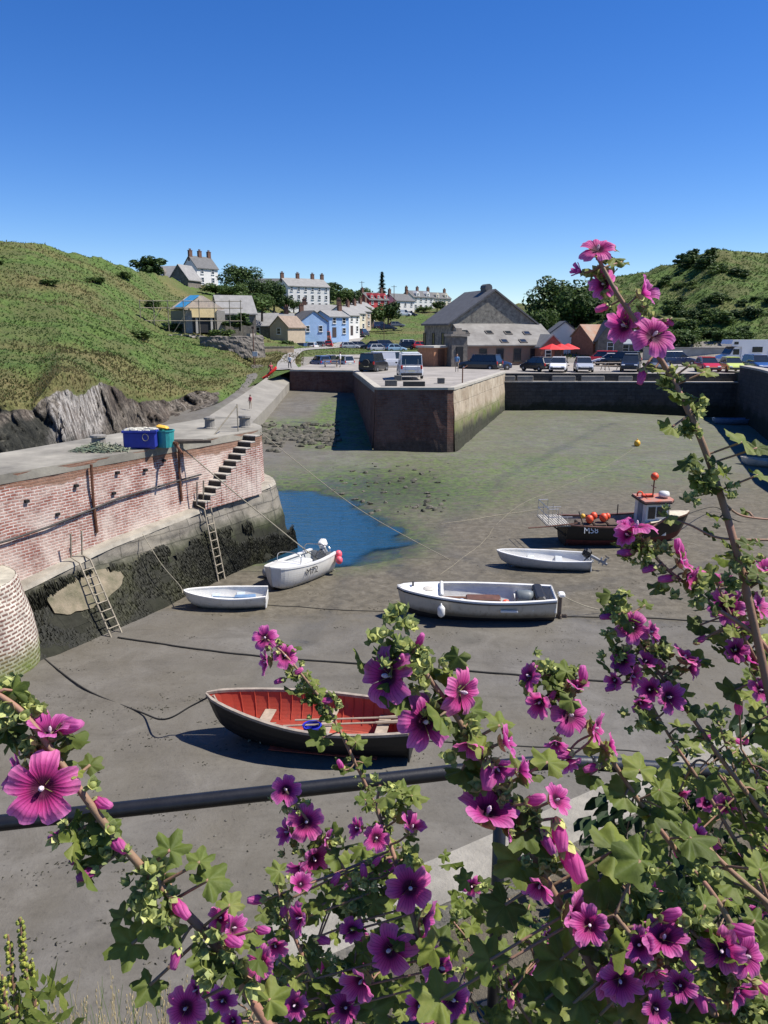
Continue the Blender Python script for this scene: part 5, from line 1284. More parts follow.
# cafe parasols
def parasol(px,py,D,lbl):
    q=atD(px,py,D); t=thing('cafe_parasol',lbl,'parasol',(q.x,q.y,4.82),random.random(),'red cafe parasols')
    mb=MB(); mb.tube([(0,0,0),(0,0,2.5)],.03,6); mb.build('pole',M_brown,t)
    mb=MB(); mb.lathe([(1.5,2.0),(1.45,2.06),(.75,2.35),(.06,2.62),(.0,2.62)],n=8); mb.build('canopy',M('parasol_red',(.62,.02,.02),.7,.15,2),t)
    mb=MB(); mb.lathe([(.3,0),(.3,.08),(.06,.12)],n=10); mb.build('base',M_blk,t)
parasol(551,366,94,'red cafe parasol closest to the brick gabled cafe'); parasol(560,366,95,'middle red cafe parasol in front of the white gable'); parasol(567,366,97,'red cafe parasol furthest from the brick gabled cafe')

# ================================================================== CARS
M_tyre=M('tyre',(.02,.02,.02),.8,.3,8); M_rim=M('alloy',(.42,.43,.45),.4,.2,6,metal=.6); M_carglass=M('car_glass',(.02,.025,.03),.05,.2,2,spec=.8)
M_lamp=M('headlamp',(.7,.72,.74),.15,.1,5); M_tail=M('tail_lamp',(.5,.02,.015),.25,.1,5); M_plate=M('number_plate',(.75,.72,.5),.5,.05,5); M_trim=M('bumper_trim',(.03,.03,.032),.6,.2,6)
M_paint=M('car_paint',(.3,.3,.3),.25,.05,2,coat=.6)
def paint(n,c): return M('car_paint_'+n,c,.28,.05,2,coat=.5)
PAINT={'white':paint('white',(.72,.72,.72)),'silver':paint('silver',(.38,.40,.43)),'black':paint('black',(.014,.015,.018)),'navy':paint('navy',(.018,.03,.075)),'blue':paint('blue',(.03,.09,.26)),'red':paint('red',(.50,.018,.02)),'lime':paint('lime',(.55,.62,.14)),'grey':paint('grey',(.12,.13,.14)),'orange':paint('orange',(.62,.16,.07)),'pale blue':paint('pale_blue',(.25,.38,.52))}
KINDS={'hatch':(4.0,1.72,1.48,.92,(-1.92,.98),(-1.5,.15)),'suv':(4.5,1.84,1.74,1.05,(-2.18,1.10),(-1.95,.30)),'estate':(4.5,1.78,1.50,.92,(-2.15,1.0),(-1.75,.2)),'van':(4.9,1.92,1.98,1.12,(-2.38,1.65),(-2.3,.95)),'jeep':(4.2,1.80,1.92,1.15,(-2.02,.80),(-1.95,.55))}
def make_car(kind):
    L,W,H,sh,(gb0,gb1),(gr0,gr1)=KINDS[kind]; t=thing('parked_car' if kind!='van' else 'parked_van','x','car',(0,-500,0))
    mb=MB(); rr=[]
    st=[(-L/2,.42,sh-.12,.90),(-L/2+.10,.28,sh-.02,.97),(-L/2+.4,.24,sh,1),(gb1-.2,.24,sh,1),(gb1+.1,.24,sh-.03,1),(L/2-.45,.24,sh-.17,.98),(L/2-.12,.26,sh-.28,.92),(L/2,.40,sh-.42,.82)]
    for x,zb,zt,wf in st:
        w_=W/2*wf; rr.append([(x,-w_*.95,zb),(x,-w_,zb+.12),(x,-w_,(zb+zt)/2+.05),(x,-w_*.96,zt-.06),(x,-w_*.86,zt),(x,w_*.86,zt),(x,w_*.96,zt-.06),(x,w_,(zb+zt)/2+.05),(x,w_,zb+.12),(x,w_*.95,zb)])
    mb.loft(rr); bd=mb.build('body',M_paint,t)
    mb=MB(); w0=W/2*.90; w1=W/2*.74 if kind!='van' else W/2*.84
    mb.loft([[(gb0,-w0,sh-.02),(gb1,-w0,sh-.02),(gb1,w0,sh-.02),(gb0,w0,sh-.02)],[(gr0,-w1,H-.07),(gr1,-w1,H-.07),(gr1,w1,H-.07),(gr0,w1,H-.07)]]); 
    mb.build('windows',M_carglass if kind!='van' else M_carglass,t)
    mb=MB(); mb.box(((gr0+gr1)/2,0,H-.045),(gr1-gr0+.12,w1*2+.04,.09),bev=.035)
    def pil(xb,xt,s,wd=.09):
        mb.loft([[(xb-wd,s*(w0+.012),sh-.03),(xb+wd,s*(w0+.012),sh-.03),(xb+wd,s*(w0-.05),sh-.03),(xb-wd,s*(w0-.05),sh-.03)],[(xt-wd,s*(w1+.012),H-.08),(xt+wd,s*(w1+.012),H-.08),(xt+wd,s*(w1-.05),H-.08),(xt-wd,s*(w1-.05),H-.08)]])
    for s in(-1,1):
        pil(gb0+.08,gr0+.06,s); pil(gb1-.06,gr1-.04,s,.05); pil((gb0+gb1)/2-.1,(gr0+gr1)/2-.05,s,.05)
        if kind=='van': mb.loft([[(gb0,s*(w0+.012),sh-.02),(.45,s*(w0+.012),sh-.02),(.45,s*(w0-.03),sh-.02),(gb0,s*(w0-.03),sh-.02)],[(gr0,s*(w1+.012),H-.08),(.35,s*(w1+.012),H-.08),(.35,s*(w1-.03),H-.08),(gr0,s*(w1-.03),H-.08)]])
    mb.build('roof',M_paint,t)
    r_=.31 if kind in('hatch','estate') else .37
    for sx in (-L/2+.75,L/2-.8):
        for s in(-1,1):
            mb=MB(); mb.lathe([(r_*.6,-.1),(r_*.95,-.1),(r_,-.06),(r_,.06),(r_*.95,.1),(r_*.6,.1)],(sx,s*(W/2-.09),r_),16,0,'Y'); wh=mb.build('wheel',M_tyre,t)
            mb=MB(); mb.lathe([(.02,-.11),(r_*.6,-.09),(r_*.62,0),(r_*.6,.09),(.02,.11)],(sx,s*(W/2-.09),r_),12,0,'Y'); mb.build('rim',M_rim,wh)
    for s in(-1,1):
        mb=MB(); mb.box((L/2-.10,s*W*.33,sh-.36),(.16,.34,.16),bev=.04); mb.build('headlight',M_lamp,t)
        mb=MB(); mb.box((-L/2+.03,s*W*.41,sh-.18),(.10,.17,.30),bev=.03); mb.build('tail_light',M_tail,t)
        mb=MB(); mb.box((gb1-.25,s*(W/2+.07),sh+.06),(.12,.18,.13),bev=.03); mb.build('mirror',M_trim,t)
    mb=MB(); mb.box((-L/2+.01,0,.42),(.12,W*.88,.2),bev=.04); mb.build('rear_bumper',M_trim,t)
    mb=MB(); mb.box((L/2-.03,0,.40),(.14,W*.80,.2),bev=.04); mb.build('front_bumper',M_trim,t)
    mb=MB(); mb.box((-L/2-.015,0,.66),(.03,.5,.11)); mb.build('number_plate',M_plate,t)
    if kind=='jeep':
        mb=MB(); mb.lathe([(.02,-.12),(.34,-.12),(.36,-.06),(.36,.06),(.3,.1),(.02,.1)],(-L/2-.1,0,1.0),16,0,'X'); mb.build('spare_wheel',M_tyre,t)
    return t
PROTO={k:make_car(k) for k in KINDS}
used={k:False for k in KINDS}
def car(kind,color,px,py,yaw,lbl,D=None,group=None,z=None,cat='car',sc=1.0,nm=None):
    if D: q=atD(px,py,D)
    else:
        q=onland(px,py); q.z=drop(q.x,q.y)
        if q.z<5.0 or q.y<112 : q=atz(px,py,5.0)
    if q.x>12 and q.y<112: q.z=4.82
    pr=PROTO[kind]; mats={'car_paint':PAINT[color]}
    c=dup(pr,None,mats)
    if nm: c.name=nm
    c.location=(q.x,q.y,q.z+.03); c.rotation_euler=(0,0,R(yaw)); c.scale=(sc,)*3
    c['label']=lbl; c['category']=cat
    if group: c['group']=group
    elif 'group' in c: del c['group']
    return c
g1='cars parked beside the village road'; g2='cars parked along the edge of the green'; g3='vehicles parked on the quay top'; g4='cars in the harbour car park'
car('hatch','blue',294,352.5,60,'blue grey hatchback first in the roadside row by the slipway',D=152,group=g1)
car('estate','navy',304,351,75,'dark blue car second in the roadside row',D=155,group=g1)
car('hatch','white',313,350,80,'white hatchback in the middle of the roadside row',D=158,group=g1)
car('hatch','grey',321,349,85,'dark grey car between the white hatchback and the red car',D=162,group=g1)
car('hatch','red',329,348,90,'red car at the end of the roadside row',D=165,group=g1)
car('van','orange',328,341,85,'orange van behind the red car on the village road',D=176,cat='van')
car('suv','navy',363,336.5,70,'dark car driving on the village road below the cottages',D=190)
car('hatch','silver',350.5,349.5,15,'silver hatchback first in the row along the green',D=163,group=g2)
car('estate','grey',361,349,10,'grey estate car second in the row along the green',D=164,group=g2)
car('suv','black',372,350,172,'black car third in the row along the green',D=162,group=g2)
car('estate','silver',379,352,25,'silver car standing forward of the row along the green',D=156,group=g2)
car('suv','navy',387,349,15,'navy car in the middle of the row along the green',D=162,group=g2)
car('hatch','pale blue',396,352,20,'pale blue car forward of the row along the green',D=155,group=g2)
car('estate','black',404,349.5,175,'long black car in the row along the green',D=161,group=g2)
car('suv','silver',411,348.5,20,'silver grey car left of the red one in the row along the green',D=162,group=g2)
car('hatch','red',422,349,15,'small red car last in the row beside the warehouse',D=160,group=g2)
car('suv','navy',381,329,20,'dark blue car lowest of the three on the upper green',D=205,group='cars on the upper green')
car('estate','black',388,330.5,5,'black estate car on the upper green',D=202,group='cars on the upper green')
car('hatch','grey',397,327.5,15,'grey car highest on the upper green',D=208,group='cars on the upper green')
car('van','white',403,316.5,10,'white van parked by the white houses on the skyline road',D=248,cat='van')
car('hatch','black',411,316.5,10,'black car beside the white van on the skyline road',D=250)
car('suv','blue',320,367.5,118,'blue car beside the picnic spot on the quay edge',D=98,group=g3,sc=.8)
car('suv','silver',342,367.5,125,'silver car behind the quay edge, tail to the blue car',D=98,group=g3,sc=.8)
car('suv','black',331,366.5,75,'dark four by four between the blue and silver cars',D=103,group=g3,sc=.8)
car('jeep','black',374,372.5,70,'boxy black jeep with a spare wheel on its rear door',D=81,group=g3)
car('van','white',391,368,10,'white panel van standing behind the jeep and the camper',D=90,group=g3,cat='van',sc=.9)
cv=car('van','white',409.5,378,92,'white camper van with a loaded rear bike rack on the quay end',D=68.5,group=g3,cat='camper van',sc=1.02,nm='camper_van')
bpy.context.view_layer.update()
mb=MB()
for zz in (.75,1.15): mb.tube([(-2.6,-.8,zz),(-2.6,.8,zz)],.025,6)
for yy in(-.5,.5): mb.tube([(-2.45,yy,.6),(-2.6,yy,.7),(-2.6,yy,1.6)],.02,6)
mb.build('bike_rack',M_alu,cv)
mb=MB(); mb.box((-.5,0,2.02),(2.6,1.4,.12),bev=.04); mb.build('roof_box',M_grey,cv)
def wp_obj(name,lbl,cat,px,py,z=5.0,**k):
    q=atz(px,py,z); return thing(name,lbl,cat,(q.x,q.y,z),**k)
car('suv','black',480,371,150,'black car by the lean-to, nose to the turret',D=86,group=g4)
car('suv','navy',491,371,30,'dark blue four by four parked against the lean-to windows',D=87,group=g4)
car('hatch','black',537,373.5,120,'black hatchback in front of the cafe parasols',D=84,group=g4)
car('hatch','white',558,374.5,255,'white hatchback nearest the cafe in the harbour car park',D=83,group=g4)
car('hatch','silver',583,374.5,262,'silver hatchback right of the white one in the car park',D=83,group=g4)
car('suv','red',599,364.5,170,'red car in front of the rusty roofed barn',D=98,group=g4)
car('hatch','white',608,365,165,'white car tucked beside the red one by the barns',D=97,group=g4)
car('suv','black',620,366,150,'black car below the pale tin roof',D=95,group=g4)
car('suv','black',630,374,250,'black car behind the tall mallow stalk in the car park',D=84,group=g4)
car('hatch','grey',658,374,260,'grey hatchback behind the mallow leaves in the car park',D=84,group=g4)
car('suv','navy',676,366,10,'dark blue car by the pale garden wall',D=96,group=g4)
car('hatch','red',707,373,265,'bright red hatchback near the motorhome',D=83,group=g4)
car('hatch','lime',731,373.5,262,'lime green hatchback in front of the motorhome',D=83,group=g4)
car('suv','blue',757,374,268,'blue car at the right edge beside the lime green one',D=82,group=g4)
for k,o in PROTO.items():
    for c_ in [o]+list(o.children_recursive): bpy.data.objects.remove(c_)
# ---- motorhome
q=atD(742,369,91); t=thing('motorhome','white motorhome with an overcab pod parked behind the lime green car','motorhome',(q.x+.3,q.y,5.0),R(186))
mb=MB(); prof=[(-3.4,.45),(1.2,.45),(1.2,2.2),(2.3,2.25),(2.5,2.5),(2.3,2.95),(-3.3,2.95),(-3.4,2.7)]
mb.loft([[(x,-1.15,z) for x,z in prof],[(x,1.15,z) for x,z in prof]]); mb.build('body',PAINT['white'],t)
mb=MB(); prof=[(1.2,.4),(3.2,.4),(3.3,.9),(3.0,1.2),(2.4,1.35),(1.9,2.2),(1.2,2.2)]
mb.loft([[(x,-.98,z) for x,z in prof],[(x,.98,z) for x,z in prof]]); mb.build('cab',PAINT['white'],t)
mb=MB(); mb.box((2.2,0,1.8),(.05,1.7,.85),ry=-.55); mb.box((1.75,-.99,1.65),(.7,.03,.6)); mb.box((1.75,.99,1.65),(.7,.03,.6)); mb.build('cab_window',M_carglass,t)
for c_,d_ in (((-.6,1.16,1.9),(1.2,.04,.6)),((-.6,-1.16,1.9),(1.2,.04,.6)),((-2.5,1.16,1.9),(.8,.04,.5)),((1.9,1.16,2.6),(.5,.04,.3)),((-3.42,0,1.9),(.04,1.2,.6))):
    mb=MB(); mb.box(c_,d_,bev=.015); mb.build('window',M_carglass,t)
mb=MB(); mb.box((-1.1,1.165,1.2),(4.4,.02,.12)); mb.build('side_stripe',PAINT['blue'],t)
for sx in(-2.2,2.4):
    for s in(-1,1):
        mb=MB(); mb.lathe([(.2,-.11),(.34,-.11),(.36,0),(.34,.11),(.2,.11)],(sx,s*.98,.36),16,0,'Y'); wh=mb.build('wheel',M_tyre,t)
        mb=MB(); mb.lathe([(.02,-.12),(.21,-.1),(.21,.1),(.02,.12)],(sx,s*.98,.36),12,0,'Y'); mb.build('rim',M_rim,wh)
for s in(-1,1):
    mb=MB(); mb.box((3.24,s*.7,.85),(.12,.35,.2),bev=.04); mb.build('headlight',M_lamp,t)

# ================================================================== SMALL QUAY THINGS
for i,(px,py,sx,sy,l) in enumerate(((391,386.0,.9,.45,'dark concrete block left of the long timber baulk behind the camper'),(441,383.5,.55,.45,'small square concrete block near the quay side edge'),(398,380.5,.6,.5,'concrete block under the jeep side of the camper'))):
    q=atz(px,py,5.0); mb=MB(); mb.box((0,0,.2),(sx,sy,.42),bev=.03); tag(mb.build('quay_block',M('quay_block',(.15,.14,.12),.9,.35,4),loc=(q.x,q.y,5.02)),l,'block')
q=atz(414,386.3,5.0); mb=MB(); mb.box((0,0,.16),(1.6,.3,.34),bev=.02); tag(mb.build('timber_baulk',M('dark_baulk',(.06,.055,.045),.9,.4,4),loc=(q.x,q.y,5.02)),'long dark timber baulk lying behind the camper van','timber')
q=atz(502,385,5); t=thing('mooring_post','thin rusty post standing on the quay side edge','post',(atD(463,384,62).x,62.5,5))
mb=MB(); mb.tube([(0,0,0),(0,0,1.1)],.05,6); mb.tube([(0,0,1.1),(.4,.5,1.3)],.03,5); mb.build('post',M_rust,t)
mb=MB(); mb.tube([(5.45,59,4.9),(5.5,59,0)],.05,6); tag(mb.build('quay_ladder_chain',M_rust),'dark rusty chain hanging down the pale side of the quay','chain')
def pole(px,py,D,h,lbl,cat='pole',r_=.07,arm=False):
    q=atD(px,py,D); t=thing('utility_pole',lbl,cat,q)
    mb=MB(); mb.tube([(0,0,-1.5),(0,0,h)],[r_*1.3,r_],6); mb.build('post',M_brown,t)
    mb=MB()
    if arm: mb.box((0,0,h-.4),(1.6,.1,.1))
    else: mb.box((0,0,h-.1),(.3,.3,.25))
    mb.build('crossarm',M_brown,t)
pole(254,361,95,3.9,'lamp post with white notice beside the slipway wall','post',.06)
pole(394,312,240,7.5,'wooden utility pole by the red house','pole',.1,True)
pole(362,308,255,8,'utility pole behind the terrace trees','pole',.1,True)
pole(384,343,165,5,'thin pole at the edge of the green','pole',.06)
t=thing('notice_board','small white notice on the post by the slipway','sign',atD(255,354,94.6)); mb=MB(); mb.box((0,0,0),(.6,.05,.55),bev=.01); mb.build('panel',M_wwall,t); mb=MB(); mb.box((0,.05,-.6),(.06,.05,1.6)); mb.build('post',M_brown,t)
# picnic bench by the wall
def bench(px,D,lbl):
    q=colD(px,D,5.0); t=thing('picnic_bench',lbl,'bench',q,R(8),'picnic benches on the quay edge')
    mb=MB(); mb.box((0,0,.74),(1.7,.7,.05)); mb.build('tabletop',M_wood,t)
    for s in(-1,1):
        mb=MB(); mb.box((0,s*.62,.44),(1.7,.26,.05)); mb.build('seat',M_wood,t)
        mb=MB(); mb.box((s*.65,0,.4),(.06,1.4,.06)); mb.tube([(s*.65,-.6,0),(s*.65,-.2,.74)],.04,4); mb.tube([(s*.65,.6,0),(s*.65,.2,.74)],.04,4); mb.build('leg_frame',M_wood,t)
bench(597,82.6,'picnic bench between the white and silver hatchbacks by the wall'); bench(613,83,'picnic bench on the wall edge below the barns'); bench(331,90,'picnic bench beside the blue car on the quay')

# ================================================================== PEOPLE
def person(lbl,pos,yaw,h=1.72,top=None,bottom=None,hair=None,pose='stand',skin=None):
    s=h/1.72; lift=.22 if pose=='walk' else .06
    J={'pel':(0,0,.95),'chest':(0,.0,1.28),'neck':(0,0,1.47),'head':(0,.02,1.57),'top':(0,.02,1.68),
       'hl':(.10,0,.92),'kl':(.11,.10 if pose=='walk' else .02,.50),'al':(.11,.08 if pose=='walk' else 0,.08),'tl':(.12,.2 if pose=='walk' else .14,.03),
       'hr':(-.10,0,.92),'kr':(-.11,-.02,.50),'ar':(-.11,-lift if pose=='walk' else 0,.09),'tr':(-.12,-lift+.12,.03),
       'sl':(.18,0,1.41),'el':(.24,-.04,1.13),'wl':(.25,.10,.90),'ml':(.25,.14,.82),'sr':(-.18,0,1.41),'er':(-.24,.0,1.13),'wr':(-.24,.14 if pose!='carry' else .3,.92),'mr':(-.24,.19 if pose!='carry' else .38,.86)}
    E=[('pel','chest'),('chest','neck'),('neck','head'),('head','top'),('pel','hl'),('hl','kl'),('kl','al'),('al','tl'),('pel','hr'),('hr','kr'),('kr','ar'),('ar','tr'),('chest','sl'),('sl','el'),('el','wl'),('wl','ml'),('chest','sr'),('sr','er'),('er','wr'),('wr','mr')]
    RAD={'pel':.14,'chest':.15,'neck':.055,'head':.095,'top':.075,'hl':.09,'kl':.06,'al':.042,'tl':.035,'hr':.09,'kr':.06,'ar':.042,'tr':.035,'sl':.06,'el':.042,'wl':.03,'ml':.035,'sr':.06,'er':.042,'wr':.03,'mr':.035}
    ks=list(J); me=bpy.data.meshes.new('person'); me.from_pydata([J[k] for k in ks],[(ks.index(a),ks.index(b_)) for a,b_ in E],[])
    o=bpy.data.objects.new('person',me); COL.objects.link(o)
    md=o.modifiers.new('skin','SKIN'); 
    for i,k in enumerate(ks):
        sv=me.skin_vertices[0].data[i]; sv.radius=(RAD[k],RAD[k]*.8); sv.use_root=(k=='pel')
    o.modifiers.new('sub','SUBSURF').levels=1; o.modifiers['sub'].render_levels=1
    dg=bpy.context.evaluated_depsgraph_get(); m2=bpy.data.meshes.new_from_object(o.evaluated_get(dg)); o.modifiers.clear(); o.data=m2; m2.name='person'
    m2.materials.clear()
    for m_ in (skin or M_skin,top,bottom,M_shoe): m2.materials.append(m_)
    for pl in m2.polygons:
        c=pl.center; z=c.z
        pl.material_index = 3 if z<.10 else 2 if z<(.97) and abs(c.x)<.22 else 1 if (z<1.45 and not (abs(c.x)>.2 and z<1.12)) else 0
        pl.use_smooth=True
    o.location=pos; o.rotation_euler=(0,0,yaw); o.scale=(s,)*3; tag(o,lbl,'person')
    mb=MB(); mb.ball((0,-.015,1.62),.112,10,0,(.95,1.05,1)); 
    mb.v=[v for v in mb.v]; 
    hr=mb.build('hair',hair or M_hair,o,smooth=True)
    for v in hr.data.vertices:
        if v.co.y>.03 and v.co.z<1.66: v.co.y=.03
    mb=MB(); mb.ball((0,.115,1.575),.018,6); mb.build('nose',skin or M_skin,o)
    for s_ in(-1,1):
        mb=MB(); mb.ball((s_*.035,.098,1.60),.011,6); mb.build('eye',M_blk,o)
    return o
M_skin=M('skin',(.45,.25,.17),.6,.1,4); M_shoe=M('shoes',(.04,.035,.03),.7,.2,5); M_hair=M('brown_hair',(.05,.03,.02),.8,.3,20)
M_tw=M('white_shirt',(.68,.68,.68),.85,.1,5); M_tp=M('pink_shirt',(.5,.08,.1),.85,.1,5); M_tb=M('blue_shirt',(.13,.25,.42),.85,.1,5); M_dt=M('dark_trousers',(.03,.03,.04),.85,.2,5); M_sh=M('beige_shorts',(.35,.28,.2),.85,.2,5)
def sitez(px,py,D): return atD(px,py,D)
q=colD(292,86,0); person('person in white shirt and dark trousers walking at the head of the slipway',(q.x-.15,86.5,4.75),R(160),1.72,M_tw,M_dt,pose='walk')
q=colD(276,86,0)
def slipz(y): return interp([(42,.7),(52,1.7),(62,2.35),(72,3.1),(84,4.2),(92,4.95),(99,5.2)],y)
zk=slipz(82.5); person('person in red shirt carrying a red kayak on the slipway',(q.x+.1,82.5,zk+.06),R(-150),1.7,M_tp,M_dt,pose='carry')
zc=slipz(66); q=colD(250.5,66,zc); person('small child in a pink top standing on the lower slipway',(q.x,66,zc+.04),R(150),1.15,M_tp,M_sh)
q=colD(456.8,79,5); person('person in pale blue shirt standing on the quay near the stone stack',(q.x,79,5.02),R(170),1.75,M_tb,M_sh)
q=colD(332,88.5,5); person('person in white beside the picnic bench on the quay',(q.x+.9,88.5,5.02),R(90),1.7,M_tw,M_sh)
# kayak carried at a slant
zc=slipz(81.5)
t=thing('red_kayak','bright red kayak held up at a slant on the slipway','kayak',(colD(271,81.6,zc).x,81.6,zc+.65),0,None,1,(0,R(-38),R(20)))
t.scale=(.68,)*3
h=Hull(2.6,.62,.34,tr=.15,sheer=.3,stsheer=.3,rake=.1,rise=.3,mx=.5,pw=.6)
mb=MB(); h.shell(mb,.0); M_kay=M('kayak_red',(.72,.03,.02),.4,.15,4); mb.build('hull',M_kay,t)
mb=MB(); rr=[]
for i in range(15):
    x,y,z=h.pt(i/14,1); rr.append([(x,-y,z+.005),(x,0,z+.06),(x,y,z+.005)])
mb.loft(rr,False,False); mb.build('deck',M_kay,t)
mb=MB(); mb.lathe([(.0,.36),(.22,.39),(.27,.44),(.24,.44),(.2,.405),(0,.40)],(-.1,0,0),14); mb.build('cockpit',M_blk,t)
# ================================================================== TREES AND BUSHES
M_bark=M('bark',(.09,.07,.05),.95,.4,6,.6,.02)
M_treeA=leafmat('dark_tree_leaf',[(.020,.042,.012),(.042,.076,.020),(.075,.115,.030)],.25,.2)
M_treeB=leafmat('mid_tree_leaf',[(.032,.062,.016),(.065,.110,.026),(.11,.155,.042)],.25,.25)
M_fir=leafmat('fir_needle',[(.008,.020,.010),(.015,.033,.014),(.025,.046,.018)],.25,.1)
M_goldl=leafmat('gold_leaf',[(.20,.20,.03),(.32,.30,.05),(.42,.38,.07)],.25,.25)
def crown_mesh(seed,n,leaf,nb=11,flat=.8,low=.22):
    rnd=random.Random(seed); bl=[]
    for k in range(nb):
        a=rnd.random()*6.28; r_=rnd.random()**.5*.30; z=rnd.uniform(low+.16,.82)
        bl.append((Vector((r_*math.cos(a)*1.15,r_*math.sin(a)*1.15,z)),rnd.uniform(.13,.24)*(1.1-.5*abs(z-.5))))
    bl.append((Vector((0,0,.62)),.30))
    mb=MB()
    for _ in range(n):
        c,r_=rnd.choice(bl); d=Vector((rnd.gauss(0,1),rnd.gauss(0,1),rnd.gauss(0,1))).normalized()
        p=c+d*r_*(rnd.random()**.33)*Vector((1,1,flat)).length/1.65
        p=Vector((p.x,p.y,max(low*.7,min(1.02,p.z))))
        nrm=(d+Vector((rnd.gauss(0,.6),rnd.gauss(0,.6),rnd.gauss(.3,.6)))).normalized(); u=nrm.orthogonal().normalized(); v_=nrm.cross(u)
        a=rnd.random()*6.28; u,v_=u*math.cos(a)+v_*math.sin(a),v_*math.cos(a)-u*math.sin(a); l=leaf*rnd.uniform(.6,1.4)
        mb.add([p-u*l,p-v_*l*.6,p+u*l,p+v_*l*.6],[(0,1,2,3)])
    return mb
def tree_proto(name,seed,n,leaf,mat,kind='round'):
    t=bpy.data.objects.new(name,None); COL.objects.link(t)
    if kind=='fir':
        rnd=random.Random(seed); mb=MB()
        for _ in range(n):
            z=.10+.9*rnd.random()**1.25; rr=.20*(1-z)**.8*(.65+.35*math.sin(z*46))+.012; a=rnd.random()*6.28; q=rr*rnd.random()**.4
            p=Vector((q*math.cos(a),q*math.sin(a),z-.25*q)); d=Vector((math.cos(a),math.sin(a),-.3)); s=Vector((-d.y,d.x,0)); l=leaf*rnd.uniform(.6,1.4)
            mb.add([p-d*l,p-s*l*.4,p+d*l,p+s*l*.4],[(0,1,2,3)])
        mb.build('crown',mat,t)
        mb=MB(); mb.tube([(0,0,-.06),(0,0,.5),(0,0,.97)],[.022,.014,.004],6); mb.build('trunk',M_bark,t)
    elif kind=='bush':
        crown_mesh(seed,n,leaf,9,.8,.0).build('crown',mat,t)
        mb=MB(); mb.tube([(0,0,-.2),(.02,0,.2),(0,.02,.5)],[.04,.03,.012],5); mb.build('trunk',M_bark,t)
    else:
        crown_mesh(seed,n,leaf).build('crown',mat,t)
        rnd=random.Random(seed); mb=MB(); mb.tube([(0,0,-.1),(.01,0,.2),(0,.01,.45),(.01,0,.7)],[.035,.028,.018,.006],7)
        for k in range(6):
            a=rnd.random()*6.28; z=.2+.06*k; mb.tube([(0,0,z),(.13*math.cos(a),.13*math.sin(a),z+.12),(.26*math.cos(a),.26*math.sin(a),z+.2)],[.014,.009,.003],5)
        mb.build('trunk',M_bark,t)
    return t
TP={'A':tree_proto('tree',1,1500,.045,M_treeA),'B':tree_proto('tree',2,1500,.045,M_treeB),'C':tree_proto('tree',3,3400,.028,M_treeA),'D':tree_proto('tree',4,3400,.028,M_treeB),
    'F':tree_proto('fir_tree',5,1600,.05,M_fir,'fir'),'S':tree_proto('bush',6,900,.06,M_treeB,'bush'),'T':tree_proto('bush',7,900,.06,M_treeA,'bush'),'G':tree_proto('bush',8,700,.06,M_goldl,'bush')}
rt=random.Random(77)
def tree(k,px,py,D,h,w_,lbl,cat=None,group=None):
    q=atD(px,py,D); c=dup(TP[k]); c.location=(q.x,q.y,q.z-.2); c.rotation_euler=(0,0,rt.random()*6.28); c.scale=(w_/.8,w_/.8,h)
    tag(c,lbl,cat or ('tree' if k in 'ABCDF' else 'bush'),group); return c
for a in (
('A',147,281,168,5.2,7.2,'dark rounded tree on the crest of the left hill beside the stone house'),
('C',239,296,185,7.2,8.6,'big dark rounded tree right of the tall white house'),
('B',247,318,150,5.2,6.6,'mid green tree below the big dark one and above the bungalow roof'),
('D',262,318,160,4.8,5.5,'paler green bushy tree just above the bungalow'),
('C',274,313,196,8.2,6.8,'dark upright tree hiding the left end of the white terrace'),
('A',285,311,210,4.6,4.5,'small dark tree against the shaded gable of the white terrace'),
('A',270,296,250,4.4,6,'dark tree top behind the plain grey roof'),
('A',316,297,262,5.5,8,'dark tree rising behind the white terrace roof, nearest its left chimneys'),
('A',330,299,262,5.8,8,'dark tree rising behind the right half of the white terrace'),
('B',341,305,245,5.5,6,'green tree between the white terrace and the utility pole'),
('A',352,309,250,6.5,5.5,'dark tree at the left side of the crimson house'),
('B',366,303,300,6,7,'green tree behind the crimson house roof'),
('B',372,327,215,5.8,6,'round green tree below the crimson house'),
('A',388,325,218,6.6,6.2,'dark round tree between the crimson and white houses'),
('B',380,322,240,4.5,6,'green bushy tree beside the wall of the crimson house'),
('A',437,311,265,3.4,5,'dark bush like tree in front of the cream skyline house'),
('B',424,313,270,2.6,5,'low green hedge tree left of the warehouse roof on the skyline'),
('F',382,299,285,9.2,8.5,'tall dark conifer standing alone on the skyline'),
('C',556,340,150,11.8,10.5,'tallest dark tree directly right of the warehouse'),
('D',572,342,146,10.5,9,'broad mid green tree right of the tallest dark one'),
('C',588,341,148,8.8,9,'dark tree at the foot of the right hill behind the barns'),
('D',543,345,142,6.5,6,'lower green tree tight against the warehouse end'),
('B',604,336,146,5.2,7,'small green tree above the rusty barn roof'),
('D',620,345,136,4.6,6.5,'green bushy tree behind the pale tin roof'),
('C',256,304,175,5.6,6.5,'dark bushy tree between the big dark tree and the bungalow roofs'),
('D',232,303,168,4.2,6,'mid green tree on the bank below the tall white house'),
('B',216,298,172,3.4,5.5,'low green tree directly under the tall white house'),
('D',294,313,210,3.8,4.6,'green garden tree under the shaded gable of the white terrace'),
('A',252,311,152,3.6,4.2,'small dark tree over the left end of the bungalow'),
('G',238,309,140,2.4,2.3,'golden yellow bush among the green trees above the cottages'),
('T',240,326,112,2.2,4.2,'dark bush in front of the slate cottage'),
('S',222,340,108,1.8,3.4,'green bush at the foot of the scaffolding'),
('S',285,349,150,2.0,3,'green bush by the roadside wall near the blue grey hatchback'),
('T',312,344,172,1.8,2.2,'dark green garden bush in front of the broad blue gable'),
): tree(*a)
rb=random.Random(5)
k=0
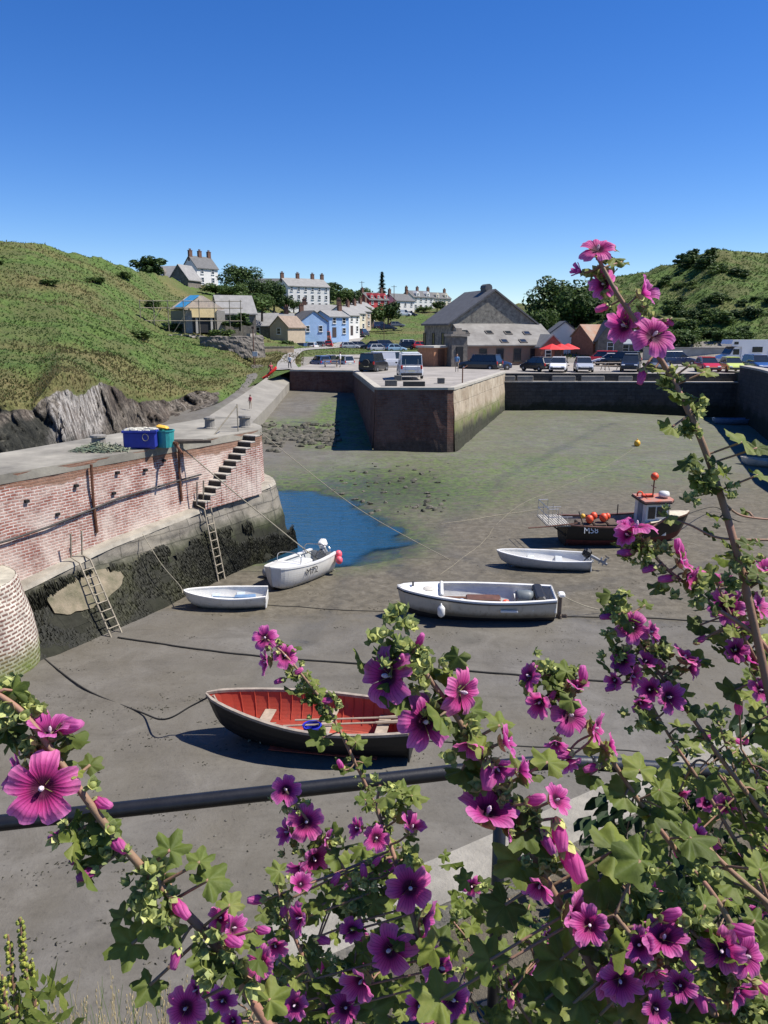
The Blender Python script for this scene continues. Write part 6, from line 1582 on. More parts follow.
while k<62:
    px=rb.uniform(600,790); py=rb.uniform(262,345)
    p=onland(px,py)
    if p.y<112 or p.y>178: continue
    n_=fbm((px*.012,py*.02,3),3)
    if n_<-.12: continue
    c=dup(TP['T' if rb.random()<.4 else 'S']); s=rb.uniform(1.4,3.6); c.location=(p.x,p.y,p.z-.15*s); c.scale=(s*rb.uniform(1.1,1.8),s*1.3,s*rb.uniform(.55,.8)); c.rotation_euler=(0,0,rb.random()*6)
    tag(c,'dark green gorse like bush on the slope of the right hill','bush','bushes on the right hill'); k+=1
for i in range(14):
    px=rb.uniform(672,712); p=onland(px,rb.uniform(258,268)); c=dup(TP['T']); s=rb.uniform(2.4,3.8); c.location=(p.x,p.y,p.z-.3); c.scale=(s*1.3,s*1.2,s*.8); tag(c,'dark bush in the clump crowning the right hill','bush','bush clump on the right hilltop')
k=0
while k<7:
    px=rb.uniform(-10,175); py=rb.uniform(248,345); p=onland(px,py)
    if p.y>160: continue
    if fbm((px*.015,py*.03,8),3)<.0: continue
    c=dup(TP['S']); s=rb.uniform(.8,2.0); c.location=(p.x,p.y,p.z-.15*s); c.scale=(s*rb.uniform(1.8,2.4),s*1.8,s*rb.uniform(.6,.8)); c.rotation_euler=(0,0,rb.random()*6)
    tag(c,'low green bush on the slope of the left hill','bush','bushes on the left hill'); k+=1
for i in range(9):
    px=rb.uniform(150,290); p=onland(px,rb.uniform(290,336)); 
    c=dup(TP['S' if i%2 else 'T']); s=rb.uniform(1.8,3.2); c.location=(p.x,p.y,p.z-.3); c.scale=(s*1.6,s*1.4,s*.8); tag(c,'bush among the hillside gardens above the building site','bush','garden bushes above the building site')
for k_,o in TP.items():
    for c_ in list(o.children): bpy.data.objects.remove(c_)
    bpy.data.objects.remove(o)
# ================================================================== FOREGROUND MALLOWS
rm=random.Random(2024)
CX=Vector((1,0,0)); CY=Vector((0,SP,CP)); CZ=Vector((0,-CP,SP))     # camera right, up, and back towards the viewer
def facing(yaw,pitch,roll=0):
    """rotation whose local +Z looks towards the viewer turned by yaw (right) and pitch (up)"""
    y,p=R(yaw),R(pitch)
    z=(CX*math.sin(y)*math.cos(p)+CY*math.sin(p)+CZ*math.cos(y)*math.cos(p)).normalized()
    x=CY.cross(z); x=(x if x.length>1e-3 else CX).normalized(); yv=z.cross(x)
    c,s=math.cos(roll),math.sin(roll); x2=x*c+yv*s; y2=yv*c-x*s
    return Matrix((x2,y2,z)).transposed()
# ---- materials
def petal_material():
    m,nt,b=newmat('mallow_petal'); uv=coord(nt,'UV'); sp=nt.nodes.new('ShaderNodeSeparateXYZ'); nt.links.new(uv,sp.inputs[0])
    u,r_=sp.outputs['X'],sp.outputs['Y']
    n_=nz(nt,7,3,.5,uv)
    base=ramp(nt,r_,[(.10,(.035,.003,.020)),(.26,(.10,.006,.055)),(.40,(.52,.035,.25)),(.62,(.70,.095,.40)),(1.0,(.84,.25,.58))])
    vw=math_(nt,'ABSOLUTE',math_(nt,'SINE',math_(nt,'ADD',math_(nt,'MULTIPLY',u,11.0),math_(nt,'MULTIPLY',n_,1.6))))
    vein=math_(nt,'MULTIPLY',ramp(nt,vw,[(.10,1),(.45,0)]),ramp(nt,r_,[(.25,.9),(.95,.22)]))
    c=mix(nt,vein,base,(.26,.012,.13))
    oi=nt.nodes.new('ShaderNodeObjectInfo'); hs=nt.nodes.new('ShaderNodeHueSaturation')
    nt.links.new(c,hs.inputs['Color']); mr=nt.nodes.new('ShaderNodeMapRange'); nt.links.new(oi.outputs['Random'],mr.inputs[0]); mr.inputs[3].default_value=.84; mr.inputs[4].default_value=1.12; nt.links.new(mr.outputs[0],hs.inputs['Value'])
    mr2=nt.nodes.new('ShaderNodeMapRange'); nt.links.new(oi.outputs['Random'],mr2.inputs[0]); mr2.inputs[3].default_value=.492; mr2.inputs[4].default_value=.515; nt.links.new(mr2.outputs[0],hs.inputs['Hue'])
    c=hs.outputs[0]
    nt.links.new(c,b.inputs['Base Color']); b.inputs['Roughness'].default_value=.55; b.inputs['Specular IOR Level'].default_value=.25
    b.inputs['Sheen Weight'].default_value=.15
    bump(nt,b,vw,.25,.002)
    tr=nt.nodes.new('ShaderNodeBsdfTranslucent'); nt.links.new(c,tr.inputs['Color']); ms=nt.nodes.new('ShaderNodeMixShader'); ms.inputs[0].default_value=.54
    nt.links.new(b.outputs[0],ms.inputs[1]); nt.links.new(tr.outputs[0],ms.inputs[2]); nt.links.new(ms.outputs[0],nt.nodes['Material Output'].inputs[0]); return m
M_petal=petal_material()
def green(name,c0,c1,c2,tr_=.3,scale=30):
    m,nt,b=newmat(name); uv=coord(nt,'UV'); o=coord(nt); g=nt.nodes.new('ShaderNodeNewGeometry')
    c=ramp(nt,nz(nt,scale,4,.6,g.outputs['Position']),[(.3,c0),(.5,c1),(.7,c2)])
    c=mix(nt,1.0,c,ramp(nt,g.outputs['Random Per Island'],[(0,(.62,.66,.6)),(.5,(.95,1,.9)),(.86,(1.25,1.2,1.05)),(1,(1.5,1.4,1.1))]),'MULTIPLY')
    sp=nt.nodes.new('ShaderNodeSeparateXYZ'); nt.links.new(uv,sp.inputs[0])
    vn=ramp(nt,math_(nt,'ABSOLUTE',sp.outputs['X']),[(.0,.5),(.10,0)])
    c=mix(nt,vn,c,(.16,.21,.075))
    nt.links.new(c,b.inputs['Base Color']); b.inputs['Roughness'].default_value=.6; b.inputs['Specular IOR Level'].default_value=.3
    bump(nt,b,nz(nt,160,4,.6,g.outputs['Position']),.25,.003)
    t_=nt.nodes.new('ShaderNodeBsdfTranslucent'); nt.links.new(c,t_.inputs['Color']); ms=nt.nodes.new('ShaderNodeMixShader'); ms.inputs[0].default_value=tr_
    nt.links.new(b.outputs[0],ms.inputs[1]); nt.links.new(t_.outputs[0],ms.inputs[2]); nt.links.new(ms.outputs[0],nt.nodes['Material Output'].inputs[0]); return m
M_leaf=green('mallow_leaf',(.082,.112,.022),(.152,.192,.040),(.25,.27,.085),.46)
M_calyx=green('mallow_calyx',(.26,.31,.11),(.40,.44,.18),(.54,.56,.28),.35,60)
M_stem=M('mallow_stem',(.32,.15,.105),.7,.45,22,.3,.002,col2=(.19,.14,.075))
M_stam=M('mallow_stamen',(.78,.62,.70),.8,.2,40)
# ---- one flower, three degrees of opening
def petals(cup,seed):
    rnd=random.Random(seed); mb=MB(); NR,NU=9,10
    for k in range(5):
        a0=k*2*math.pi/5+rnd.uniform(-.07,.07); tw=rnd.uniform(-.22,.22); ln=rnd.uniform(.93,1.06); c2=cup+rnd.uniform(-.16,.16); wv=rnd.uniform(0,6)
        vs=[];uvs=[]
        for i in range(NR+1):
            r0=.06+.94*i/NR
            for j in range(NU+1):
                u=-1+2*j/NU
                tip=1-.11*math.exp(-(u/.30)**2)-.34*abs(u)**3.2 +.03*math.sin(u*9+wv)
                r_=r0*(1-(1-tip)*sstep(.35,1,r0))*ln
                hw=(.60+.08*sstep(.05,.55,r0)-.10*sstep(.55,1,r0))
                a=a0+u*hw
                z=c2*r_**1.3 +.10*math.sin(r_*3.1) -.16*sstep(.65,1,r_)*(1-cup*.5) +tw*u*r_*.5 +.065*math.sin(u*6+wv)*r_**2+.03*math.sin(r_*11+wv+u*2)*r_+.05*abs(u)*r_ +.02*k/5
                q=r_*math.cos(math.atan(c2)*.55)
                vs.append((q*math.cos(a),q*math.sin(a),z)); uvs.append((u,r0))
        w=NU+1
        mb.add(vs,[(i*w+j,i*w+j+1,(i+1)*w+j+1,(i+1)*w+j) for i in range(NR) for j in range(NU)],0,uvs)
    return mb
def sepals(n=5,l=.55,w_=.30,up=.25):
    mb=MB()
    for k in range(n):
        a=k*2*math.pi/n; d=Vector((math.cos(a),math.sin(a),0)); s=Vector((-d.y,d.x,0))
        pts=[]; 
        for t,ww,z in ((.05,.10,-.10),(.35,w_,-.10+up*.3),(.7,w_*.85,-.02+up*.6),(1.0,.02,.05+up)):
            p=d*l*t
            pts+= [p-s*ww+Vector((0,0,z+.03)),p+Vector((0,0,z-.02)),p+s*ww+Vector((0,0,z+.03))]
        mb.add(pts,[(i*3+j,i*3+j+1,(i+1)*3+j+1,(i+1)*3+j) for i in range(3) for j in range(2)],0,[(-1+(i%3),.5) for i in range(12)])
    return mb
def data_of(mb,name,mat,smooth=True):
    o=mb.build(name,mat,smooth=smooth); d=o.data; bpy.data.objects.remove(o); return d
PET=[data_of(petals(c_,s_),'flower',M_petal) for c_,s_ in ((.22,1),(.34,2),(.12,3),(.75,4),(.5,5),(1.25,6),(.3,7),(.05,8),(.42,9),(.18,10))]
mb=MB(); mb.lathe([(.03,0),(.045,.15),(.06,.26)],n=7)
for k in range(46):
    a=k*2.4; z=.2+.22*(k/46); r_=.058*math.sin(math.pi*(.25+.7*k/46)); mb.ball((r_*math.cos(a),r_*math.sin(a),z),.019,5)
STAM=data_of(mb,'stamen',M_stam)
CAL=data_of(sepals(5,.5,.26,.0),'calyx',M_calyx)
# closed bud of rolled petals
mb=MB(); rr=[]
for i in range(9):
    t=i/8; r_=.10+.26*math.sin(math.pi*min(1,t*.85))**.8*(1-.35*t)
    rr.append([(r_*(1+.18*math.sin(3*a*.698+ t*4))*math.cos(a*.698+t*1.6),r_*(1+.18*math.sin(3*a*.698+t*4))*math.sin(a*.698+t*1.6),1.35*t-.05) for a in range(9)])
n9=9
mb.add([p for r_ in rr for p in r_],[(k*9+i,k*9+(i+1)%9,(k+1)*9+(i+1)%9,(k+1)*9+i) for k in range(8) for i in range(9)]+[tuple(72+i for i in range(9))],0,[(-1+2*i/8,.45+.5*k/8) for k in range(9) for i in range(9)])
BUD=data_of(mb,'flower_bud',M_petal)
CUP=data_of(sepals(5,.42,.24,.45),'calyx',M_calyx)
mb=sepals(5,.62,.40,.95); mb.ball((0,0,.25),.42,9,0,(1,1,.95)); 
for k in range(3):
    a=k*2.094+.5; d=Vector((math.cos(a),math.sin(a),0)); s=Vector((-d.y,d.x,0)); mb.add([d*.1-s*.15,d*.1+s*.15,d*.75+s*.28+Vector((0,0,.12)),d*1.0+Vector((0,0,.3)),d*.75-s*.28+Vector((0,0,.12))],[(0,1,2,3,4)],0,[(0,.5)]*5)
GB=data_of(mb,'green_bud',M_calyx)
def link(data,name,parent,Mx):
    o=bpy.data.objects.new(name,data); COL.objects.link(o); o.parent=parent; o.matrix_local=Mx; return o
def M4(pos,rot3,s): return Matrix.Translation(pos)@rot3.to_4x4()@Matrix.Scale(s,4)
# ---- leaf template
LT_A=[R(-158+316*i/44) for i in range(45)]
def leaf_into(mb,pos,rot3,size,curl,rnd):
    vs=[Vector((0,0,0))]; uvs=[(0,0)]; rings=(.35,.7,1.0); fl=rnd.uniform(.06,.16); lob=rnd.uniform(.11,.21); asym=rnd.uniform(-.1,.1)
    for rho in rings:
        for th in LT_A:
            d=abs(th)/R(158); L=(1-lob)+lob*math.cos(5.9*th); r_=L*(1-.30*d**1.5)*(1+asym*math.copysign(d,th))
            r_*=1+ (.045*math.sin(th*27+asym*30)) *(rho>.9)
            x=rho*r_*math.cos(th); y=rho*r_*math.sin(th)
            z=fl*.6*math.cos(5.9*th)*rho*.9 + .07*noise.noise((x*2.4+asym*90,y*2.4,asym*50))*rho - curl*rho*rho*(.6+.4*math.cos(th*2+asym*20)) + .05*math.sin(th*9+asym*40)*rho*rho
            vs.append(Vector((x,y,z))); uvs.append((math.sin(5.9*th/2+ (0)) if True else 0,rho))
    n=len(LT_A)
    fs=[(0,1+i,2+i) for i in range(n-1)]+[(1+k*n+i,1+(k+1)*n+i,2+(k+1)*n+i,2+k*n+i) for k in range(2) for i in range(n-1)]
    mb.add([pos+rot3@(v*size) for v in vs],fs,0,uvs)
def leaf_rot(rnd,up=.55,cam_=.45):
    z=(Vector((rnd.gauss(0,.6),rnd.gauss(0,.6),rnd.gauss(up,.45)))+CZ*cam_*.7+sd*.75).normalized()
    x=Vector((rnd.gauss(0,1),rnd.gauss(0,1),rnd.gauss(-.5,.6))); x=(x-z*x.dot(z)).normalized(); y=z.cross(x)
    return Matrix((x,y,z)).transposed()
class Plant:
    def __init__(s,label,root,name='mallow_plant',cat='plant',group='mallow stems in the foreground'):
        s.t=thing(name,label,cat,root,0,group); s.o=Vector(root); s.st=MB(); s.lv=MB(); s.near=None; s.paths=[]
    def stem(s,pts,r0=.006,r1=.0025,leaves=1.0,lsize=.034,buds=1.0,skip=0.0):
        """pts: (px,py,depth)"""
        P_=[atd(*p)-s.o for p in pts]; q=spline(P_,8); n=len(q)
        s.st.tube(q,[.72*lerp(r0,r1,i/(n-1)) for i in range(n)],8); s.paths.append(q)
        L=sum((q[i+1]-q[i]).length for i in range(n-1)); acc=0; nxt=.02
        for i in range(n-1):
            acc+=(q[i+1]-q[i]).length
            if leaves>0 and acc>nxt and acc/L>skip:
                nxt+=rm.uniform(.018,.032)/leaves; f=acc/L
                d=Vector((rm.gauss(0,1),rm.gauss(0,.8),rm.gauss(.1,.7))).normalized(); sz=lsize*rm.uniform(.45,1.1)*(1-.45*f)
                ln=sz*rm.uniform(.6,1.6); p=q[i]+d*ln
                s.st.tube([q[i],q[i]+d*ln*.5+Vector((0,0,.002)),p],[.0016,.0013,.001],5)
                leaf_into(s.lv,p,leaf_rot(rm),sz,rm.uniform(-.05,.35),rm)
                for _ in range(int(rm.random()*2.2*buds+ (f>.6)*1.3*buds)):
                    s.green(q[i]+Vector((rm.gauss(0,.008),rm.gauss(0,.006),rm.gauss(0,.008))),rm.uniform(.0045,.0085))
    def tipcluster(s,px,py,d,n=9,spread=.012):
        c=atd(px,py,d+.008)-s.o
        for _ in range(n):
            s.green(c+Vector((rm.gauss(0,spread),rm.gauss(0,spread*.7),rm.gauss(0,spread))),rm.uniform(.0062,.0112))
        for _ in range(n//3+1):
            p=c+Vector((rm.gauss(0,spread*1.4),rm.gauss(0,spread),rm.gauss(0,spread*1.3))); leaf_into(s.lv,p,leaf_rot(rm),rm.uniform(.010,.020),.2,rm)
    def green(s,p,sz):
        r3=facing(rm.uniform(-90,90),rm.uniform(-40,70),rm.random()*6); link(GB,'green_bud',s.t,M4(p,r3,sz))
    def ped(s,p,back):
        """pedicel from flower back to the nearest stem point"""
        if not s.paths: return
        b=min((q for pa in s.paths for q in pa),key=lambda v:(v-p).length)
        if (b-p).length<.16: s.st.tube(spline([b,b.lerp(p,.5)+back*.004,p],4),.0013,5)
    def flower(s,px,py,dpx,d,yaw=0,pitch=12,var=None):
        p=atd(px,py,d)-s.o; rad=dpx*d/800/2*1.07; v=(rm.choice((0,6,7,9)) if var==0 else rm.choice((1,2,8,9)) if var==1 else var) if var is not None else rm.choice((0,1,2,4,6,7,8,9))
        r3=facing(yaw+9+rm.uniform(-6,6),pitch+11+rm.uniform(-5,5),rm.random()*6.28); zf=r3@Vector((0,0,1)); p0=p-zf*rad*.15
        f=link(PET[v],'flower',s.t,M4(p0,r3,rad)); link(STAM,'stamen',f,Matrix.Scale(1,4)); link(CAL,'calyx',f,Matrix.Translation((0,0,-.09)))
        s.ped(p0-zf*rad*.2,-zf)
    def bud(s,px,py,dpx,d,ang=0,tilt=0):
        """closed bud; ang is the direction of the tip in the picture (deg, 0 right, 90 up)"""
        p=atd(px,py,d)-s.o; sc=dpx*d/800/1.5; a=R(ang)
        z=(CX*math.cos(a)+CY*math.sin(a)+CZ*math.sin(R(tilt))).normalized(); x=z.orthogonal().normalized(); r3=Matrix((x,z.cross(x),z)).transposed()
        p=p-z*sc*.65
        f=link(BUD,'flower_bud',s.t,M4(p,r3,sc)); link(CUP,'calyx',f,Matrix.Scale(.9,4)); s.ped(p,-z)
    def leaf(s,px,py,lpx,d,ang=None,face=(0,20)):
        p=atd(px,py,d)-s.o
        if ang is None: r3=leaf_rot(rm)
        else: r3=facing(face[0]*.6+14,face[1]*.6+26,R(ang))
        leaf_into(s.lv,p,r3,.66*lpx*d/800,rm.uniform(.0,.25),rm); s.ped(p,Vector((0,0,0)))
    def done(s):
        s.st.build('stem',M_stem,s.t,smooth=True); s.lv.build('leaves',M_leaf,s.t,smooth=True)
def base(px,d): 
    p=atd(px,1060,d); return (p.x,p.y,6.85)

# ---- A: the tall stalk against the sky
a=Plant('tallest mallow stalk at right, its flowers standing up against the sky',base(800,.95))
a.stem([(775,720,.97),(745,585,.95),(722,500,.95),(697,430,.94),(668,372,.94),(640,328,.93),(615,290,.92),(598,258,.92)],.0075,.003,.0,buds=0)
for f in ((598,249,37,.92,-8,22,0),(643,293,33,.93,35,5,3),(654,335,46,.92,0,5,1),(625,326,40,.945,-62,-5,4),(604,284,32,.94,-50,-20,4),(581,272,16,.93,-80,0,5)): a.flower(*f[:6],var=f[6])
a.bud(603,308,18,.93,200); a.bud(642,376,20,.93,255); a.bud(668,322,14,.93,-30)
for (x,y,n) in ((600,268,5),(612,285,4),(640,318,5),(668,378,5),(678,392,4),(693,405,4),(686,428,5),(694,470,6),(700,492,6),(722,490,5),(716,478,4),(738,560,6),(735,585,5)): a.tipcluster(x,y,.935,n,.008)
for (x,y,l,an,fa) in ((672,318,26,5,(10,70)),(655,368,22,190,(0,50)),(672,427,26,200,(20,25)),(742,442,38,40,(40,35)),(757,448,24,10,(-20,40)),(716,462,20,60,(30,30)),(690,365,16,20,(0,60)),(705,372,22,-10,(-10,50)),(606,262,14,100,(0,50)),(622,262,16,60,(30,50)),(648,320,14,150,(0,50)),(758,575,24,60,(20,30)),(748,545,20,150,(0,40)),(758,475,22,-20,(20,50)),(680,395,14,250,(0,30))): a.leaf(x,y,l,.935,an,fa)
a.stem([(722,500,.95),(740,515,.96),(775,520,.97)],.002,.0015,.8,.02,0)
a.done()

# ---- B: the stalk leaning in from the left
b_=Plant('mallow stalk leaning up to the left edge with one large flower over the railing',base(290,.62),)
b_.stem([(300,1075,.62),(255,1005,.61),(215,945,.60),(178,905,.60),(140,865,.59),(108,828,.585),(80,790,.58),(50,748,.58),(22,712,.58),(-6,692,.58)],.0055,.0028,.35,.024,.6)
b_.flower(42,788,70,.565,6,2,0); b_.flower(50,732,46,.585,10,62,3); b_.flower(18,768,44,.60,-70,0,4)
for x,y,l,an in ((102,803,26,-8),(118,844,28,-30),(62,836,30,195),(88,874,26,205),(76,856,20,240),(180,908,30,-35),(232,941,26,-5),(70,727,34,20),(176,958,24,260),(262,930,20,10)): b_.bud(x,y,l,.585,an,20)
for x,y,w,ya,pi in ((186,1008,42,-10,10),(220,918,26,30,20),(233,928,30,50,10),(262,962,34,-35,10),(196,990,26,-60,-20)): b_.flower(x,y,w,.60,ya,pi)
for x,y,n,sp in ((8,700,9,.010),(24,725,9,.009),(46,738,6,.007),(40,752,5,.007),(74,828,5,.006),(100,842,4,.006),(96,862,4,.006),(140,896,5,.006),(152,910,5,.007),(156,886,4,.006),(215,958,7,.009),(246,980,6,.01)): b_.tipcluster(x,y,.58,n,sp)
for x,y,l,an,fa in ((170,850,36,60,(10,30)),(208,880,40,35,(20,45)),(132,944,44,200,(-10,20)),(90,765,24,40,(10,40)),(92,812,26,-20,(0,40)),(100,835,20,160,(0,40)),(200,862,28,80,(0,50)),(170,930,30,-60,(0,20)),(40,715,18,140,(0,50)),(230,905,26,40,(20,40)),(150,985,34,230,(10,20)),(270,1000,36,20,(0,30))): b_.leaf(x,y,l,.59,an,fa)
b_.done()

# ---- C: thin stem in front of the red boat
c_=Plant('slender mallow stem in front of the red boat with two small pink flowers',base(400,1.35))
c_.stem([(420,960,1.36),(395,860,1.36),(370,795,1.36),(350,752,1.35),(330,712,1.35),(306,680,1.34),(285,655,1.34),(268,640,1.34)],.005,.0022,1.0,.026,1.0,.2)
for x,y,w,ya,pi,v in ((265,638,28,-5,12,0),(285,656,26,15,5,0),(267,662,26,-60,-15,4)): c_.flower(x,y,w,1.34,ya,pi,v)
for x,y,l,an in ((280,681,14,200),(298,672,14,40),(326,701,16,10),(341,765,14,120)): c_.bud(x,y,l,1.34,an)
for x,y,n in ((275,648,5),(292,672,6),(300,685,6),(318,708,5),(330,700,4)): c_.tipcluster(x,y,1.34,n,.010)
for x,y,l,an,fa in ((316,692,22,30,(10,50)),(326,715,18,-20,(0,40)),(322,738,28,200,(0,40)),(356,742,20,60,(10,50)),(345,765,22,190,(0,50)),(312,700,16,120,(0,40)),(405,792,26,20,(10,50))): c_.leaf(x,y,l,1.35,an,fa)
c_.done()

# ---- D, E: lower left and centre
d_=Plant('low mallow stem with flowers stacked below the railing left of the centre',base(380,1.05))
d_.stem([(380,1040,1.06),(362,930,1.06),(345,872,1.05),(320,838,1.05),(300,810,1.04),(284,788,1.04)],.0045,.0022,.8,.026,1.0)
for x,y,w,ya,pi,v in ((286,790,31,0,12,0),(306,822,38,8,10,0),(288,832,28,-65,5,4),(314,858,36,10,-25,4),(302,868,28,-40,-30,3),(326,838,20,60,0,4)): d_.flower(x,y,w,1.04,ya,pi,v)
for x,y,n in ((290,802,4),(300,840,5),(330,850,6),(350,895,6)): d_.tipcluster(x,y,1.04,n,.010)
d_.done()
e_=Plant('mallow stem with a broad open flower at the bottom centre of the plants',base(440,.95))
e_.stem([(450,1060,.92),(425,960,.92),(408,900,.93),(392,850,.95),(378,810,.97),(380,785,.98)],.0055,.0025,1.0,.032,1.0)
for x,y,w,ya,pi,v in ((410,888,50,.5,8,0),(376,838,29,6,8,1),(358,828,24,-60,10,4),(412,828,30,40,60,3),(390,950,52,-30,5,1),(440,968,44,35,5,0),(425,920,40,60,-20,4),(362,980,40,-40,-20,3),(452,1000,44,20,10,1),(300,885,24,20,40,3),(352,930,26,-20,20,1),(260,963,30,-30,10,0),(300,918,34,-62,5,1),(275,945,26,10,-20,3),(345,1008,34,10,20,2),(295,1005,30,-20,0,1),(420,1005,30,-30,-10,4)): e_.flower(x,y,w,.92,ya,pi,v)
for x,y,l,an in ((257,900,22,185),(285,908,20,250),(322,940,20,-10),(295,985,18,200),(335,880,18,60),(376,770+92,14,50),(364,872,18,100)): e_.bud(x,y,l,.93,an)
for x,y,n in ((278,890,8),(285,915,5),(362,880,8),(372,900,7),(352,905,7),(398,805,5),(388,790,5),(300,960,6),(405,860,5),(330,975,6),(280,985,6)): e_.tipcluster(x,y,.93,n,.010)
e_.stem([(345,1060,.93),(318,990,.93),(298,945,.93),(283,905,.93),(276,885,.93)],.0045,.002,1.0,.026,.8)
e_.stem([(390,1070,.95),(372,980,.95),(350,930,.95),(342,890,.95)],.004,.002,1.2,.026,.8)
for x,y,l,an,fa in ((395,790,20,50,(10,40)),(412,796,28,-15,(10,60)),(330,1000,44,30,(0,30)),(372,1010,40,70,(10,20)),(300,1015,36,150,(0,30)),(440,940,30,40,(10,40)),(340,890,24,200,(0,40)),(322,905,22,150,(0,40)),(405,815,20,160,(0,40)),(365,800,18,100,(0,50))): e_.leaf(x,y,l,.93,an,fa)
e_.done()

# ---- F: the big cluster in the middle
f_=Plant('large central mallow stem with the biggest cluster of flowers before the red boat stern',base(620,.68))
f_.stem([(640,1075,.68),(600,985,.68),(560,905,.675),(522,835,.67),(490,775,.67),(460,722,.665),(432,682,.665),(405,645,.665)],.0058,.0026,.75,.030,1.1)
for x,y,w,ya,pi,v in ((388,676,62,-58,2,0),(425,722,60,3,6,0),(462,692,50,38,-15,1),(505,742,36,60,10,4),(497,768,34,20,-40,3),(470,742,34,-30,-50,3),(488,812,62,8,48,4),(510,828,34,40,0,4),(556,800,34,30,15,4),(572,915,52,40,-5,4),(540,885,34,-30,-35,3),(607,975,46,20,-15,4),(520,770,30,70,0,3)): f_.flower(x,y,w,.66,ya,pi,v)
for x,y,l,an in ((488,775,34,265),(573,862,46,-62),(560,835,36,-80),(420,640,18,70),(535,800,26,30),(402,660,16,90),(548,842,28,-60)): f_.bud(x,y,l,.655,an,25)
for x,y,n,sp in ((398,645,10,.012),(410,662,10,.012),(420,680,9,.011),(432,700,7,.01),(445,715,6,.009),(462,735,7,.009),(480,790,5,.008),(498,795,6,.008),(405,650,6,.008),(522,812,5,.008),(615,930,6,.008),(545,870,5,.008)): f_.tipcluster(x,y,.66,n,sp)
for x,y,l,an,fa in ((500,725,30,60,(20,40)),(520,770,40,20,(20,50)),(530,830,56,-20,(30,45)),(518,860,50,200,(0,35)),(615,850,62,-8,(25,45)),(600,880,52,240,(0,25)),(476,780,30,190,(0,30)),(548,762,36,50,(10,50)),(470,720,22,150,(0,40)),(640,905,40,-40,(20,35)),(560,960,50,200,(0,30)),(505,905,44,220,(-10,30)),(440,1000,50,150,(0,35)),(490,960,44,120,(0,30)),(545,1000,46,60,(0,35))): f_.leaf(x,y,l,.67,an,fa)
f_.done()

# ---- G: cluster by the white rope right of centre
g_=Plant('mallow stem right of centre topped by a tight ring of flowers and pale buds',base(720,.88))
g_.stem([(770,1000,.9),(720,905,.9),(672,845,.89),(638,800,.88),(604,748,.87),(580,715,.87),(560,690,.87),(548,672,.87)],.005,.0022,.8,.03,.8)
for x,y,w,ya,pi,v in ((570,715,44,4,8,0),(529,676,30,-58,15,0),(540,702,30,-40,-20,3),(577,688,24,10,60,3),(594,728,34,45,-10,4),(556,742,26,-20,-50,3),(568,760,26,20,-60,3),(610,745,24,60,0,4)): g_.flower(x,y,w,.86,ya,pi,v)
for x,y,l,an in ((583,675,22,95),(565,755,22,190),(592,768,20,200),(552,696,14,60)): g_.bud(x,y,l,.86,an)
for x,y,n in ((545,672,9),(558,678,8),(552,690,7),(562,700,5)): g_.tipcluster(x,y,.865,n,.011)
for x,y,l,an,fa in ((600,752,34,30,(10,40)),(590,775,28,200,(0,40)),(625,795,38,150,(10,40)),(650,815,40,10,(20,60)),(640,770,36,60,(10,40)),(660,790,30,-30,(0,40))): g_.leaf(x,y,l,.87,an,fa)
g_.done()

# ---- H: arching side stem in front of the fishing boat
h_=Plant('arching mallow stem whose purple flower overlaps the fishing boat hull',base(830,.95))
h_.stem([(800,700,.97),(760,640,.96),(716,608,.95),(692,588,.94),(668,570,.94),(648,548,.94),(636,530,.94)],.004,.0022,.5,.022,.8)
for x,y,w,ya,pi,v in ((637,526,40,0,62,0),(628,535,28,-60,10,4),(682,562,30,50,20,4),(688,575,26,40,-30,3)): h_.flower(x,y,w,.935,ya,pi,v)
for x,y,l,an in ((626,553,20,185),(650,569,18,200),(667,579,20,185),(679,548,22,105)): h_.bud(x,y,l,.935,an)
for x,y,n in ((636,542,6),(640,552,6),(650,560,5),(690,590,5),(660,562,4),(700,597,4)): h_.tipcluster(x,y,.935,n,.010)
for x,y,l,an,fa in ((668,517,22,10,(10,40)),(697,572,20,40,(10,50)),(665,545,16,60,(0,40)),(702,585,18,0,(0,40))): h_.leaf(x,y,l,.94,an,fa)
h_.stem([(770,540,.95),(720,538,.95),(690,525,.95),(668,518,.95)],.0022,.0015,.6,.02,.4)
h_.done()

# ---- I: the crowd of flowers at the right
i_=Plant('crowded mallow stems at the right edge, many flowers against the grey mud',base(830,1.02))
i_.stem([(830,900,1.04),(768,820,1.03),(722,760,1.02),(694,720,1.02),(664,680,1.01),(640,645,1.01),(622,612,1.0)],.005,.0022,1.0,.028,1.0)
i_.stem([(800,980,1.05),(745,860,1.05),(705,790,1.05),(672,740,1.05),(652,705,1.05),(640,675,1.05)],.0045,.002,1.0,.028,.9)
i_.stem([(830,760,1.0),(775,690,1.0),(748,645,1.0),(728,610,.99),(718,585,.99)],.0045,.002,1.0,.028,1.0)
i_.stem([(768,900,1.1),(735,800,1.1),(700,760,1.1),(680,790,1.1)],.003,.002,1.2,.026,.6)
for x,y,w,ya,pi,v in ((632,628,36,-6,6,1),(650,632,24,50,0,4),(622,660,30,-60,5,1),(632,676,28,30,-20,4),(645,662,22,10,30,3),(668,697,34,12,-5,4),(650,690,26,-40,10,4),(684,658,30,30,45,4),(726,606,40,-30,5,1),(720,582,24,10,65,3),(690,668,26,60,-20,3),(757,606,30,40,10,4),(738,628,26,20,-40,3),(735,650,26,-20,10,4),(748,660,24,50,20,3),(615,680,20,-40,-20,3),(640,702,22,0,-40,3),(760,690,26,10,0,1),(765,570,26,0,50,3)): i_.flower(x,y,w,1.0,ya,pi,v)
for x,y,l,an in ((607,617,16,185),(705,575,16,150),(612,688,16,200),(662,665,14,120),(742,582,16,60),(700,640,16,30)): i_.bud(x,y,l,1.0,an)
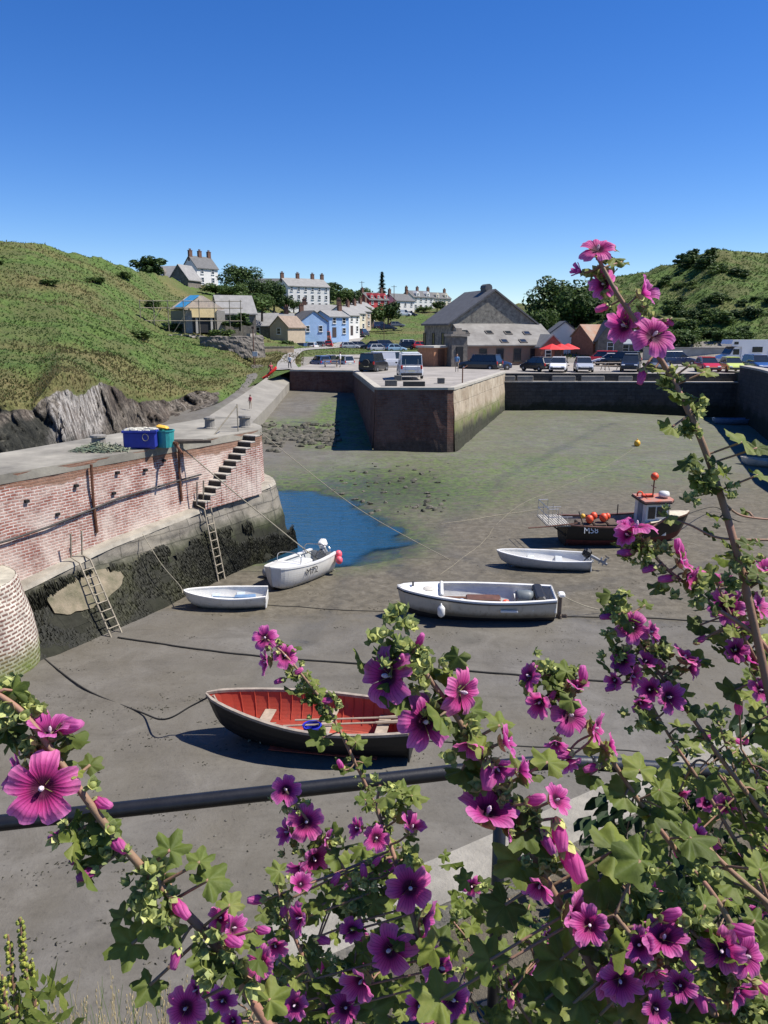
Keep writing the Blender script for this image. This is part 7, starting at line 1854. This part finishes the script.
for x,y,n in ((616,603,9),(622,614,7),(620,645,8),(626,665,6),(668,668,5),(655,650,5),(742,600,6),(750,622,6),(735,640,5),(725,640,6),(640,720,6),(750,575,6)): i_.tipcluster(x,y,1.0,n,.010)
for x,y,l,an,fa in ((758,583,30,40,(20,50)),(712,635,28,-10,(10,50)),(700,625,24,190,(0,30)),(680,690,24,30,(0,40)),(655,720,26,200,(0,30)),(760,640,30,20,(10,40)),(700,660,24,60,(0,30)),(735,690,30,150,(0,30)),(690,710,24,20,(0,40)),(760,720,34,40,(10,40)),(660,640,18,30,(0,50)),(645,605,16,60,(0,50))): i_.leaf(x,y,l,1.01,an,fa)
i_.done()

# ---- J: the lower right corner
j_=Plant('low mallow stems filling the bottom right corner with half shaded flowers',base(760,.66))
j_.stem([(770,1080,.66),(715,1015,.66),(672,972,.655),(640,945,.65),(615,915,.65)],.005,.0026,.8,.034,1.0)
j_.stem([(830,960,.7),(770,905,.7),(730,870,.7),(700,840,.7)],.004,.003,.5,.036,.6)
j_.stem([(830,1040,.7),(760,985,.68),(720,955,.66),(690,930,.65)],.004,.0024,.8,.03,1.0)
for x,y,w,ya,pi,v in ((746,956,46,12,6,0),(722,950,48,-40,0,1),(664,938,48,-20,40,4),(640,945,36,-50,10,4),(620,980,44,-20,-10,4),(648,970,38,20,-50,3),(736,990,36,10,-30,3),(680,985,34,-20,10,4),(590,925,40,-30,10,4),(655,1008,36,10,0,1)): j_.flower(x,y,w,.645,ya,pi,v)
for x,y,l,an in ((764,988,26,-20),(686,955,30,-60),(700,1000,26,-70),(740,930,30,10),(670,915,28,40)): j_.bud(x,y,l,.645,an,25)
for x,y,n,sp in ((680,910,10,.010),(690,925,9,.010),(655,900,5,.008),(700,945,7,.009),(740,1000,9,.010),(755,1015,8,.010),(625,925,5,.008),(700,870,5,.007),(715,985,5,.008)): j_.tipcluster(x,y,.65,n,sp)
for x,y,l,an,fa in ((690,838,50,-12,(20,60)),(640,860,50,200,(0,20)),(705,905,30,80,(0,40)),(760,870,34,60,(20,30)),(640,1000,44,200,(0,30)),(580,1000,46,150,(0,40)),(765,1000,34,30,(0,40)),(600,1015,44,60,(0,35)),(690,1015,38,120,(0,40)),(560,1015,40,100,(0,40)),(755,920,30,30,(10,40))): j_.leaf(x,y,l,.66,an,fa)
j_.done()

# ---- the shaded mass of the bush behind
def bush(label,poly,nst,nfl,dr,lsz,seed,n_leaf,root):
    rnd=random.Random(seed); p_=Plant(label,root,'mallow_bush','bush',None)
    def inside():
        while True:
            x=rnd.uniform(min(q[0] for q in poly),max(q[0] for q in poly)); y=rnd.uniform(min(q[1] for q in poly),max(q[1] for q in poly))
            if pdist(poly,x,y)<0: return x,y
    for _ in range(nst):
        x,y=inside(); d=rnd.uniform(*dr); x0=x+rnd.uniform(10,120); L=rnd.uniform(120,260)
        p_.stem([(x0+60,y+L+60,d+.03),(x0*.5+x*.5+20,y+L*.5,d+.02),(x,y,d)],.004,.002,.9,lsz,.5)
        if rnd.random()<.6: p_.tipcluster(x,y,d,rnd.randint(3,7),.011)
    for _ in range(n_leaf):
        x,y=inside(); d=rnd.uniform(*dr); leaf_into(p_.lv,atd(x,y,d)-p_.o,leaf_rot(rnd),lsz*rnd.uniform(.5,1.15),rnd.uniform(0,.35),rnd)
    for _ in range(nfl):
        x,y=inside(); d=rnd.uniform(*dr)
        if rnd.random()<.62: p_.flower(x,y,rnd.uniform(.026,.038)*800/d,d,rnd.gauss(0,40),rnd.gauss(5,30),rnd.choice((0,1,3,4,4)))
        else: p_.bud(x,y,rnd.uniform(.018,.026)*800/d,d,rnd.uniform(-100,40))
    p_.done()
bush('dense shaded mallow bush filling the lower right behind the taller stems',[(520,1040),(540,930),(590,870),(640,820),(670,760),(705,720),(740,660),(790,620),(800,1040)],24,58,(1.0,1.5),.027,31,300,base(800,1.3))
bush('tangle of smaller mallow stems along the bottom of the picture',[(170,1040),(215,960),(280,930),(330,860),(390,830),(440,850),(500,890),(560,960),(560,1040)],16,48,(1.0,1.35),.024,32,190,base(450,1.2))

# ---- added leafy shrub, coloured near black to make a dark background at right
rnd=random.Random(41)
t=thing('added_dark_shrub','near-black leafy shrub added as dark backing behind the mallows at the lower right','shrub',(1.3,2.2,6.82))
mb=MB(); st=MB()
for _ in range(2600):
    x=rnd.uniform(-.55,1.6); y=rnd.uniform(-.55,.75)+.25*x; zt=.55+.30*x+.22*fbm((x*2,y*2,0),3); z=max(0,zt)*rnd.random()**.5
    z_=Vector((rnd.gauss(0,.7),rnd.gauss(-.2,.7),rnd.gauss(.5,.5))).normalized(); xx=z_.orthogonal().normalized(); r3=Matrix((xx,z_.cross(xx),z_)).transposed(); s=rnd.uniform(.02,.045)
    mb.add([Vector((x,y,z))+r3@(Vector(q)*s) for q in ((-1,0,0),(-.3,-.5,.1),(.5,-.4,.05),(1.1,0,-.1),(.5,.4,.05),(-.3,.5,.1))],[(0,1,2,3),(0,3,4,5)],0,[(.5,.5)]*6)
mb.build('leaves',leafmat('added_dark_shrub_leaf',[(.010,.024,.009),(.020,.042,.012),(.034,.062,.018)],6,.2),t)
for _ in range(60):
    x=rnd.uniform(-.5,1.5); y=rnd.uniform(-.5,.7)+.25*x; st.tube([(x,y,0),(x+rnd.uniform(-.1,.1),y,.25),(x+rnd.uniform(-.2,.2),y+rnd.uniform(-.1,.1),.55+.25*x)],[.006,.004,.002],5)
st.build('stem',M_stem,t)

# ---- weeds at the bottom left
t=thing('weld_plant','upright yellow green flower spikes of weld at the bottom left corner','plant',(-.62,1.18,7.4))
rnd=random.Random(9)
M_weld=green('weld_flower',(.32,.36,.04),(.50,.50,.07),(.62,.58,.12),.3,200)
for (px,py,d,top) in ((8,1080,1.25,935),(20,1080,1.25,918),(-6,1080,1.3,950),(30,1080,1.3,960),(2,1080,1.2,975)):
    a_=atd(px-4,py,d)-t.location; b2=atd(px,top,d)-t.location; a_.z=min(a_.z,-.45)
    mb=MB(); mb.tube(spline([a_,a_.lerp(b2,.5)+Vector((.01,0,0)),b2],5),[.003]*10+[.0015],6); sp_=mb.build('stem',M_stem,t)
    mb=MB(); Lh=(b2-a_).length
    for _ in range(330):
        f=rnd.uniform(.42,1.0); p=a_.lerp(b2,f); an=rnd.random()*6.28; rr=.0095*(1.15-f*.75)
        mb.ball(tuple(p+Vector((rr*math.cos(an),rr*math.sin(an),rnd.uniform(-.004,.004)))),rnd.uniform(.0022,.0042),5)
    mb.build('flower_spike',M_weld,t)
mb=MB()
for _ in range(160):
    px=rnd.uniform(-20,70); py=rnd.uniform(985,1060); p=atd(px,py,rnd.uniform(1.15,1.4))-t.location
    d=Vector((rnd.gauss(0,.5),rnd.gauss(0,.5),rnd.uniform(.3,1))).normalized(); s=d.orthogonal().normalized()*.006; l=rnd.uniform(.02,.05)
    mb.add([p,p+d*l*.5+s,p+d*l,p+d*l*.5-s],[(0,1,2,3)],0,[(.5,.5)]*4)
mb.build('leaves',M_leaf,t)
mb=MB(); mg=MB()
for _ in range(300):
    px=rnd.uniform(-10,330); d=rnd.uniform(1.7,2.2); top=rnd.uniform(965,1030)+ (25 if px>180 else 0); p0=atd(px,1100,d); p0.z=6.8
    p1=atd(px+rnd.uniform(-50,60),top+rnd.uniform(0,25),d); 
    q=spline([p0,p0.lerp(p1,.55)+Vector((rnd.gauss(0,.015),0,.0)),p1],4); (mb if rnd.random()<.6 else mg).tube(q,[.0017,.0017,.0015,.0014,.0012,.001,.0008,.0006,.0005],4)
    if rnd.random()<.45:
        for k in range(8):
            z=q[-1].lerp(q[-3],k/8); mb.ball(tuple(z+Vector((rnd.gauss(0,.003),rnd.gauss(0,.003),0))),.0028,4,0,(.7,.7,2))
tag(mb.build('dry_grass',M('straw',(.42,.34,.19),.9,.3,9)),kind='stuff'); tag(mg.build('green_grass',M('grass_blade',(.10,.16,.035),.8,.4,9)),kind='stuff')
